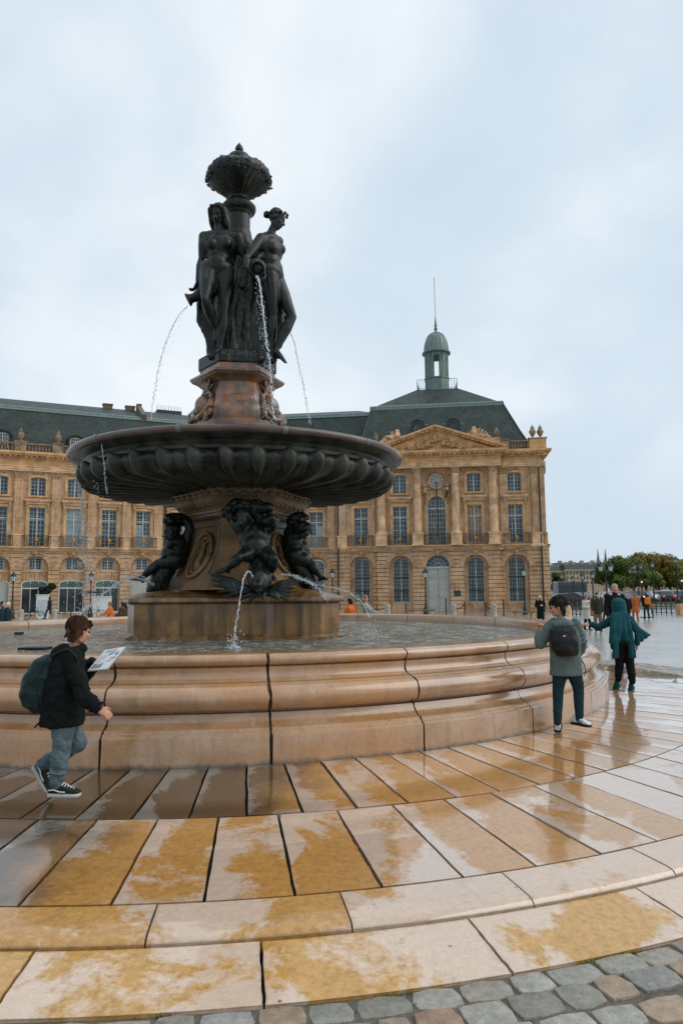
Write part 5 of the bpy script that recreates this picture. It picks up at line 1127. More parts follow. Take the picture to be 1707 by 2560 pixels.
def dolphin(name,label,org,spine,rad,fins=()):
    e=empty(name,org,label=label,cat='statue',group='bronze dolphins spouting into the pool'); b=MB(org)
    for i in range(len(spine)-1): cap_(b,spine[i],rad[i],spine[i+1],rad[i+1],14)
    h=Vector(spine[0]); d=(Vector(spine[0])-Vector(spine[1])).normalized(); l=d.cross(Vector((0,0,1))).normalized()
    cap_(b,h+d*.02,rad[0]*.75,h+d*rad[0]*1.3+Vector((0,0,-.02)),rad[0]*.30); cap_(b,h+Vector((0,0,-rad[0]*.55)),rad[0]*.5,h+d*rad[0]*1.1+Vector((0,0,-rad[0]*.65)),rad[0]*.22)
    for q_ in (-1,1): ell_(b,h+l*q_*rad[0]*.75+Vector((0,0,rad[0]*.35)),(rad[0]*.28,)*3)
    solid('body',b,MT['bronze'],e,.016,3,.015,.06)
    for f_ in fins:      # a fan of ribs joined by a web
        root,tips=Vector(f_[0]),[Vector(t) for t in f_[1]]; b=MB(org)
        for t in tips: cap_(b,root,.05,root.lerp(t,.55)+Vector((0,0,.03)),.045); cap_(b,root.lerp(t,.55)+Vector((0,0,.03)),.045,t,.015)
        solid('fin',b,MT['bronze'],e,.014,1)
    return e
yF=10.95; X_=lambda x,y,dy=0: PX(x,y,yF+dy)
JF=dict(head=X_(610,1297,.15),face=(-.35,-.9,-.2),up=(-.1,0,1),neck=X_(622,1318,.2),shL=X_(663,1326,.25),shR=X_(606,1330,.2),elL=X_(688,1318,.1),wrL=X_(680,1296,.0),elR=X_(575,1300,.2),wrR=X_(572,1270,.1),
 hipR=X_(628,1383,.2),hipL=X_(656,1384,.2),knR=X_(601,1392,-.22),anR=X_(566,1423,-.10),toR=X_(545,1432,-.18),knL=X_(686,1396,-.2),anL=X_(676,1436,-.05),toL=X_(688,1450,-.15),fwd=(0,-1,.1))
def exF(b):
    ell_(b,X_(676,1302,.1),(.15,.12,.11)); cap_(b,X_(672,1270,.15),.09,X_(590,1262,.2),.11); cap_(b,X_(590,1262,.2),.11,X_(566,1282,.2),.09); cap_(b,X_(640,1266,.2),.13,X_(600,1290,.28),.10); cap_(b,X_(645,1264,.2),.11,X_(652,1330,.34),.10)
putto('cherub_statue',JF,1.25,'dark bronze cherub seated astride a dolphin on the front of the pedestal',tuple(X_(640,1500,0)),exF)
dolphin('dolphin_statue','bronze dolphin under the front cherub spouting a thin jet',tuple(X_(650,1500,0)),[X_(648,1452,-.35),X_(650,1444,-.1),X_(652,1420,.1),X_(655,1400,.35)],[.17,.20,.19,.14],
  [(X_(665,1478,-.1),[X_(740,1448,-.15),X_(742,1458,-.18),X_(736,1470,-.2),X_(728,1480,-.2),X_(726,1492,-.2)]),(X_(640,1480,-.1),[X_(528,1436,-.05),X_(528,1450,-.1),X_(532,1464,-.12),X_(545,1480,-.15),X_(560,1492,-.2)]),(X_(655,1480,-.2),[X_(600,1500,-.3),X_(622,1504,-.35),X_(660,1504,-.4),X_(700,1500,-.35),X_(718,1498,-.3)])])
yL=12.45; X_=lambda x,y,dy=0: PX(x,y,yL+dy)
JL=dict(head=X_(430,1330),face=(-.95,-.1,-.2),up=(-.1,0,1),neck=X_(441,1347),shL=X_(443,1356,-.18),shR=X_(447,1356,.2),elL=X_(425,1352,-.3),wrL=X_(424,1363,-.3),elR=X_(440,1335,.3),wrR=X_(423,1302,.3),
 hipR=X_(440,1402,.12),hipL=X_(436,1403,-.12),knL=X_(392,1409,-.16),anL=X_(352,1446,-.16),toL=X_(328,1448,-.2),knR=X_(402,1415,.2),anR=X_(392,1450,.2),toR=X_(372,1460,.2),fwd=(-1,0,.1))
def exL(b):
    for k in range(7): a=k*.33; cap_(b,X_(440+34*sin(a)*1.0,1322-30*cos(a),.1),.085,X_(440+34*sin(a+.33),1322-30*cos(a+.33),.1),.085)
    cap_(b,X_(440,1290,.1),.07,X_(414,1290,.1),.03); cap_(b,X_(426,1296,0),.10,X_(450,1300,.1),.12); cap_(b,X_(470,1345,.1),.08,X_(455,1380,.1),.13)
putto('cherub_statue',JL,1.25,'bronze cherub seated in profile facing left with one leg stretched out',tuple(X_(420,1490,0)),exL)
dolphin('dolphin_statue','bronze dolphin under the left cherub with rounded snout near the plinth edge',tuple(X_(400,1490,0)),[X_(384,1474),X_(396,1462),X_(404,1440),X_(420,1418)],[.13,.17,.18,.16],[(X_(392,1482),[X_(378,1494,-.1),X_(390,1496,-.15),X_(404,1496,-.1)])])
yR=12.55; X_=lambda x,y,dy=0: PX(x,y,yR+dy)
JR=dict(head=X_(752,1322),face=(.95,-.1,-.15),up=(.1,0,1),neck=X_(736,1332),shL=X_(730,1342,.2),shR=X_(730,1343,-.16),elL=X_(735,1310,.2),wrL=X_(752,1299,.2),elR=X_(748,1340,-.2),wrR=X_(765,1332,-.2),
 hipR=X_(740,1393,-.12),hipL=X_(742,1393,.12),knR=X_(776,1405,-.15),anR=X_(804,1444,-.16),toR=X_(817,1448,-.2),knL=X_(768,1412,.2),anL=X_(784,1446,.2),toL=X_(798,1456,.2),fwd=(1,0,.1))
def exR(b):
    q_=[X_(728,1305,0),X_(745,1301,0),X_(762,1292,0)]; cap_(b,q_[0],.10,q_[1],.07); cap_(b,q_[1],.07,q_[2],.02); cap_(b,X_(722,1330,0),.10,X_(728,1380,0),.14); cap_(b,X_(760,1312,0),.06,X_(776,1318,0),.03); ell_(b,X_(760,1322,0),(.15,.12,.14))
putto('cherub_statue',JR,1.25,'bronze cherub seated in profile facing right behind the carved panel',tuple(X_(760,1490,0)),exR)
dolphin('dolphin_statue','bronze dolphin under the right cherub spraying a broad jet',tuple(X_(770,1490,0)),[X_(786,1462),X_(774,1454),X_(764,1436),X_(748,1418)],[.12,.16,.17,.15],[(X_(778,1474),[X_(790,1484,-.1),X_(780,1488,-.15),X_(766,1486,-.1)])])
# ------------------------------------------------------------------ falling water
def spray(name,label,paths,group='jets of the fountain'):
    """paths: list of (points, count, spread, drop radius, stream radius)"""
    m_=MB(paths[0][0][0])
    for pts,n_,sp_,dr,st in paths:
        pts=[Vector(p) for p in pts]; L=[0]
        for a,b_ in zip(pts,pts[1:]): L.append(L[-1]+(b_-a).length)
        def at_(u):
            d=u*L[-1]; i=max(k for k in range(len(L)) if L[k]<=d+1e-9); i=min(i,len(pts)-2); return pts[i].lerp(pts[i+1],(d-L[i])/max(1e-6,L[i+1]-L[i]))
        for _ in range(n_):
            u=random.random(); p=at_(u); k=sp_*(.25+.75*u); m_.ball(p+Vector((random.gauss(0,k),random.gauss(0,k),random.gauss(0,k))),dr*random.uniform(.25,1.05),1,(1,1,random.uniform(1,2.6)))
        if st:
            M_=max(30,int(L[-1]/.018)); q_=[at_(i/M_)+Vector((noise.noise((i*.35,1,pts[0].x)),noise.noise((i*.35,5,pts[0].x)),0))*(.010+.022*i/M_) for i in range(M_+1)]
            m_.tube(q_,[max(.0012,st*(1.15-.45*i/M_)*(.6+1.0*abs(noise.noise((i*.32,9,pts[0].z))))) for i in range(M_+1)],6)
    o=m_.build(name, MT['spray'], None, smooth='all', fix=False); o.location=Vector(paths[0][0][0]); return tag(o,label,'water jet',group) if name=='water_jet' else tag(o,label,'water drops',None,'stuff')
random.seed(12)
def arc(*p): return [PX(*a) for a in p]
spray('water_jet','bright water jet falling from the jug of the wreathed woman',[(arc((644,690,11.4),(651,720,11.35),(658,780,11.3),(664,840,11.28),(671,880,11.25),(677,940,11.2),(682,1000,11.15),(687,1052,11.1)),420,.035,.0065,.016),(arc((640,690,11.4),(650,800,11.3),(664,900,11.25),(676,1050,11.1)),260,.06,.006,0)])
spray('water_jet','thin curved water jet falling left from the long haired woman\'s jug',[(arc((470,764,12.0),(450,784,11.95),(432,815,11.9),(414,860,11.8),(402,900,11.75),(392,950,11.7),(383,1000,11.65),(378,1050,11.6)),300,.022,.0055,.007),(arc((466,768,12.0),(440,830,11.9),(415,895,11.8),(395,970,11.7)),90,.05,.005,0)])
spray('water_jet','thin water jet falling at right behind the bronze women',[(arc((724,826,13.6),(737,860,13.65),(746,910,13.7),(758,960,13.75),(766,1010,13.8),(776,1062,13.85)),240,.02,.0065,.008)])
spray('water_jet','narrow arched jet spouting from the front dolphin into the pool',[(arc((634,1462,10.55),(631,1440,10.45),(624,1428,10.38),(617,1430,10.3),(610,1445,10.2),(604,1475,10.1),(598,1510,10.0),(591,1555,9.9),(585,1600,9.8)),200,.007,.007,.0075)])
spray('water_jet','spray of water shooting left past the stretched bronze foot',[(arc((384,1462,12.2),(360,1450,12.0),(338,1444,11.9),(312,1448,11.7),(290,1462,11.5),(262,1482,11.2),(240,1502,11.0),(212,1524,10.8),(190,1556,10.6)),520,.045,.0065,.012),(arc((380,1458,12.2),(350,1436,12.1),(326,1438,12.0),(300,1458,11.8)),120,.03,.006,.010)])
spray('water_jet','broad foaming spray shooting right across the plinth corner',[(arc((735,1443,11.5),(765,1453,11.5),(793,1462,11.5),(815,1466,11.4),(845,1472,11.4),(875,1482,11.3),(905,1505,11.2),(925,1545,11.1)),400,.045,.0055,.008),(arc((700,1436,11.3),(740,1440,11.3),(775,1456,11.3),(800,1476,11.3),(815,1500,11.3)),300,.03,.006,.010)])
for lab,pp in (('thin trickle falling from the left edge of the bowl',[(arc((185,1150,12),(196,1200,12),(206,1270,12),(212,1350,12),(216,1430,12),(218,1500,12)),900,.085,.0085,.0),(arc((190,1130,11.9),(200,1240,11.9),(212,1360,11.9)),90,.01,.006,.006)]),
               ('short trickle dripping under the bowl at left',[(arc((255,1110,10.5),(262,1170,10.5),(268,1235,10.5)),60,.012,.006,.005)]),
               ('scattered drops falling between bowl and pool at left',[(arc((250,1200,11),(250,1560,11)),420,.30,.006,0)])):
    spray('water_drip',lab,pp,None)
m_=MB()
for k in range(420):
    a=random.uniform(0,2*pi); r=random.uniform(1.9,4.9); x,y=BC.x+r*cos(a),BC.y+r*sin(a); m_.ball((x,y,WL+abs(random.gauss(.02,.05))),random.uniform(.003,.008),1)
for cx,cy_,n_,sp_,h_ in ((585,1615,90,.05,.10),(200,1570,60,.10,.12),(925,1545,120,.12,.14)):
    c=PX(cx,cy_,9.75 if cx==585 else (10.5 if cx==200 else 11.1))
    for k in range(n_): m_.ball((c.x+random.gauss(0,sp_),c.y+random.gauss(0,sp_),WL+abs(random.gauss(0,h_))),random.uniform(.004,.011),1)
tag(m_.build('splash_drops', MT['spray'], None, smooth='all', fix=False),'loose drops and splashes hopping on the pool water','water drops',kind='stuff')
for lab,(px,py,Y_),r_ in (('little foam splash where the front jet meets the pool',(585,1612,9.75),.10),):
    c=PX(px,py,Y_); c.z=WL; m_=MB(c)
    for k in range(60): a=random.uniform(0,2*pi); d=random.random()**.6; m_.tube([(c.x+.02*cos(a),c.y+.02*sin(a),c.z),(c.x+r_*d*cos(a),c.y+r_*d*sin(a),c.z+.09*(1.1-d)*random.random()+.01)],.004,4)
    o=m_.build('splash', MT['spray'], None, smooth='all', fix=False); o.location=c; tag(o,lab,'splash')
# ------------------------------------------------------------------ clothes
def short(J):
    J=dict(J)
    for q_ in 'LR': a=Vector(J['an'+q_]); k=Vector(J['kn'+q_]); J['to'+q_]=a+(a-k).normalized()*.02+(Vector(J['to'+q_])-a).normalized()*.01; J['an'+q_]=a.lerp(k,.12)
    return J
def cloth(n,c,r=.85,v=.3,s=30,b=.25,spec=.25):
    m=M(n,c,r,v,s,bmp=0,spec=spec); t=m.node_tree; p=t.nodes['Principled BSDF']
    bump(t,p,mth(t,'ADD',mth(t,'MULTIPLY',tex(t,7,3,.5,sc=(1,1,1.8),dist=1.2),1.0),mth(t,'MULTIPLY',tex(t,90,2),.03)),.75,.022); return m
FAB=dict(black=cloth('black_cloth',(.007,.010,.010),spec=.12),navy=cloth('navy_cloth',(.010,.020,.030)),jeans=cloth('grey_denim',(.10,.148,.16),v=.45,s=9),teal=cloth('teal_cloth',(.006,.070,.082),v=.25,s=12),dteal=cloth('dark_teal_cloth',(.006,.045,.05),s=12),sage=cloth('grey_green_cloth',(.10,.138,.132),v=.25,s=10),
 dgreen=cloth('green_denim',(.008,.034,.042),s=14),pack=cloth('dark_green_nylon',(.006,.022,.022),.55,s=12),bpack=cloth('black_nylon',(.007,.010,.009),.6,s=12),white=cloth('white_leather',(.62,.64,.64),.5,.1),cream=cloth('cream_cloth',(.55,.53,.48)),orange=cloth('orange_cloth',(.62,.16,.03)),rust=cloth('rust_cloth',(.38,.11,.025)),brown=cloth('brown_cloth',(.06,.035,.02)),
 olive=cloth('olive_cloth',(.028,.032,.018)),khaki=cloth('khaki_cloth',(.16,.12,.08)),lime=cloth('lime_bag',(.42,.62,.05)),grey=cloth('grey_cloth',(.25,.27,.28)),pattern=M('patterned_cloth',(.10,.12,.12),.8,.3,9,c2=(.35,.33,.28)),rubber=flat('shoe_rubber',(.45,.45,.42),.6),suede=cloth('olive_suede',(.022,.025,.014)))
HAIR=dict(brown=M('brown_hair',(.050,.021,.009),.6,.6,26,bmp=.6,bd=.01,sc=(1,1,.25),spec=.15),dark=M('dark_hair',(.009,.006,.005),.55,.5,26,bmp=.6,bd=.01,sc=(1,1,.25),spec=.2),blonde=M('blonde_hair',(.62,.50,.34),.5,.3,26,bmp=.6,sc=(1,1,.25)),grey=M('grey_hair',(.30,.29,.28),.5,.4,26,bmp=.6,sc=(1,1,.25)),ginger=M('ginger_hair',(.28,.10,.03),.5,.4,26,bmp=.6,sc=(1,1,.25)))
def hairstrands(b,P,s,front=True,seed=1,n=150,back=-.10,side=.078,len_=.035,fringe=.03):
    random.seed(seed); ell_(b,P(0,-.018,.038),(.081*s,.098*s,.086*s))
    for k in range(n):
        a=random.uniform(0,2*pi); t=random.uniform(0,1.45); x=.079*cos(a)*sin(t); y=-.016+.098*sin(a)*sin(t); z=.036+.086*cos(t)
        if y>.045 and z<.045: continue
        d=Vector((x*.25+random.gauss(0,.010),y*.2+.008,-.03-random.random()*.015)); cap_(b,P(x*.98,y*.98,z),.012*s,P(x+d.x*.5,y+d.y*.5,z+d.z*.6),.007*s,6)
    for k in range(60):
        x=random.uniform(-.074,.074); cap_(b,P(x*.95,-.050-.03*(1-abs(x)/.08),-.0+random.uniform(-.02,.02)),.015*s,P(x*.72,-.058,back+random.uniform(-.012,.02)),.009*s,6)
    for q_ in (-1,1):
        for k in range(8): cap_(b,P(q_*.070,.02-.01*k,.03),.014*s,P(q_*side,-.004-.010*k,-.012-.008*k),.009*s,6)
    if front:
        for k in range(26): x=random.uniform(-.062,.066); cap_(b,P(x,.055,.085),.016*s,P(x*1.05+.01,.086,fringe+random.uniform(-.01,.02)+.02),.008*s,6)
def shoe(e,an,to,org,up,upper,sole,s=1.0,stripes=None,name='shoe'):
    """an: ankle, to: toe tip on the sole plane, up: direction out of the shoe"""
    an,to=Vector(an),Vector(to); u=Vector(up).normalized(); d=(to-an); d=(d-u*d.dot(u)).normalized(); l=d.cross(u)
    heel=to-d*.255*s
    b=MB(org); B=heel+u*.022*s
    prof=[(.0,.034,.060),(.03,.037,.075),(.08,.036,.078),(.12,.038,.068),(.16,.044,.052),(.20,.046,.038),(.235,.040,.028),(.255,.022,.018)]
    loft_(b,[(B+d*(x*s)+u*(h/2*s),l*w_*s,u*(h/2*s)) for x,w_,h in prof],18,.75)
    cap_(b,B+d*.05*s+u*.06*s,.038*s,an+u*.01,.036*s); o=solid(name,b,upper,e,.006,2)
    b=MB(org); loft_(b,[(heel+d*(x*s)+u*(.010*s),l*(w_+.006)*s,u*.015*s) for x,w_,h in prof],18,.5); solid('sole',b,sole,o,.006,1)
    if stripes:
        m_=MB(org)
        for k in range(3):
            for q_ in (-1,1):
                c=B+d*(.115+.026*k)*s+l*q_*.043*s+u*.028*s; m_.obox(c,(d*.55+u*.8)*.0,(0,0,0),(0,0,0)) if False else m_.tube([c-u*.020*s-d*.008*s,c+u*.014*s+d*.012*s-l*q_*.006*s],.006*s,5)
        m_.build('stripe', stripes, o)
    return o
def laces(o,an,to,org,up,mat,s=1.0,wave=True):
    an,to=Vector(an),Vector(to); u=Vector(up).normalized(); d=(to-an); d=(d-u*d.dot(u)).normalized(); l=d.cross(u); heel=to-d*.255*s; B=heel+u*.022*s; m_=MB(org)
    for k in range(5): x=.115+.020*k; h=.074-.010*k; m_.tube([B+d*x*s+l*.026*s+u*(h-.012)*s,B+d*(x+.006)*s+u*(h+.006)*s,B+d*(x+.012)*s-l*.026*s+u*(h-.012)*s],.0048*s,5)
    if wave:
        for q_ in (-1,1): m_.tube([B+d*.015*s+l*q_*.040*s+u*.030*s,B+d*.06*s+l*q_*.042*s+u*.034*s,B+d*.10*s+l*q_*.042*s+u*.020*s,B+d*.15*s+l*q_*.047*s+u*.018*s],.0055*s,5)
    m_.build('laces', mat, o)
def trouser(b,h,k_,a,rh,rk,ra,n=1):
    h,k_,a=Vector(h),Vector(k_),Vector(a); cap_(b,h,rh,h.lerp(k_,.5),(rh+rk)/2*1.02); cap_(b,h.lerp(k_,.5),(rh+rk)/2*1.02,k_,rk); cap_(b,k_,rk,k_.lerp(a,.45),(rk+ra)/2*1.06); cap_(b,k_.lerp(a,.45),(rk+ra)/2*1.06,a,ra); cap_(b,a,ra,a+(a-k_).normalized()*.03,ra*.96)
def folds(b,a,c,r,n,seed=0,t=.011):
    """raised rings of bunched cloth along a limb"""
    random.seed(seed); a,c=Vector(a),Vector(c); d=(c-a).normalized(); x=d.orthogonal().normalized(); y=d.cross(x)
    for k in range(n):
        p=a.lerp(c,(k+.5)/n+random.uniform(-.03,.03)); ph=random.uniform(0,2*pi); ln=random.uniform(1.6,3.6); tl=random.uniform(-.5,.5)
        q_=[p+(x*cos(ph+ln*i/6)+y*sin(ph+ln*i/6))*r+d*(tl*.05*(i/6-.5)) for i in range(7)]
        for i in range(6): cap_(b,q_[i],t*(.4+.6*sin(pi*(i+.3)/6.6)),q_[i+1],t*(.4+.6*sin(pi*(i+1.3)/7.6)),6)
def strands(e,P,org,s,mat,seed=1,n=520):
    random.seed(seed); m_=MB(org); cr=(.0,-.055,.118)
    for k in range(n):
        a=random.uniform(0,2*pi); t=random.uniform(.15,1.75); L=random.uniform(.35,.6); tw=random.gauss(0,.25); pts=[]
        for i in range(5):
            tt=t+L*i/4; aa=a+tw*i/4; r=1.02+.035*sin(pi*i/4.)+random.uniform(0,.012); x=.083*cos(aa)*sin(tt)*r; y=-.020+.100*sin(aa)*sin(tt)*r; z=.038+.090*cos(tt)*r
            pts.append((x,y,z))
        if any((p_[1]>.035 and p_[2]<.035) or p_[2]<-.075 or (abs(p_[0])>.06 and p_[1]>-.02 and p_[2]<.01) for p_ in pts): continue
        m_.tube([P(*p_) for p_ in pts],[.0022*s,.0024*s,.0022*s,.0016*s,.0006*s],4)
    tag(m_.build('hair_strands',mat,e,smooth='all',fix=False),kind='stuff')
# ------------------------------------------------------------------ boy with the sketch pad
Yb=5.78; X_=lambda x,y,dy=0: PX(x,y,Yb+dy); org=tuple(Vector((-2.24,Yb,gz(-2.24,Yb))))
s=.86
J=dict(head=X_(198,1577,.03),face=(.60,.80,-.12),up=(.10,0,1),neck=X_(187,1611,.03),shR=X_(182,1641,-.10),shL=X_(178,1634,.17),elR=X_(208,1738,-.17),wrR=X_(248,1772,-.20),elL=X_(205,1692,.22),wrL=X_(238,1657,.12),
 hipR=X_(160,1796,-.06),hipL=X_(163,1796,.09),knR=X_(156,1868,-.07),anR=X_(144,1948,-.06),toR=X_(190,1980,-.07),knL=X_(196,1858,.09),anL=X_(118,1905,.10),toL=X_(128,1965,.10),fwd=(1,.1,0))
boy=empty('person',org,label='boy in black hooded jacket and grey jeans walking beside the fountain, holding an open pad',cat='person'); b=MB(org)
body_(b,short(J),s*.92); P=head_(b,J['head'],J['face'],J['up'],s*1.10)
hand_(b,J['wrR'],(.75,-.1,-.42),(.25,.5,-.85),.92,.85,1); hand_(b,J['wrL'],(.9,-.25,.12),(0,-.3,-1),.92,.35,-1)
solid('body',b,MT['skin'],boy,.0065,2)
for q_ in (-1,1):
    m_=MB(org); m_.ball(P(q_*.030,.080,-.002),.010,2); m_.build('eye',flat('eye_dark',(.02,.015,.01),.2),boy,smooth='all')
b=MB(org); hairstrands(b,P,s*1.10,seed=2,back=-.085); solid('hair',b,HAIR['brown'],boy,.0055,1,.007,.03); strands(boy,P,org,s*1.1,HAIR['brown'],3)
b=MB(org)      # jacket
hc=X_(162,1796,.015); up=Vector((.12,0,1)).normalized(); fx=Vector((1,.1,0)); fy=Vector((-.1,1,0))
for pts in ([(X_(182,1632,.03),.085,.135),(X_(172,1660,.03),.125,.175),(X_(163,1700,.02),.150,.185),(X_(160,1745,.015),.158,.185),(X_(158,1785,.015),.162,.185),(X_(156,1812,.01),.165,.185)],):
    loft_(b,[(c,fx*r1,fy*r2) for c,r1,r2 in pts],24,.9)
for S,E,W in (('shR','elR','wrR'),('shL','elL','wrL')): cap_(b,J[S],.078,Vector(J[S]).lerp(Vector(J[E]),.5),.068); cap_(b,Vector(J[S]).lerp(Vector(J[E]),.5),.068,J[E],.062); cap_(b,J[E],.062,Vector(J[E]).lerp(Vector(J[W]),.55),.062); cap_(b,Vector(J[E]).lerp(Vector(J[W]),.55),.062,Vector(J[E]).lerp(Vector(J[W]),.93),.040); folds(b,J[E],J[W],.058,5,3)
folds(b,J['shR'],J['elR'],.066,5,5)
for k in range(9):
    a=pi*.12+1.75*pi*k/8; cap_(b,X_(181,1622,.03)+Vector((.085*cos(a+pi/2),.10*sin(a+pi/2),.012*cos(a))),.030,X_(181,1622,.03)+Vector((.085*cos(a+.7+pi/2),.10*sin(a+.7+pi/2),.0)),.030)
ell_(b,X_(158,1628,.03),(.085,.11,.055)); ell_(b,X_(146,1640,.03),(.06,.10,.06))
cap_(b,X_(166,1616,-.06),.025,X_(150,1625,.0),.03)
solid('jacket',b,FAB['black'],boy,.009,2,.034,.07)
b=MB(org); 
for S,K_,A_ in (('hipR','knR','anR'),('hipL','knL','anL')):
    trouser(b,J[S],J[K_],J[A_],.098,.070,.056); folds(b,Vector(J[K_])+Vector((0,0,.06)),Vector(J[A_]),.062,9,hash(S)%7+1 if False else (7 if S=='hipR' else 8),.012)
ell_(b,hc+Vector((-.02,0,-.0)),(.125,.15,.10)); solid('jeans',b,FAB['jeans'],boy,.008,1,.024,.05)
o1=shoe(boy,J['anR'],X_(201,1990,-.07)+Vector((0,0,.0)),org,(0,0,1),FAB['suede'],FAB['rubber'],.98); laces(o1,J['anR'],X_(201,1990,-.07),org,(0,0,1),FAB['white'],.98)
d_=(X_(124,1984,.10)-X_(78,1910,.10)).normalized(); u_=Vector((.78,-.05,.5)); 
o2=shoe(boy,J['anL'],X_(122,1984,.10),org,u_,FAB['suede'],FAB['rubber'],.98); laces(o2,J['anL'],X_(122,1984,.10),org,u_,FAB['white'],.98)
bp=empty('backpack',tuple(X_(100,1780)),label='dark green backpack worn by the boy with the pad',cat='backpack'); og=tuple(X_(100,1780)); b=MB(og)
loft_(b,[(X_(130,1635,.03),fx*.05,fy*.07),(X_(122,1650,.03),fx*.10,fy*.13),(X_(108,1690,.03),fx*.145,fy*.15),(X_(100,1730,.03),fx*.15,fy*.155),(X_(102,1760,.03),fx*.13,fy*.15),(X_(112,1778,.03),fx*.08,fy*.13)],20,.8)
ell_(b,X_(82,1728,.03),(.075,.12,.14)); solid('bag',b,FAB['pack'],bp,.009,2,.022,.1)
b=MB(og)
for dy in (-.085,.11): 
    q_=[X_(128,1640,dy),X_(165,1628,dy-.02),X_(190,1650,dy-.03),X_(196,1690,dy-.03),X_(180,1745,dy-.05),X_(130,1768,dy)]
    if dy<0: q_=[X_(132,1640,-.10),X_(152,1628,-.13),X_(172,1624,-.16),X_(190,1640,-.17),X_(197,1662,-.16)]
    for i in range(len(q_)-1): cap_(b,q_[i],.012,q_[i+1],.012,8)
solid('strap',b,FAB['bpack'],bp,.006,1)
m_=MB(og)
for q_ in ([X_(118,1648,-.14),X_(98,1690,-.175),X_(92,1735,-.17),X_(100,1768,-.13)],[X_(86,1690,-.10),X_(72,1712,-.09),X_(72,1745,-.09),X_(88,1766,-.10)],[X_(84,1700,-.115),X_(104,1704,-.155),X_(112,1712,-.16)]): m_.tube(q_,.0045,6)
m_.build('seams',FAB['bpack'],bp,smooth='all')
b=MB(og); q_=[X_(122,1768,-.10),X_(105,1800,-.12),X_(88,1818,-.12)]; cap_(b,q_[0],.006,q_[1],.006,6); cap_(b,q_[1],.008,q_[2],.009,6); solid('loose_strap',b,FAB['bpack'],bp,.005,0)
# the pad
c1,c2,c3,c4=X_(219,1677,-.02),X_(270,1671,-.12),X_(316,1616,.02),X_(262,1625,.14)
pad=empty('sketch_pad',tuple(c1),label='white spiral pad with pictures held open by the boy in black',cat='sketch pad'); nrm=(c2-c1).cross(c4-c1).normalized(); nrm=nrm if nrm.z>0 else -nrm
def quadbox(mb_,a,b_,c,d,n_,t0,t1): P_=[p+n_*t0 for p in (a,b_,c,d)]+[p+n_*t1 for p in (a,b_,c,d)]; mb_.add(P_,[(0,1,2,3),(4,5,6,7),(0,1,5,4),(1,2,6,5),(2,3,7,6),(3,0,4,7)])
m_=MB(c1); quadbox(m_,c1,c2,c3,c4,nrm,-.012,.0); m_.build('pages',flat('paper',(.72,.74,.76),.7),pad)
def uv(u,v): return c1.lerp(c2,u).lerp(c4.lerp(c3,u),v)
for (u0,u1,v0,v1),c_ in (((.10,.55,.08,.30),srgb(130,150,150)),((.2,.85,.34,.42),srgb(205,180,150)),((.35,.92,.46,.56),srgb(190,150,130)),((.1,.5,.5,.68),srgb(200,205,210)),((.45,.9,.62,.78),srgb(120,140,150)),((.2,.7,.82,.93),srgb(185,165,180))):
    m_=MB(c1); quadbox(m_,uv(u0,v0),uv(u1,v0),uv(u1,v1),uv(u0,v1),nrm,.0005,.0016); m_.build('printed_picture',flat('ink_%02d'%int(u0*100+v0*10),c_,.7),pad)
m_=MB(c1)
for k in range(22): p=uv(1.0,(k+.5)/22); m_.tube([p-nrm*.012,p+(c2-c1).normalized()*.006-nrm*.005,p+nrm*.003],.0022,4)
m_.build('spiral_binding',MT['zinc'],pad)
# ------------------------------------------------------------------ boy leaning on the rim
Yg=8.02; X_=lambda x,y,dy=0: PX(x,y,Yg+dy); org=(2.50,7.97,gz(2.5,7.97)); s=.88
J=dict(head=X_(1393,1517,0),face=(-.96,.22,-.13),up=(-.05,0,1),neck=X_(1401,1543),shL=X_(1379,1562,0),shR=X_(1437,1561,0),elL=X_(1350,1610,.02),wrL=X_(1347,1582,.20),elR=X_(1452,1608,.02),wrR=X_(1446,1634,.12),
 hipL=X_(1400,1672),hipR=X_(1432,1672),knL=X_(1394,1724,.02),anL=X_(1393,1797,-.02),toL=X_(1394,1815,.12),knR=X_(1445,1720,.02),anR=X_(1447,1790,.02),toR=X_(1470,1808,-.02),fwd=(-.1,1,0))
boy2=empty('person',org,label='boy in grey green hooded jacket leaning on the fountain rim, head turned left in profile',cat='person'); b=MB(org)
body_(b,short(J),s*.92); P=head_(b,J['head'],J['face'],J['up'],s*1.10)
hand_(b,J['wrL'],(.05,.2,1),(.3,-.8,.1),.95,1.25,1); hand_(b,J['wrR'],(-.5,.6,-.4),(-.5,-.5,0),.9,.6,1); solid('body',b,MT['skin'],boy2,.0065,2)
for q_ in (-1,1):
    m_=MB(org); m_.ball(P(q_*.030,.078,-.002),.0115,2); o_=m_.build('eye',bpy.data.materials['eye_dark'],boy2,smooth='all')
    m_=MB(org); m_.tube([P(q_*.016,.086,.020),P(q_*.032,.086,.026),P(q_*.050,.074,.018)],.0035,5); m_.build('eyebrow',HAIR['dark'],boy2)
m_=MB(org); m_.tube([P(-.016,.088,-.061),P(0,.092,-.062),P(.016,.088,-.061)],.0036,5); m_.build('lips',flat('lip',(.38,.13,.09),.5),boy2)
b=MB(org); hairstrands(b,P,s*1.10,seed=5,back=-.10); solid('hair',b,HAIR['dark'],boy2,.0055,1,.006,.03); strands(boy2,P,org,s*1.1,HAIR['dark'],4)
b=MB(org); lx=Vector((1,0,0)); ly=Vector((0,1,0))
loft_(b,[(X_(1408,1554,.01),lx*.10,ly*.075),(X_(1409,1570,.01),lx*.160,ly*.11),(X_(1411,1600,.0),lx*.172,ly*.135),(X_(1413,1640),lx*.168,ly*.135),(X_(1414,1665),lx*.175,ly*.14),(X_(1414,1687),lx*.180,ly*.145)],26,.9)
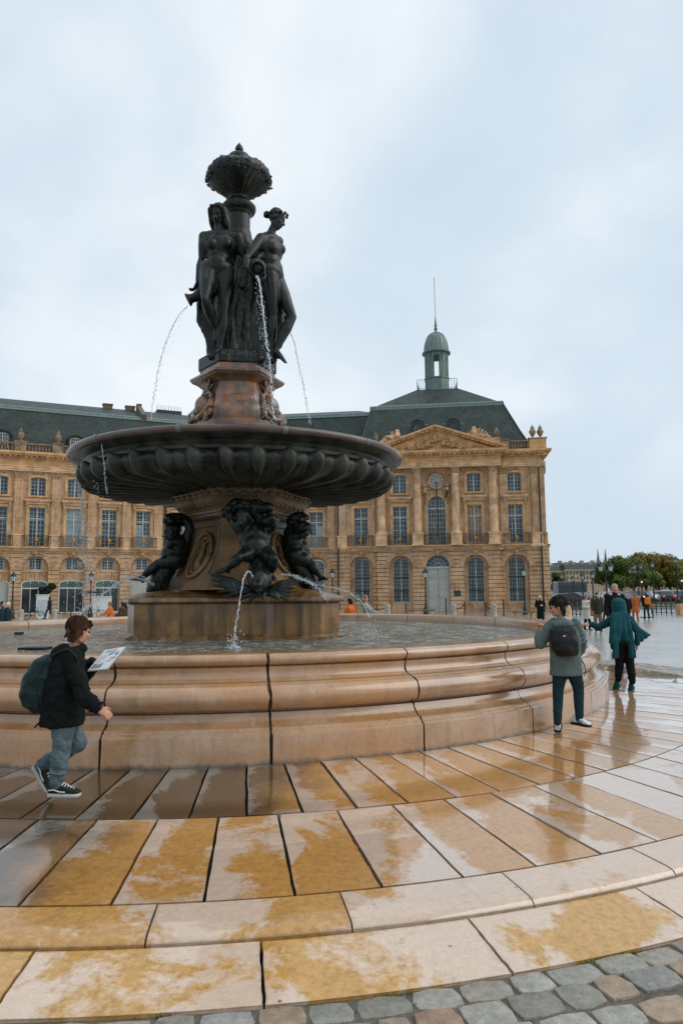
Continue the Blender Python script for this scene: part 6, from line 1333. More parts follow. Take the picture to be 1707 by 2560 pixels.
for S,E,W in (('shR','elR','wrR'),('shL','elL','wrL')): cap_(b,J[S],.068,J[E],.058); cap_(b,J[E],.060,Vector(J[E]).lerp(Vector(J[W]),.6),.060); cap_(b,Vector(J[E]).lerp(Vector(J[W]),.6),.060,Vector(J[E]).lerp(Vector(J[W]),.93),.043); folds(b,J[S],J[E],.066,5,2); folds(b,J[E],J[W],.058,4,4)
for k in range(10):
    a=2*pi*k/10; c=X_(1403,1553,.0); cap_(b,c+Vector((.100*cos(a),.085*sin(a),-.012*sin(a)+.02*cos(a)*-1)),.028,c+Vector((.100*cos(a+.63),.085*sin(a+.63),-.012*sin(a+.63)-.02*cos(a+.63))),.028)
ell_(b,X_(1405,1561,-.09),(.115,.05,.055)); cap_(b,X_(1384,1558,-.09),.028,X_(1405,1573,-.115),.03); cap_(b,X_(1405,1573,-.115),.03,X_(1430,1560,-.08),.028)
solid('jacket',b,FAB['sage'],boy2,.008,2,.022,.13)
b=MB(org); cap_(b,X_(1390,1548,.02),.022,X_(1412,1546,-.05),.024); cap_(b,X_(1412,1546,-.05),.024,X_(1418,1552,.02),.02); solid('collar',b,FAB['cream'],boy2,.007,1)
b=MB(org)
for S,K_,A_ in (('hipR','knR','anR'),('hipL','knL','anL')): trouser(b,J[S],J[K_],J[A_],.092,.062,.045); folds(b,Vector(J[K_])+Vector((0,0,.10)),Vector(J[K_])-Vector((0,0,.10)),.056,7,4,.008); folds(b,Vector(J[A_])+Vector((0,0,.10)),Vector(J[A_]),.044,5,6,.009)
ell_(b,X_(1416,1668),(.145,.11,.09)); solid('jeans',b,FAB['dgreen'],boy2,.008,2,.006,.06)
o_=shoe(boy2,J['anL'],X_(1394,1810,.22)-Vector((0,0,.02)),org,(0,-.12,1),FAB['white'],FAB['bpack'],.95,FAB['dgreen'])
o_=shoe(boy2,J['anR'],X_(1475,1818,-.10),org,(0,0,1),FAB['white'],FAB['bpack'],.95,FAB['dgreen'])
og=tuple(X_(1410,1640,-.16)); bp=empty('backpack',og,label='black drawstring backpack with small white tick on the leaning boy',cat='backpack'); b=MB(og)
loft_(b,[(X_(1405,1566,-.13),lx*.10,ly*.04),(X_(1407,1574,-.16),lx*.135,ly*.08),(X_(1410,1600,-.18),lx*.150,ly*.10),(X_(1412,1625,-.18),lx*.145,ly*.105),(X_(1415,1640,-.165),lx*.11,ly*.075)],22,.8); solid('bag',b,FAB['bpack'],bp,.008,2,.022,.08)
b=MB(og)
for q_ in ([X_(1386,1570,-.10),X_(1384,1560,-.02),X_(1384,1563,.08)],[X_(1424,1575,-.13),X_(1432,1556,-.06),X_(1432,1554,.02)],[X_(1439,1600,-.12),X_(1446,1625,-.02)]):
    for i in range(len(q_)-1): cap_(b,q_[i],.010,q_[i+1],.010,8)
solid('strap',b,FAB['bpack'],bp,.006,1)
m_=MB(og); t_=[X_(1406.5,1588.5,-.292),X_(1408,1591,-.296),X_(1410,1591,-.298),X_(1414,1587.5,-.295)]; m_.tube(t_,[.003,.006,.005,.0015],5); m_.build('tick_mark',MT['white_frame'],bp)
b=MB(og); q_=[X_(1452,1648,-.02),X_(1460,1662,-.0),X_(1463,1678,.02),X_(1460,1690,.05)]
for i in range(3): cap_(b,q_[i],.006,q_[i+1],.006,6)
solid('drawstring',b,FAB['bpack'],bp,.005,0)
# ------------------------------------------------------------------ child with a jacket hung over the head
Yh=11.35; X_=lambda x,y,dy=0: PX(x,y,Yh+dy); f0=X_(1563,1716); org=(f0.x,Yh,gz(f0.x,Yh)); s=.90
J=dict(head=X_(1544,1515),face=(-.05,1,-.05),up=(0,0,1),neck=X_(1547,1537),shL=X_(1530,1549),shR=X_(1572,1549),elL=X_(1497,1568,-.02),wrL=X_(1474,1561,-.02),elR=X_(1594,1580,.02),wrR=X_(1592,1611,.05),
 hipL=X_(1545,1608),hipR=X_(1567,1608),knL=X_(1548,1652,.05),anL=X_(1545,1692,.0),toL=X_(1546,1700,.18),knR=X_(1573,1655,.0),anR=X_(1579,1699,-.10),toR=X_(1580,1718,.02),fwd=(0,1,0))
boy3=empty('person',org,label='child from behind, teal jacket hung from the head like a cape, left arm stretched out',cat='person'); b=MB(org)
body_(b,short(J),s*.92); P=head_(b,J['head'],J['face'],J['up'],s*1.08); hand_(b,J['wrL'],(-1,0,.05),(0,.5,-.85),.95,.7,-1); hand_(b,J['wrR'],(-.1,.1,-1),(-.9,.3,0),.9,.5,1); solid('body',b,MT['skin'],boy3,.007,2)
b=MB(org); loft_(b,[(X_(1550,1545),lx*.14,ly*.09),(X_(1551,1560),lx*.17,ly*.12),(X_(1554,1590),lx*.155,ly*.125),(X_(1556,1609),lx*.15,ly*.12)],22,.9)
for S,E,W in (('shR','elR','wrR'),('shL','elL','wrL')): cap_(b,J[S],.072,J[E],.056); cap_(b,J[E],.060,Vector(J[E]).lerp(Vector(J[W]),.95),.040); folds(b,J[E],J[W],.050,4,4)
solid('hoodie',b,FAB['dteal'],boy3,.009,2,.014,.08)
b=MB(org)
for S,K_,A_ in (('hipR','knR','anR'),('hipL','knL','anL')): trouser(b,J[S],J[K_],J[A_],.098,.070,.052); folds(b,Vector(J[A_])+Vector((0,0,.12)),Vector(J[A_]),.050,6,6,.012); folds(b,J[K_],J[A_],.060,5,9,.010)
ell_(b,X_(1556,1606),(.145,.11,.09)); solid('trousers',b,FAB['black'],boy3,.009,2,.01,.07)
shoe(boy3,J['anL'],X_(1545,1706,.20)-Vector((0,0,.06)),org,(0,-.55,1),FAB['dteal'],FAB['white'],1.0)
shoe(boy3,J['anR'],X_(1580,1720,.12),org,(0,-.45,1),FAB['dteal'],FAB['white'],1.0)
b=MB(org); hd=Vector(X_(1544,1515))
loft_(b,[(hd+Vector((0,.0,.128)),lx*.03,ly*.04),(hd+Vector((0,-.005,.115)),lx*.075,ly*.085),(hd+Vector((0,-.015,.07)),lx*.105,ly*.125),(hd+Vector((.0,-.025,.0)),lx*.112,ly*.132),(hd+Vector((.005,-.035,-.09)),lx*.112,ly*.125),(hd+Vector((.015,-.04,-.19)),lx*.135,ly*.12),(hd+Vector((.03,-.04,-.26)),lx*.19,ly*.125)],22)
def drape_pts(rows):      # rows of (x,y,dy) running down; thick cloth made of overlapping capsules
    for r_ in rows:
        for i in range(len(r_)-1):
            a,c=X_(*r_[i][:3]),X_(*r_[i+1][:3]); cap_(b,a,r_[i][3],c,r_[i+1][3],10)
rows=[]
for k in range(8):      # back panel, gathered in folds
    u=k/7; x0=1530+ u*36; x1=1524+u*58; yb=1610+(0 if u<.15 else 0); 
    rows.append([(x0,1535,-.15,.030),(x0*.5+x1*.5,1570,-.20-.02*(k%2),.026),(x1,1606-6*sin(pi*u),-.19-.035*(k%2),.024)])
for k in range(3): rows.append([(1530,1545,-.10,.03),(1527+k*3,1575,-.19,.028),(1524+k*5,1607,-.19-.03*(k%2),.024)])
for k in range(4): rows.append([(1535+k*2,1560,-.19,.02),(1534+k*3,1600,-.21-.02*(k%2),.020),(1532+k*4,1644,-.20-.03*(k%2),.020)])
for k in range(4): rows.append([(1566+k*2,1560,-.17,.026),(1572+k*3,1600,-.20-.02*(k%2),.022),(1574+k*4.5,1643,-.19-.03*(k%2),.020)])
for k in range(7):      # wing blowing out to the right
    u=k/6; rows.append([(1568+u*4,1545+u*8,-.10,.030),(1590+u*6-u*u*6,1566+u*16,-.13,.024),(1624-u*33,1588+u*26-u*u*2,-.14-.02*(k%2),.018)])
drape_pts(rows); solid('draped_jacket',b,FAB['teal'],boy3,.011,12,.012,.16)
# ------------------------------------------------------------------ passers-by
def passer(px,feet_or_head,Y,h,face,label,top='black',bot='black',hair='dark',coat=.55,stride=.18,arms='down',longhair=False,gz_off=0,lean=0,group='people on the square',skirt=False,head_y=None,poncho=False):
    c=PX(px,feet_or_head,Y); gzv=gz(c.x,Y)+gz_off; org=(c.x,Y,gzv); f=Vector((cos(radians(face)),sin(radians(face)),0)); l=Vector((-f.y,f.x,0)); U=Vector((0,0,1)); s=h/1.75
    O=Vector(org); p=lambda x,y,z: O+l*x*s+f*(y+lean*max(0,z-.9))*s+U*z*s
    a=stride
    J=dict(head=p(0,.03,1.63),face=f-U*.12,up=U,neck=p(0,0,1.48),shL=p(.19,0,1.42),shR=p(-.19,0,1.42),hipL=p(.09,0,.92),hipR=p(-.09,0,.92),knL=p(.10,a*.7+.02,.50),knR=p(-.10,-a*.2+.02,.50),anL=p(.10,a,.09),anR=p(-.10,-a,.11),toL=p(.10,a+.15,.04),toR=p(-.10,-a+.14,.04),fwd=f)
    if arms=='down': J.update(elL=p(.25,-.05,1.14),wrL=p(.25,.05,.90),elR=p(-.25,.03,1.14),wrR=p(-.25,.14,.92))
    elif arms=='hold': J.update(elL=p(.25,.02,1.14),wrL=p(.08,.24,1.20),elR=p(-.25,.02,1.14),wrR=p(-.06,.26,1.16))
    elif arms=='face': J.update(elL=p(.25,.05,1.14),wrL=p(.06,.22,1.48),elR=p(-.25,.02,1.14),wrR=p(-.06,.24,1.12))
    else: J.update(elL=p(.24,.16,1.2),wrL=p(.18,.40,1.12),elR=p(-.24,.16,1.2),wrR=p(-.18,.40,1.12))
    e=empty('person',org,label=label,cat='person',group=group); vx=.018 if Y<30 else .028
    b=MB(org); body_(b,J,s*.9); P=head_(b,J['head'],J['face'],U,s); 
    for q_ in 'LR': W=Vector(J['wr'+q_]); E=Vector(J['el'+q_]); d=(W-E).normalized(); hand_(b,W,d,l*(1 if q_=='R' else -1),s*1.1,.5)
    solid('body',b,MT['skin'],e,.014 if Y<30 else .02,1)
    b=MB(org); ell_(b,P(0,-.02,.04),(.083*s,.10*s,.088*s)); ell_(b,P(0,-.045,-.02),(.078*s,.07*s,.09*s))
    if longhair: ell_(b,P(0,-.06,-.14),(.10*s,.06*s,.15*s)); [cap_(b,P(q_*.075,.0,.03),.03*s,P(q_*.085,.0,-.16),.03*s) for q_ in (-1,1)]
    solid('hair',b,HAIR[hair],e,.014 if Y<30 else .02,1,.012,.05)
    b=MB(org); bot_z=1.42-coat*1.0
    cap_(b,p(0,0,1.40),.075*s,p(0,.01,1.50),.062*s); loft_(b,[(p(0,-.01,1.47),l*.08*s,f*.07*s),(p(0,-.005,1.445),l*.15*s,f*.10*s),(p(0,0,1.38),l*.20*s,f*.13*s),(p(0,0,1.15),l*.185*s,f*.145*s),(p(0,0,max(bot_z,.98)),l*.185*s,f*.15*s),(p(0,.0,bot_z),l*(.20+.04*max(0,coat-.6) +(.06 if poncho else 0))*s,f*(.165+(.06 if poncho else 0))*s)],20,.9)
    for q_ in 'LR': cap_(b,J['sh'+q_],.075*s*(1.2 if poncho else 1),J['el'+q_],.06*s*(1.4 if poncho else 1)); cap_(b,J['el'+q_],.06*s*(1.4 if poncho else 1),J['wr'+q_],.045*s)
    solid('coat',b,FAB[top],e,vx*.8,2,.02,.12)
    b=MB(org)
    for q_ in 'LR': trouser(b,J['hip'+q_],J['kn'+q_],J['an'+q_],.098*s,.075*s,.058*s)
    ell_(b,p(0,0,.93),(.17*s,.13*s,.10*s),X=l); solid('trousers',b,FAB[bot],e,vx*.8,1,.012,.1)
    for q_ in 'LR':
        b=MB(org); t=Vector(J['to'+q_]); A_=Vector(J['an'+q_]); cap_(b,A_-f*.03*s-U*.04*s,.042*s,t,.036*s); solid('shoe',b,FAB['bpack'],e,.014,1)
    return e,J,p,s,f,l
def bag(at,size,mat,label,f,l,strap=None):
    og=tuple(at-Vector((0,0,size[2]))); e=empty('bag',og,label=label,cat='bag'); b=MB(og); loft_(b,[(at+Vector((0,0,z*size[2])),l*size[0]*w_,f*size[1]*w_) for z,w_ in ((-1,.7),(-.8,1),(.4,1.0),(.85,.8),(1,.4))],18,.7); solid('pouch',b,FAB[mat],e,.012,2,.01,.08)
    if strap: b=MB(og); [cap_(b,strap[i],.012,strap[i+1],.012,6) for i in range(len(strap)-1)]; solid('strap',b,FAB['brown'],e,.01,0)
    return e
passer(1350.6,1540,38,1.66,-95,'blonde woman in sunglasses and long black coat reading beside the pavilion corner','black','black','blonde',.95,.04,'hold',True)
e,J,p,s_,f,l=passer(1466,1550,34,1.68,-60,'woman in cream coat with hand at her face, standing left of the group','cream','black','ginger',.85,.06,'face',False); bag(p(.34,-.02,.92),(.17,.09,.22),'rust','orange brown leather shoulder bag of the woman in cream',f,l,[p(.30,0,1.10),p(.2,0,1.45),p(.0,.12,1.3)])
passer(1493,1550,33,1.80,-90,'man in dark olive coat and brown trousers looking down beside the cream coat','olive','khaki','dark',.62,.05,'down')
e,J,p,s_,f,l=passer(1513,1543,45,1.66,-40,'person in grey top and shorts carrying a bright lime bag','grey','black','brown',.45,.14,'down'); bag(p(-.24,.16,1.16),(.13,.09,.17),'lime','bright lime green bag carried between the walkers',f,l)
passer(1541,1600,21.5,2.0,-90,'tall grey haired man in black coat standing behind the caped child','black','black','grey',.65,.05,'down')
passer(1567,1545,40,1.70,80,'grey haired person in dark coat seen from behind right of the tall man','black','navy','grey',.75,.12,'down')
passer(1588,1545,44,1.74,88,'person in rusty orange rain poncho walking away','rust','rust','ginger',.85,.12,'down',poncho=True)
e,J,p,s_,f,l=passer(1616,1543,47.5,1.70,92,'person in dark clothes walking away under an orange backpack','black','dgreen','dark',.5,.12,'down'); e=bag(p(0,-.20,1.24),(.19,.13,.24),'orange','bright orange backpack on the person walking away at right',f,l); e['category']='backpack'; e.name='backpack'
bag(p(-.28,.0,.88),(.14,.08,.18),'rust','orange carrier bag hanging at the right hand of the backpacker',f,l)
passer(5,1540,28,1.64,-20,'person with dark hair in grey green top at the far left edge','dgreen','navy','dark',.6,.08,'down')
passer(19,1545,26.5,1.60,15,'fair haired person in navy coat at the left edge behind the basin','navy','navy','blonde',.8,.06,'down')
passer(124,1540,58,1.78,175,'man in dark suit and pale shirt walking before the shop front','navy','navy','dark',.5,.28,'down')
passer(276,1540,30,1.56,-150,'person in orange patterned top with teal trousers beyond the spray','orange','teal','ginger',.45,.1,'out')
passer(309,1540,24.5,1.62,170,'woman with long brown hair in brown coat at left of the pedestal','brown','brown','brown',.8,.06,'hold',True)
passer(881,1540,19.6,1.42,150,'person in orange jacket bending at the far rim of the basin','orange','navy','dark',.5,.08,'out',lean=.12)
passer(925,1540,19.7,1.52,-10,'long haired person in patterned dress leaning over the far rim','pattern','black','ginger',.7,.08,'out',True,lean=-.25)
# ------------------------------------------------------------------ street lamps
MT['lampglass']=flat('lamp_glass',srgb(185,200,205),.15)
def lamp_parts(e,h,arms=1,s=1.0):
    m_=MB(); m_.lathe((0,0,0),[(.20*s,0),(.20*s,.10),(.15*s,.14),(.15*s,.55),(.11*s,.62),(.09*s,.9),(.06*s,1.0),(.05*s,1.3),(.038*s,h-.95),(.06*s,h-.9),(.05*s,h-.82)],10); m_.lathe((0,0,0),[(.07*s,1.55),(.07*s,1.62)],8); m_.build('pole',MT['iron'],e,smooth=True)
    tops=[(0,0)] if arms==1 else [(-.42,0),(.42,0)]
    if arms==2: m_=MB(); m_.tube([(-.42,0,h-.78),(-.3,0,h-.95),(0,0,h-1.0),(.3,0,h-.95),(.42,0,h-.78)],.03,6); m_.build('bracket',MT['iron'],e)
    for x,y in tops:
        m_=MB(); m_.lathe((x,y,h-.80),[(.10*s,0),(.17*s,.40)],6,cap=True); g_=m_.build('lantern',MT['lampglass'],e)
        m_=MB(); m_.lathe((x,y,h-.80),[(.06*s,-.1),(.11*s,0),(.10*s,.02)],6); m_.lathe((x,y,h-.40),[(.21*s,0),(.21*s,.04),(.13*s,.18),(.12*s,.22),(.06*s,.27),(.03*s,.36),(.045*s,.39),(.0,.46)],6)
        for k in range(6): a=k*pi/3; m_.tube([(x+.10*s*cos(a),y+.10*s*sin(a),h-.8),(x+.175*s*cos(a),y+.175*s*sin(a),h-.4)],.011*s,4)
        m_.build('lantern_cap',MT['iron'],g_)
def lamp(px,py,Y,ytop,label,arms=1,s=1.0,g='street lamps'):
    t=PX(px,ytop,Y); z0=gz(t.x,Y); e=empty('street_lamp',(t.x,Y,z0),random.uniform(-.1,.1),label,'street lamp',g); lamp_parts(e,t.z-z0,arms,s)
lamp(35,0,59,1429,'black street lamp between white door and shop front at far left',s=1.3)
lamp(229,0,61,1429,'black street lamp between the two right shop fronts, seen through spray',s=1.2)
lamp(830,0,62,1421,'black street lamp just right of the pedestal, beside the link facade',s=1.15)
lamp(1062,0,60,1420,'black street lamp left of the white palace door',s=1.15)
lamp(1308,0,58,1415,'black street lamp before the last arched window of the pavilion',s=1.15)
for i,(px,yt,Y) in enumerate(((1479,1426,72),(1454,1431,80),(1431,1438,92),(1412,1444,104),(1396,1450,118),(1386,1453,132))):
    lamp(px,0,Y,yt,['nearest lamp of the row leading away beside the pavilion','second lamp of the row leading away beside the pavilion','third lamp of the row leading away beside the pavilion','fourth lamp of the row leading away','fifth lamp of the row leading away','farthest lamp of the row, close to the pavilion edge'][i],s=1.55)
lamp(1512,0,62,1405,'tall street lamp with two big lanterns above the tall man',2,1.35)
lamp(1592,0,100,1408,'tall two armed lamp in front of the autumn trees',2,1.6)
lamp(1629,0,95,1403,'tall single lamp in front of the autumn trees above the orange backpack',1,1.7)
lamp(1687,0,88,1391,'tallest street lamp at the right edge of the photo',1,1.9)
lamp(1579,0,120,1421,'small far lamp between the two armed lamp and the tall man',2,1.6)
# finger sign on the lamp by the shops
c=PX(228,1487,60.8); e=empty('finger_sign',tuple(c),0,'small blue finger sign fixed on the lamp by the shops','sign'); m_=MB(); m_.box(-.45,.05,-.03,.03,.1,.28); m_.box(.05,.5,-.03,.03,.12,.26); m_.build('sign_board',M('sign_blue',srgb(40,62,72),.5,.2,4,bmp=0),e)
# ------------------------------------------------------------------ bollards, posts, chains, benches
MT['bollard']=M('bollard_stone',(.42,.38,.32),.8,.4,3)
def bollard(px,Y,h,r,label): 
    c=PX(px,1500,Y); z=gz(c.x,Y); e=empty('stone_bollard',(c.x,Y,z),0,label,'bollard','stone bollards before the buildings'); m_=MB(); m_.lathe((0,0,0),[(r*1.05,0),(r,.06),(r*.95,h*.8),(r*.98,h*.82),(r*.98,h*.9),(r*.8,h*.97),(r*.3,h)],14); m_.build('stone',MT['bollard'],e,smooth=True); return Vector((c.x,Y,z+h*.85))
bol=[bollard(54,55,.85,.22,'stone bollard beside the parked bicycle at left'),bollard(138,54,.9,.21,'stone bollard right of the parked bicycle'),bollard(968,56,.95,.24,'stone bollard right of the patterned dress'),bollard(1132,56,.95,.24,'stone bollard right of the palace door'),bollard(1233,55,.95,.24,'stone bollard before the pavilion, left of the last bench')]
def post(px,Y,h,label,g='black iron posts'):
    c=PX(px,1500,Y); z=gz(c.x,Y); e=empty('iron_post',(c.x,Y,z),0,label,'post',g); m_=MB(); m_.lathe((0,0,0),[(.09,0),(.09,.08),(.055,.12),(.05,h-.16),(.08,h-.13),(.04,h-.08),(.07,h-.04),(.0,h+.04)],8); m_.build('shaft',MT['iron'],e,smooth=True); return Vector((c.x,Y,z+h*.85))
pst=[post(179,55,1.0,'black iron post joined by chain to the bollard near the bicycle'),post(1114,57,1.35,'slim black post by the white door'),post(1160,56,1.1,'black post holding the chain between two pale bollards'),post(1212,55.5,1.1,'black post left of the second pale bollard'),post(1258,56,1.25,'black post right of the second pale bollard'),post(1014,57,1.0,'black post at the left end of the bench near the door')]
def chain(a,b_,label,sag=.28):
    n_=18; pts=[a.lerp(b_,k/n_)-Vector((0,0,sag*4*(k/n_)*(1-k/n_))) for k in range(n_+1)]; m_=MB(a); m_.tube(pts,.028,5)
    for k in range(n_): p=(pts[k]+pts[k+1])/2; m_.ball(p,.045,1)
    o=m_.build('chain',MT['iron'],None); o.location=a; tag(o,label,'chain','chains between the posts')
chain(bol[1],pst[0],'sagging chain between the pale bollard and post near the bicycle'); chain(bol[3],pst[2],'sagging chain right of the bollard by the palace door'); chain(pst[3],bol[4],'sagging chain left of the second pale bollard'); chain(bol[2],bol[2]+Vector((-1.6,.3,0)),'chain hanging left of the bollard by the patterned dress')
def bench(px0,px1,Y,label):
    a,b_=PX(px0,1520,Y),PX(px1,1520,Y); z=gz(a.x,Y); L=b_.x-a.x; e=empty('bench',(a.x+L/2,Y,z),0,label,'bench','wooden benches'); m_=MB(); m_.box(-L/2,L/2,-.25,.25,.42,.50); m_.build('seat',M('bench_wood',(.16,.09,.045),.6,.4,4),e,bevel=.01)
    for x in (-L/2+.25,L/2-.25): m_=MB(); m_.box(x-.06,x+.06,-.2,.2,0,.42); m_.build('leg',MT['trim'],e)
bench(1013,1086,56,'low wooden bench left of the white door'); bench(1280,1338,50,'low wooden bench beside the woman in black'); 
# bicycles
def bicycle(px,Y,label,s=1.0,rz=0.1):
    c=PX(px,1540,Y); z=gz(c.x,Y); e=empty('bicycle',(c.x,Y,z),rz,label,'bicycle','parked bicycles'); R=.34
    for x in (-.52,.52):
        m_=MB(); m_.tube([(x+R*cos(2*pi*k/24),0,R+R*sin(2*pi*k/24)) for k in range(25)],.028,6); w_=m_.build('wheel',MT['iron'],e,smooth='all'); m_=MB()
        for k in range(10): a=2*pi*k/10; m_.tube([(x,0,R),(x+R*cos(a),0,R+R*sin(a))],.005,3)
        m_.build('spokes',MT['iron'],w_)
    m_=MB()
    for p in ([(-.52,0,R),(-.12,0,.30),(.34,0,.72),(-.20,0,.74),(-.52,0,R)],[(-.12,0,.30),(-.24,0,.88)],[(.52,0,R),(.34,0,.72),(.28,0,.98)]):
        for a,b_ in zip(p,p[1:]): m_.tube([a,b_],.022,6)
    m_.build('bicycle_frame',FAB['bpack'],e); m_=MB(); m_.box(-.36,-.12,-.07,.07,.88,.94); m_.build('saddle',MT['iron'],e,bevel=.02); m_=MB(); m_.tube([(.20,-.28,1.0),(.28,0,.98),(.20,.28,1.0)],.018,6); m_.build('handlebar',MT['iron'],e)
bicycle(83,56,'black bicycle parked before the left shop front'); bicycle(236,57,'dark bicycle parked behind the spray near the second lamp',rz=.5)
# white shop box and screen stand inside the shop fronts, clipped tree in a tub
c=PX(107,1520,60.2); e=empty('white_kiosk',(c.x,60.2,gz(c.x,60.2)),.35,'white cabinet standing before the left shop window','cabinet'); m_=MB(); m_.box(-.5,.5,-.25,.25,0,1.9); m_.box(-.55,.55,-.3,.3,1.9,1.96); m_.build('cabinet_body',MT['white_frame'],e,bevel=.01); m_=MB(); m_.box(-.4,.4,-.262,-.25,.2,1.5); m_.build('cabinet_door',MT['frame'],e)
c=PX(255,1515,62); e=empty('white_kiosk',(c.x,62,gz(c.x,62)),.35,'white cabinet behind the person with teal trousers','cabinet'); m_=MB(); m_.box(-.8,.8,-.25,.25,0,1.7); m_.box(-.85,.85,-.3,.3,1.7,1.76); m_.build('cabinet_body',MT['white_frame'],e,bevel=.01)
# ------------------------------------------------------------------ trees
def leafm(n,c): return M(n,c,.75,.55,.9,bmp=0,c2=tuple(x*.45 for x in c),spec=.2)
LEAF=dict(green=leafm('green_leaves',(.085,.125,.025)),autumn=leafm('autumn_leaves',(.22,.165,.035)),dark=leafm('dark_leaves',(.05,.075,.02)),lime=leafm('light_green_leaves',(.13,.19,.035)),olive=leafm('olive_leaves',(.15,.15,.03)),box=leafm('clipped_leaves',(.012,.024,.012)))
MT['bark']=M('bark',(.05,.04,.03),.9,.4,4)
def tree(x,Y,w_,h,kind,label,seed=1,trunk=.25,lump=9,nl=2600,ls=.35,g='trees along the quay',cat='tree'):
    random.seed(seed); z=gz(x,Y) if Y<100 else -.62; e=empty('tree',(x,Y,z),0,label,cat,g); m_=MB(); th=h*trunk
    m_.tube([(0,0,0),(.05*w_,0,th*.6),(0,0,th*1.4),(0,0,h*.6)],[w_*.04,w_*.032,w_*.025,w_*.01],8)
    for k in range(7): a=random.uniform(0,2*pi); r=w_*.35; m_.tube([(0,0,th*random.uniform(.8,1.4)),(r*.5*cos(a),r*.5*sin(a),h*.5),(r*cos(a),r*sin(a),h*random.uniform(.55,.85))],[w_*.018,w_*.012,w_*.005],5)
    m_.build('trunk',MT['bark'],e); m_=MB(); L=[]
    for k in range(lump):
        a=random.uniform(0,2*pi); r=w_*.5*random.random()**.5*.75; zc=th+(h-th)*random.uniform(.22,.78); rr_=w_*random.uniform(.15,.25); zz=min(zc,h-rr_*.8); shrink=1-.5*max(0,(zz-th)/(h-th)-.5); L.append((r*cos(a)*shrink,r*sin(a)*shrink,zz,rr_))
    for k in range(nl):
        cx,cy_,cz,rr_=random.choice(L); d=Vector((random.gauss(0,1),random.gauss(0,1),random.gauss(0,1))).normalized(); q_=rr_*random.uniform(.72,1.12)
        p=Vector((cx,cy_,cz))+Vector((d.x*q_,d.y*q_,d.z*q_*.85)); t=d.orthogonal().normalized()*ls*random.uniform(.5,1.2); b_=d.cross(t); nn=random.uniform(-.4,.4); t=t+d*nn*ls
        m_.add([p-t,p+b_*.6,p+t,p-b_*.6],[(0,1,2,3)])
    m_.build('crown',LEAF[kind],e,fix=False)
def treepx(px,Y,wpx,ytop,kind,label,**k):
    c=PX(px,ytop,Y); z0=-.62; tree(c.x,Y,1.5*wpx*Y/F,c.z-z0,kind,label,**k)
treepx(1524,165,62,1387,'green','green tree left of the autumn mass, below the far spires',seed=3,ls=.32,trunk=.12,nl=6500,lump=24)
for i,(px,Y,wp,yt,kd) in enumerate(((1548,190,50,1392,'olive'),(1578,200,58,1382,'olive'),(1608,205,62,1376,'autumn'),(1640,210,62,1380,'autumn'),(1668,205,58,1376,'autumn'),(1695,200,50,1390,'autumn'),(1714,195,46,1404,'olive'))):
    treepx(px,Y,wp,yt,kd,['olive green tree at the left end of the big autumn row','olive tree second from the left in the autumn row','tall russet tree over the orange poncho','russet tree at the middle of the autumn row','highest russet tree towards the right','russet tree near the right edge','olive tree cut by the right edge of the photo'][i],seed=10+i,ls=.40,nl=8000,lump=34,trunk=.08,g='autumn trees in a row')
treepx(1636,140,34,1424,'lime','small bright green tree before the autumn row',seed=30,ls=.26,trunk=.25)
treepx(1600,150,32,1420,'green','young green tree left of the bright green one',seed=31,ls=.28,trunk=.25)
treepx(1386,115,26,1418,'dark','dark tree squeezed beside the pavilion corner',seed=33,ls=.25,trunk=.15)
treepx(1400,135,26,1436,'dark','dark low tree behind the row of lamps',seed=34,ls=.25,trunk=.15)
c=PX(117,1500,60.6); tree(c.x,60.6,1.5,3.1,'box','clipped round tree in front of the left shop front',seed=40,trunk=.5,lump=6,nl=1600,ls=.09,g=None,cat='tree')
# ------------------------------------------------------------------ road, grass strips, cars, bus
def strip(name,pts,mat,z,kind='structure',label=None): 
    m_=MB(); m_.add([(x,y,z) for x,y in pts],[tuple(range(len(pts)))]); return tag(m_.build(name,mat,fix=False),label,None,None,kind)
strip('road',[(19,96),(140,74),(140,150),(19,150)],MT['road'],-.60)
strip('far_road',[(19,68),(120,66),(120,72),(19,74)],MT['road'],-.595)
strip('lawn',[(19.5,76),(140,72.5),(140,73.9),(19.5,93)],MT['grass'],-.57)
strip('far_lawn',[(19,150.5),(200,150.5),(200,240),(19,240)],MT['grass'],-.57)
CARC=[('black',(.012,.013,.015)),('white',(.55,.56,.56)),('dark grey',(.05,.055,.06)),('silver',(.30,.31,.32)),('red',(.25,.02,.015)),('dark blue',(.015,.025,.06))]
PAINT={n_:flat('paint_'+n_.replace(' ','_'),c_,.25) for n_,c_ in CARC}
MT['tyre']=flat('tyre_rubber',(.012,.012,.012),.8); MT['tail']=flat('tail_light',(.5,.03,.02),.3,emit=(1,.08,.04),es=1.2); MT['head']=flat('head_light',(.8,.75,.6),.2,emit=(1,.75,.45),es=2.2); MT['carglass']=flat('car_glass',(.02,.03,.035),.05)
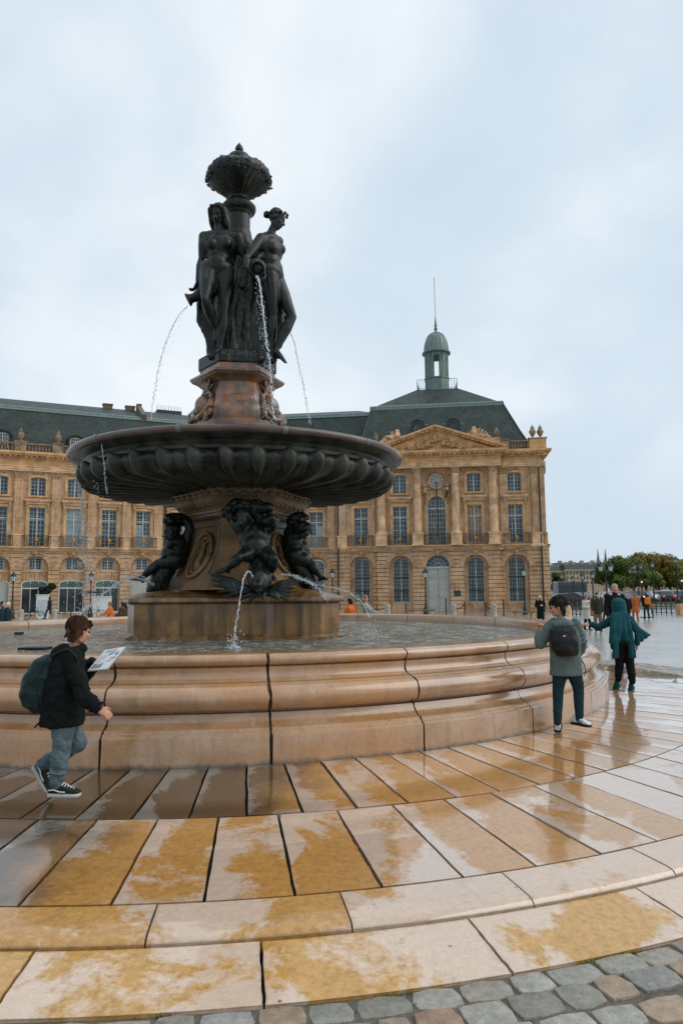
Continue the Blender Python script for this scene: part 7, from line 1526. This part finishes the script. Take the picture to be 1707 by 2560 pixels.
def car_proto():
    e=empty('car',(0,0,0)); m_=MB(); sec=[(-2.1,.30),(-2.15,.62),(-2.05,.88),(-1.35,.98),(-.75,1.42),(.65,1.45),(1.35,1.00),(2.05,.86),(2.15,.55),(2.1,.30)]
    vs=[]; 
    for x,z in sec:
        t=.86 if z<1.2 else .66; vs+= [(x,-t,z),(x,t,z)]
    n=len(sec); m_.prism(sec,-.86,.86) if False else m_.add(vs,[(2*i,2*i+2,2*i+3,2*i+1) for i in range(n-1)]+[(2*n-2,0,1,2*n-1)]+[tuple(2*i for i in range(n)),tuple(2*i+1 for i in range(n))[::-1]])
    m_.build('body',PAINT['black'],e,smooth=True,angle=40)
    m_=MB(); 
    for sy in (-1,1): m_.add([(-1.2,sy*.80,1.0),(1.15,sy*.80,1.0),(.6,sy*.69,1.38),(-.72,sy*.69,1.38)],[(0,1,2,3)])
    m_.add([(-1.38,-.66,1.02),(-1.38,.66,1.02),(-.82,.58,1.39),(-.82,-.58,1.39)],[(0,1,2,3)]); m_.add([(1.36,-.66,1.03),(1.36,.66,1.03),(.72,.58,1.41),(.72,-.58,1.41)],[(0,1,2,3)]); m_.build('windows',MT['carglass'],e)
    for x in (-1.3,1.3):
        for sy in (-1,1): m_=MB(); m_.tube([(x,sy*.72,.32),(x,sy*.90,.32)],.32,14); w_=m_.build('wheel',MT['tyre'],e); m_=MB(); m_.tube([(x,sy*.895,.32),(x,sy*.915,.32)],.19,10); m_.build('rim',MT['zinc'],w_)
    for sy in (-1,1):
        m_=MB(); m_.box(-2.17,-2.08,sy*.70-.13,sy*.70+.13,.66,.82); m_.build('tail_light',MT['tail'],e); m_=MB(); m_.box(2.08,2.17,sy*.66-.15,sy*.66+.15,.60,.74); m_.build('headlight',MT['head'],e)
    return e
c0=car_proto(); first=True; random.seed(6)
specs=[(1586,112,'dark blue',-92,'dark blue car behind the rust poncho'),(1604,105,'black',-88,'black car with lit headlights left of the backpacker'),(1622,118,'dark grey',-92,'dark grey car just over the orange backpack'),(1634,103,'white',-94,'white car with glowing lamps right of the backpacker'),(1648,112,'red',86,'red car showing tail lights in the queue'),(1658,102,'black',84,'black car with red tail lights at centre of the queue'),(1672,110,'silver',88,'silver car in the queue near the tallest lamp'),(1690,104,'dark grey',80,'dark grey car right of the tallest lamp'),(1703,112,'white',84,'white car cut by the right edge'),(1662,126,'white',85,'far white car above the black one'),(1472,100,'white',10,'white car beyond the row of lamps'),(1420,84,'black',5,'black car beside the bus'),(1402,80,'black',12,'black car near the pavilion corner, under the lamps'),(1452,92,'silver',8,'silver car right of the bus'),(1530,104,'white',-10,'pale car behind the group of walkers'),(1554,100,'silver',170,'silver car left of the rust poncho, partly hidden')]
for px,Y,cn,rz,lab in specs:
    e=c0 if first else copy_tree(c0); first=False; c=PX(px,1480,Y); e.location=(c.x,Y,-.6); e.rotation_euler=(0,0,radians(rz)); tag(e,lab,'car','cars in the road')
    for ch in kids(e):
        if ch.name.startswith('body'):
            ch.data=ch.data.copy() if ch.data.users>1 else ch.data; ch.data.materials.clear(); ch.data.materials.append(PAINT[cn])
e=empty('bus',(PX(1424,1480,98).x,98,-.6),0.05,'dark grey bus beyond the row of lamps','bus'); m_=MB(); m_.box(-2.0,2.0,-1.2,1.2,.35,2.9); m_.build('body',PAINT['dark grey'],e,bevel=.12); m_=MB(); m_.box(-1.85,1.0,-1.215,-1.19,1.3,2.4); m_.box(1.15,1.85,-1.215,-1.19,.6,2.4); m_.build('windows',MT['carglass'],e)
for x in (-1.4,1.3): m_=MB(); m_.tube([(x,-1.22,.45),(x,-1.0,.45)],.45,14); m_.build('wheel',MT['tyre'],e)
# traffic lights
for px,py,Y,lab in ((1602,1455,100,'orange traffic light by the autumn trees'),(1702,1452,92,'orange traffic light at the right edge')):
    c=PX(px,py,Y); e=empty('traffic_light',(c.x,Y,-.6),0,lab,'traffic light','traffic lights'); m_=MB(); m_.tube([(0,0,0),(0,0,c.z+.6+.6)],.06,6); m_.build('pole',MT['iron'],e); m_=MB(); m_.box(-.16,.16,-.12,.12,c.z+.15,c.z+1.1); m_.build('housing',MT['iron'],e); m_=MB(); m_.ball((0,-.12,c.z+.6),.11,2); m_.build('lens',flat('amber_light',(.9,.3,.05),.3,emit=(1,.35,.08),es=2.5),e,smooth='all')
# ------------------------------------------------------------------ black fence at right
def fence(p0,p1,label,h=1.05,n=None,low=True):
    a,b_=Vector(p0),Vector(p1); L=(b_-a).length; z=(gz(a.x,a.y)+gz(b_.x,b_.y))/2; e=empty('iron_fence',(a.x,a.y,z),atan2(b_.y-a.y,b_.x-a.x),label,'fence','black iron fences'); m_=MB(); n=n or int(L/1.05)
    m_.box(0,L,-.025,.025,h-.06,h); m_.box(0,L,-.02,.02,h-.26,h-.22); m_.box(0,L,-.02,.02,.08,.12); m_.build('rails',MT['iron'],e)
    for k in range(n+1): x=L*k/n; m_=MB(); m_.box(x-.035,x+.035,-.035,.035,0,h+.08); m_.ball((x,0,h+.12),.06,1); m_.build('post',MT['iron'],e)
    m_=MB(); nb_=n*3
    for k in range(nb_+1): x=L*k/nb_; m_.box(x-.012,x+.012,-.012,.012,.1,h)
    m_.build('bars',MT['iron'],e)
a=PX(1627,1510,58); b_=PX(1702,1510,55); fence((a.x,58,0),(b_.x,55,0),'black iron fence running to the right edge beyond the backpacker',n=6)
c=PX(1705,1510,54.5); e=empty('stone_block',(c.x+.1,54.5,gz(c.x,54.5)),0,'pale square stone block at the end of the fence','block'); m_=MB(); m_.box(-.5,.5,-.4,.4,0,.75); m_.box(-.45,.45,-.35,.35,.75,.82); m_.build('stone',MT['pale'],e,bevel=.02)
a=PX(1420,1510,56); b_=PX(1458,1510,53); fence((a.x,56,0),(b_.x,53,0),'black iron fence left of the woman in cream',h=1.2,n=4)
a=PX(1458,1510,66); b_=PX(1530,1510,64); fence((a.x,66,0),(b_.x,64,0),'black iron fence behind the coated walkers',h=1.2,n=5)
a=PX(1422,1520,49); b_=PX(1462,1520,48); q0=Vector((a.x,49,gz(a.x,49)+.95)); q1=Vector((b_.x,48,gz(b_.x,48)+.8))
e0=post(1421,49,1.2,'black post at the left end of the chain near the cream coat'); post(1534,52,1.1,'black post behind the lime bag'); chain(e0,e0+Vector((2.0,-.4,-.25)),'chain hanging beside the woman in cream',.25)
# low barrier frame by the backpack
a=PX(1598,1530,50); e=empty('barrier_rail',(a.x,50,gz(a.x,50)),0,'low brown barrier frame on the ground by the backpacker','barrier'); m_=MB(); m_.box(0,.95,-.03,.03,0,.06); m_.box(.89,.95,-.03,.03,0,.75); m_.build('frame',MT['iron'],e)
# stone kerb block behind the grey boy's head
c=PX(1413,1525,44); e=empty('stone_block',(c.x,44,gz(c.x,44)),0,'pale stone block behind the head of the leaning boy','block'); m_=MB(); m_.lathe((0,0,0),[(.36,0),(.34,.7),(.30,.95),(.2,1.02)],16); m_.build('stone',MT['pale'],e,smooth=True)
# ------------------------------------------------------------------ far buildings and spires
def farblock(x0,x1,Y,z1,label,roof=3,rows=3,cols=10,mat=None):
    L=x1-x0; e=empty('far_building',(x0,Y,-.6),0,label,'building','far buildings on the quay'); H=z1+.6; holes=[]; nb_=[]
    for r_ in range(rows):
        for c_ in range(cols): x=L*(c_+.5)/cols; w_=L/cols*.22; z=H*(.30+.66*(r_+.15)/rows); holes.append(rect(x-w_,x+w_,z,z+H*.66/rows*.58))
    m_=MB(); m_.sheet(rect(0,L,0,H),holes,0,.4); m_.box(0,L,.5,18,0,H-.05); m_.box(-.3,L+.3,-.5,.0,H-.5,H); m_.box(0,L,-.25,0,H*.27,H*.29); m_.build('wall',mat or MT['farwall'],e)
    for h_ in holes: m_=MB(); m_.prism(h_,.35,.45); m_.build('window',MT['glass'],e)
    m_=MB(); m_.add([(0,0,H),(L,0,H),(L,3,H+roof),(0,3,H+roof),(0,14,H+roof),(L,14,H+roof)],[(0,1,2,3),(3,2,5,4),(0,3,4),(1,5,2)]); m_.build('roof',MT['slate'],e)
    m_=MB()
    for k in range(4): x=L*(k+.6)/4.5; m_.box(x-.7,x+.7,5,7,H+roof-.2,H+roof+1.1)
    m_.build('chimney',MT['farwall'],e)
MT['farwall']=M('far_stone',(.42,.33,.23),.85,.3,.2,bmp=0)
Yf=300; ax0=PX(1378,1430,Yf).x; ax1=PX(1409,1430,Yf).x; ax2=PX(1500,1430,Yf).x; zt=lambda y,Y_=Yf: PX(1440,y,Y_).z
farblock(ax0,ax1,Yf,zt(1427),'pale far building with lower roof behind the lamp row',roof=1.6,cols=5,rows=3)
farblock(ax1+.1,ax2,Yf-2,zt(1424),'long pale stone building on the far quay',roof=2.2,cols=11,rows=3)
farblock(ax2-9,ax2+14,Yf+30,PX(1480,1414,Yf+30).z,'higher far building rising behind the long one',roof=1.5,cols=5,rows=3)
farblock(PX(1560,1470,320).x,PX(1720,1470,320).x,320,PX(1600,1452,320).z,'low pale buildings glimpsed below the autumn crowns',roof=1.5,cols=16,rows=2)
def spire(px,Y,yb,yt,label):
    t=PX(px,yt,Y); zb=PX(px,yb,Y).z; r=2.6*Y/900; e=empty('church_spire',(t.x,Y,-.6),0,label,'spire','twin church spires'); m_=MB(); m_.box(-r,r,-r,r,0,zb+.6); 
    for q_ in (-1,1):
        for w_ in (-1,1): m_.lathe((q_*r*.9,w_*r*.9,zb+.6),[(r*.25,0),(r*.2,r*1.2),(0,r*2.6)],6)
    m_.build('tower',MT['farspire'],e); m_=MB(); m_.lathe((0,0,0),[(r*.95,zb+.6),(r*.5,zb+.6+(t.z-zb)*.45),(0.1,t.z+.6)],8); m_.build('spire',MT['farspire'],e)
MT['farspire']=flat('far_spire_stone',(.10,.13,.16),.9)
spire(1493,800,1410,1371,'left one of two far pointed church spires'); spire(1511.5,830,1408,1371,'right one of two far church spires, half behind the green tree')
# fallen leaves and dark spots on the wet paving
for k,(px,py,Y) in enumerate(((1613,1833,0),(1700,1660,0))):
    d=PX(px,py,10)-Vector((0,0,CH)); t=-(CH+.05)/d.z; c=Vector((0,0,CH))+d*t; c.z=gz(c.x,c.y)+.006; m_=MB(c); m_.add([c+Vector((-.04,0,.0)),c+Vector((0,-.02,.006)),c+Vector((.05,0,.002)),c+Vector((.0,.03,.012))],[(0,1,2,3)]); o=m_.build('fallen_leaf',FAB['orange'],fix=False); o.location=c; tag(o,'brown autumn leaf lying on the wet paving right of the caped child' if k==0 else 'small autumn leaf on the wet stones at far right','leaf')
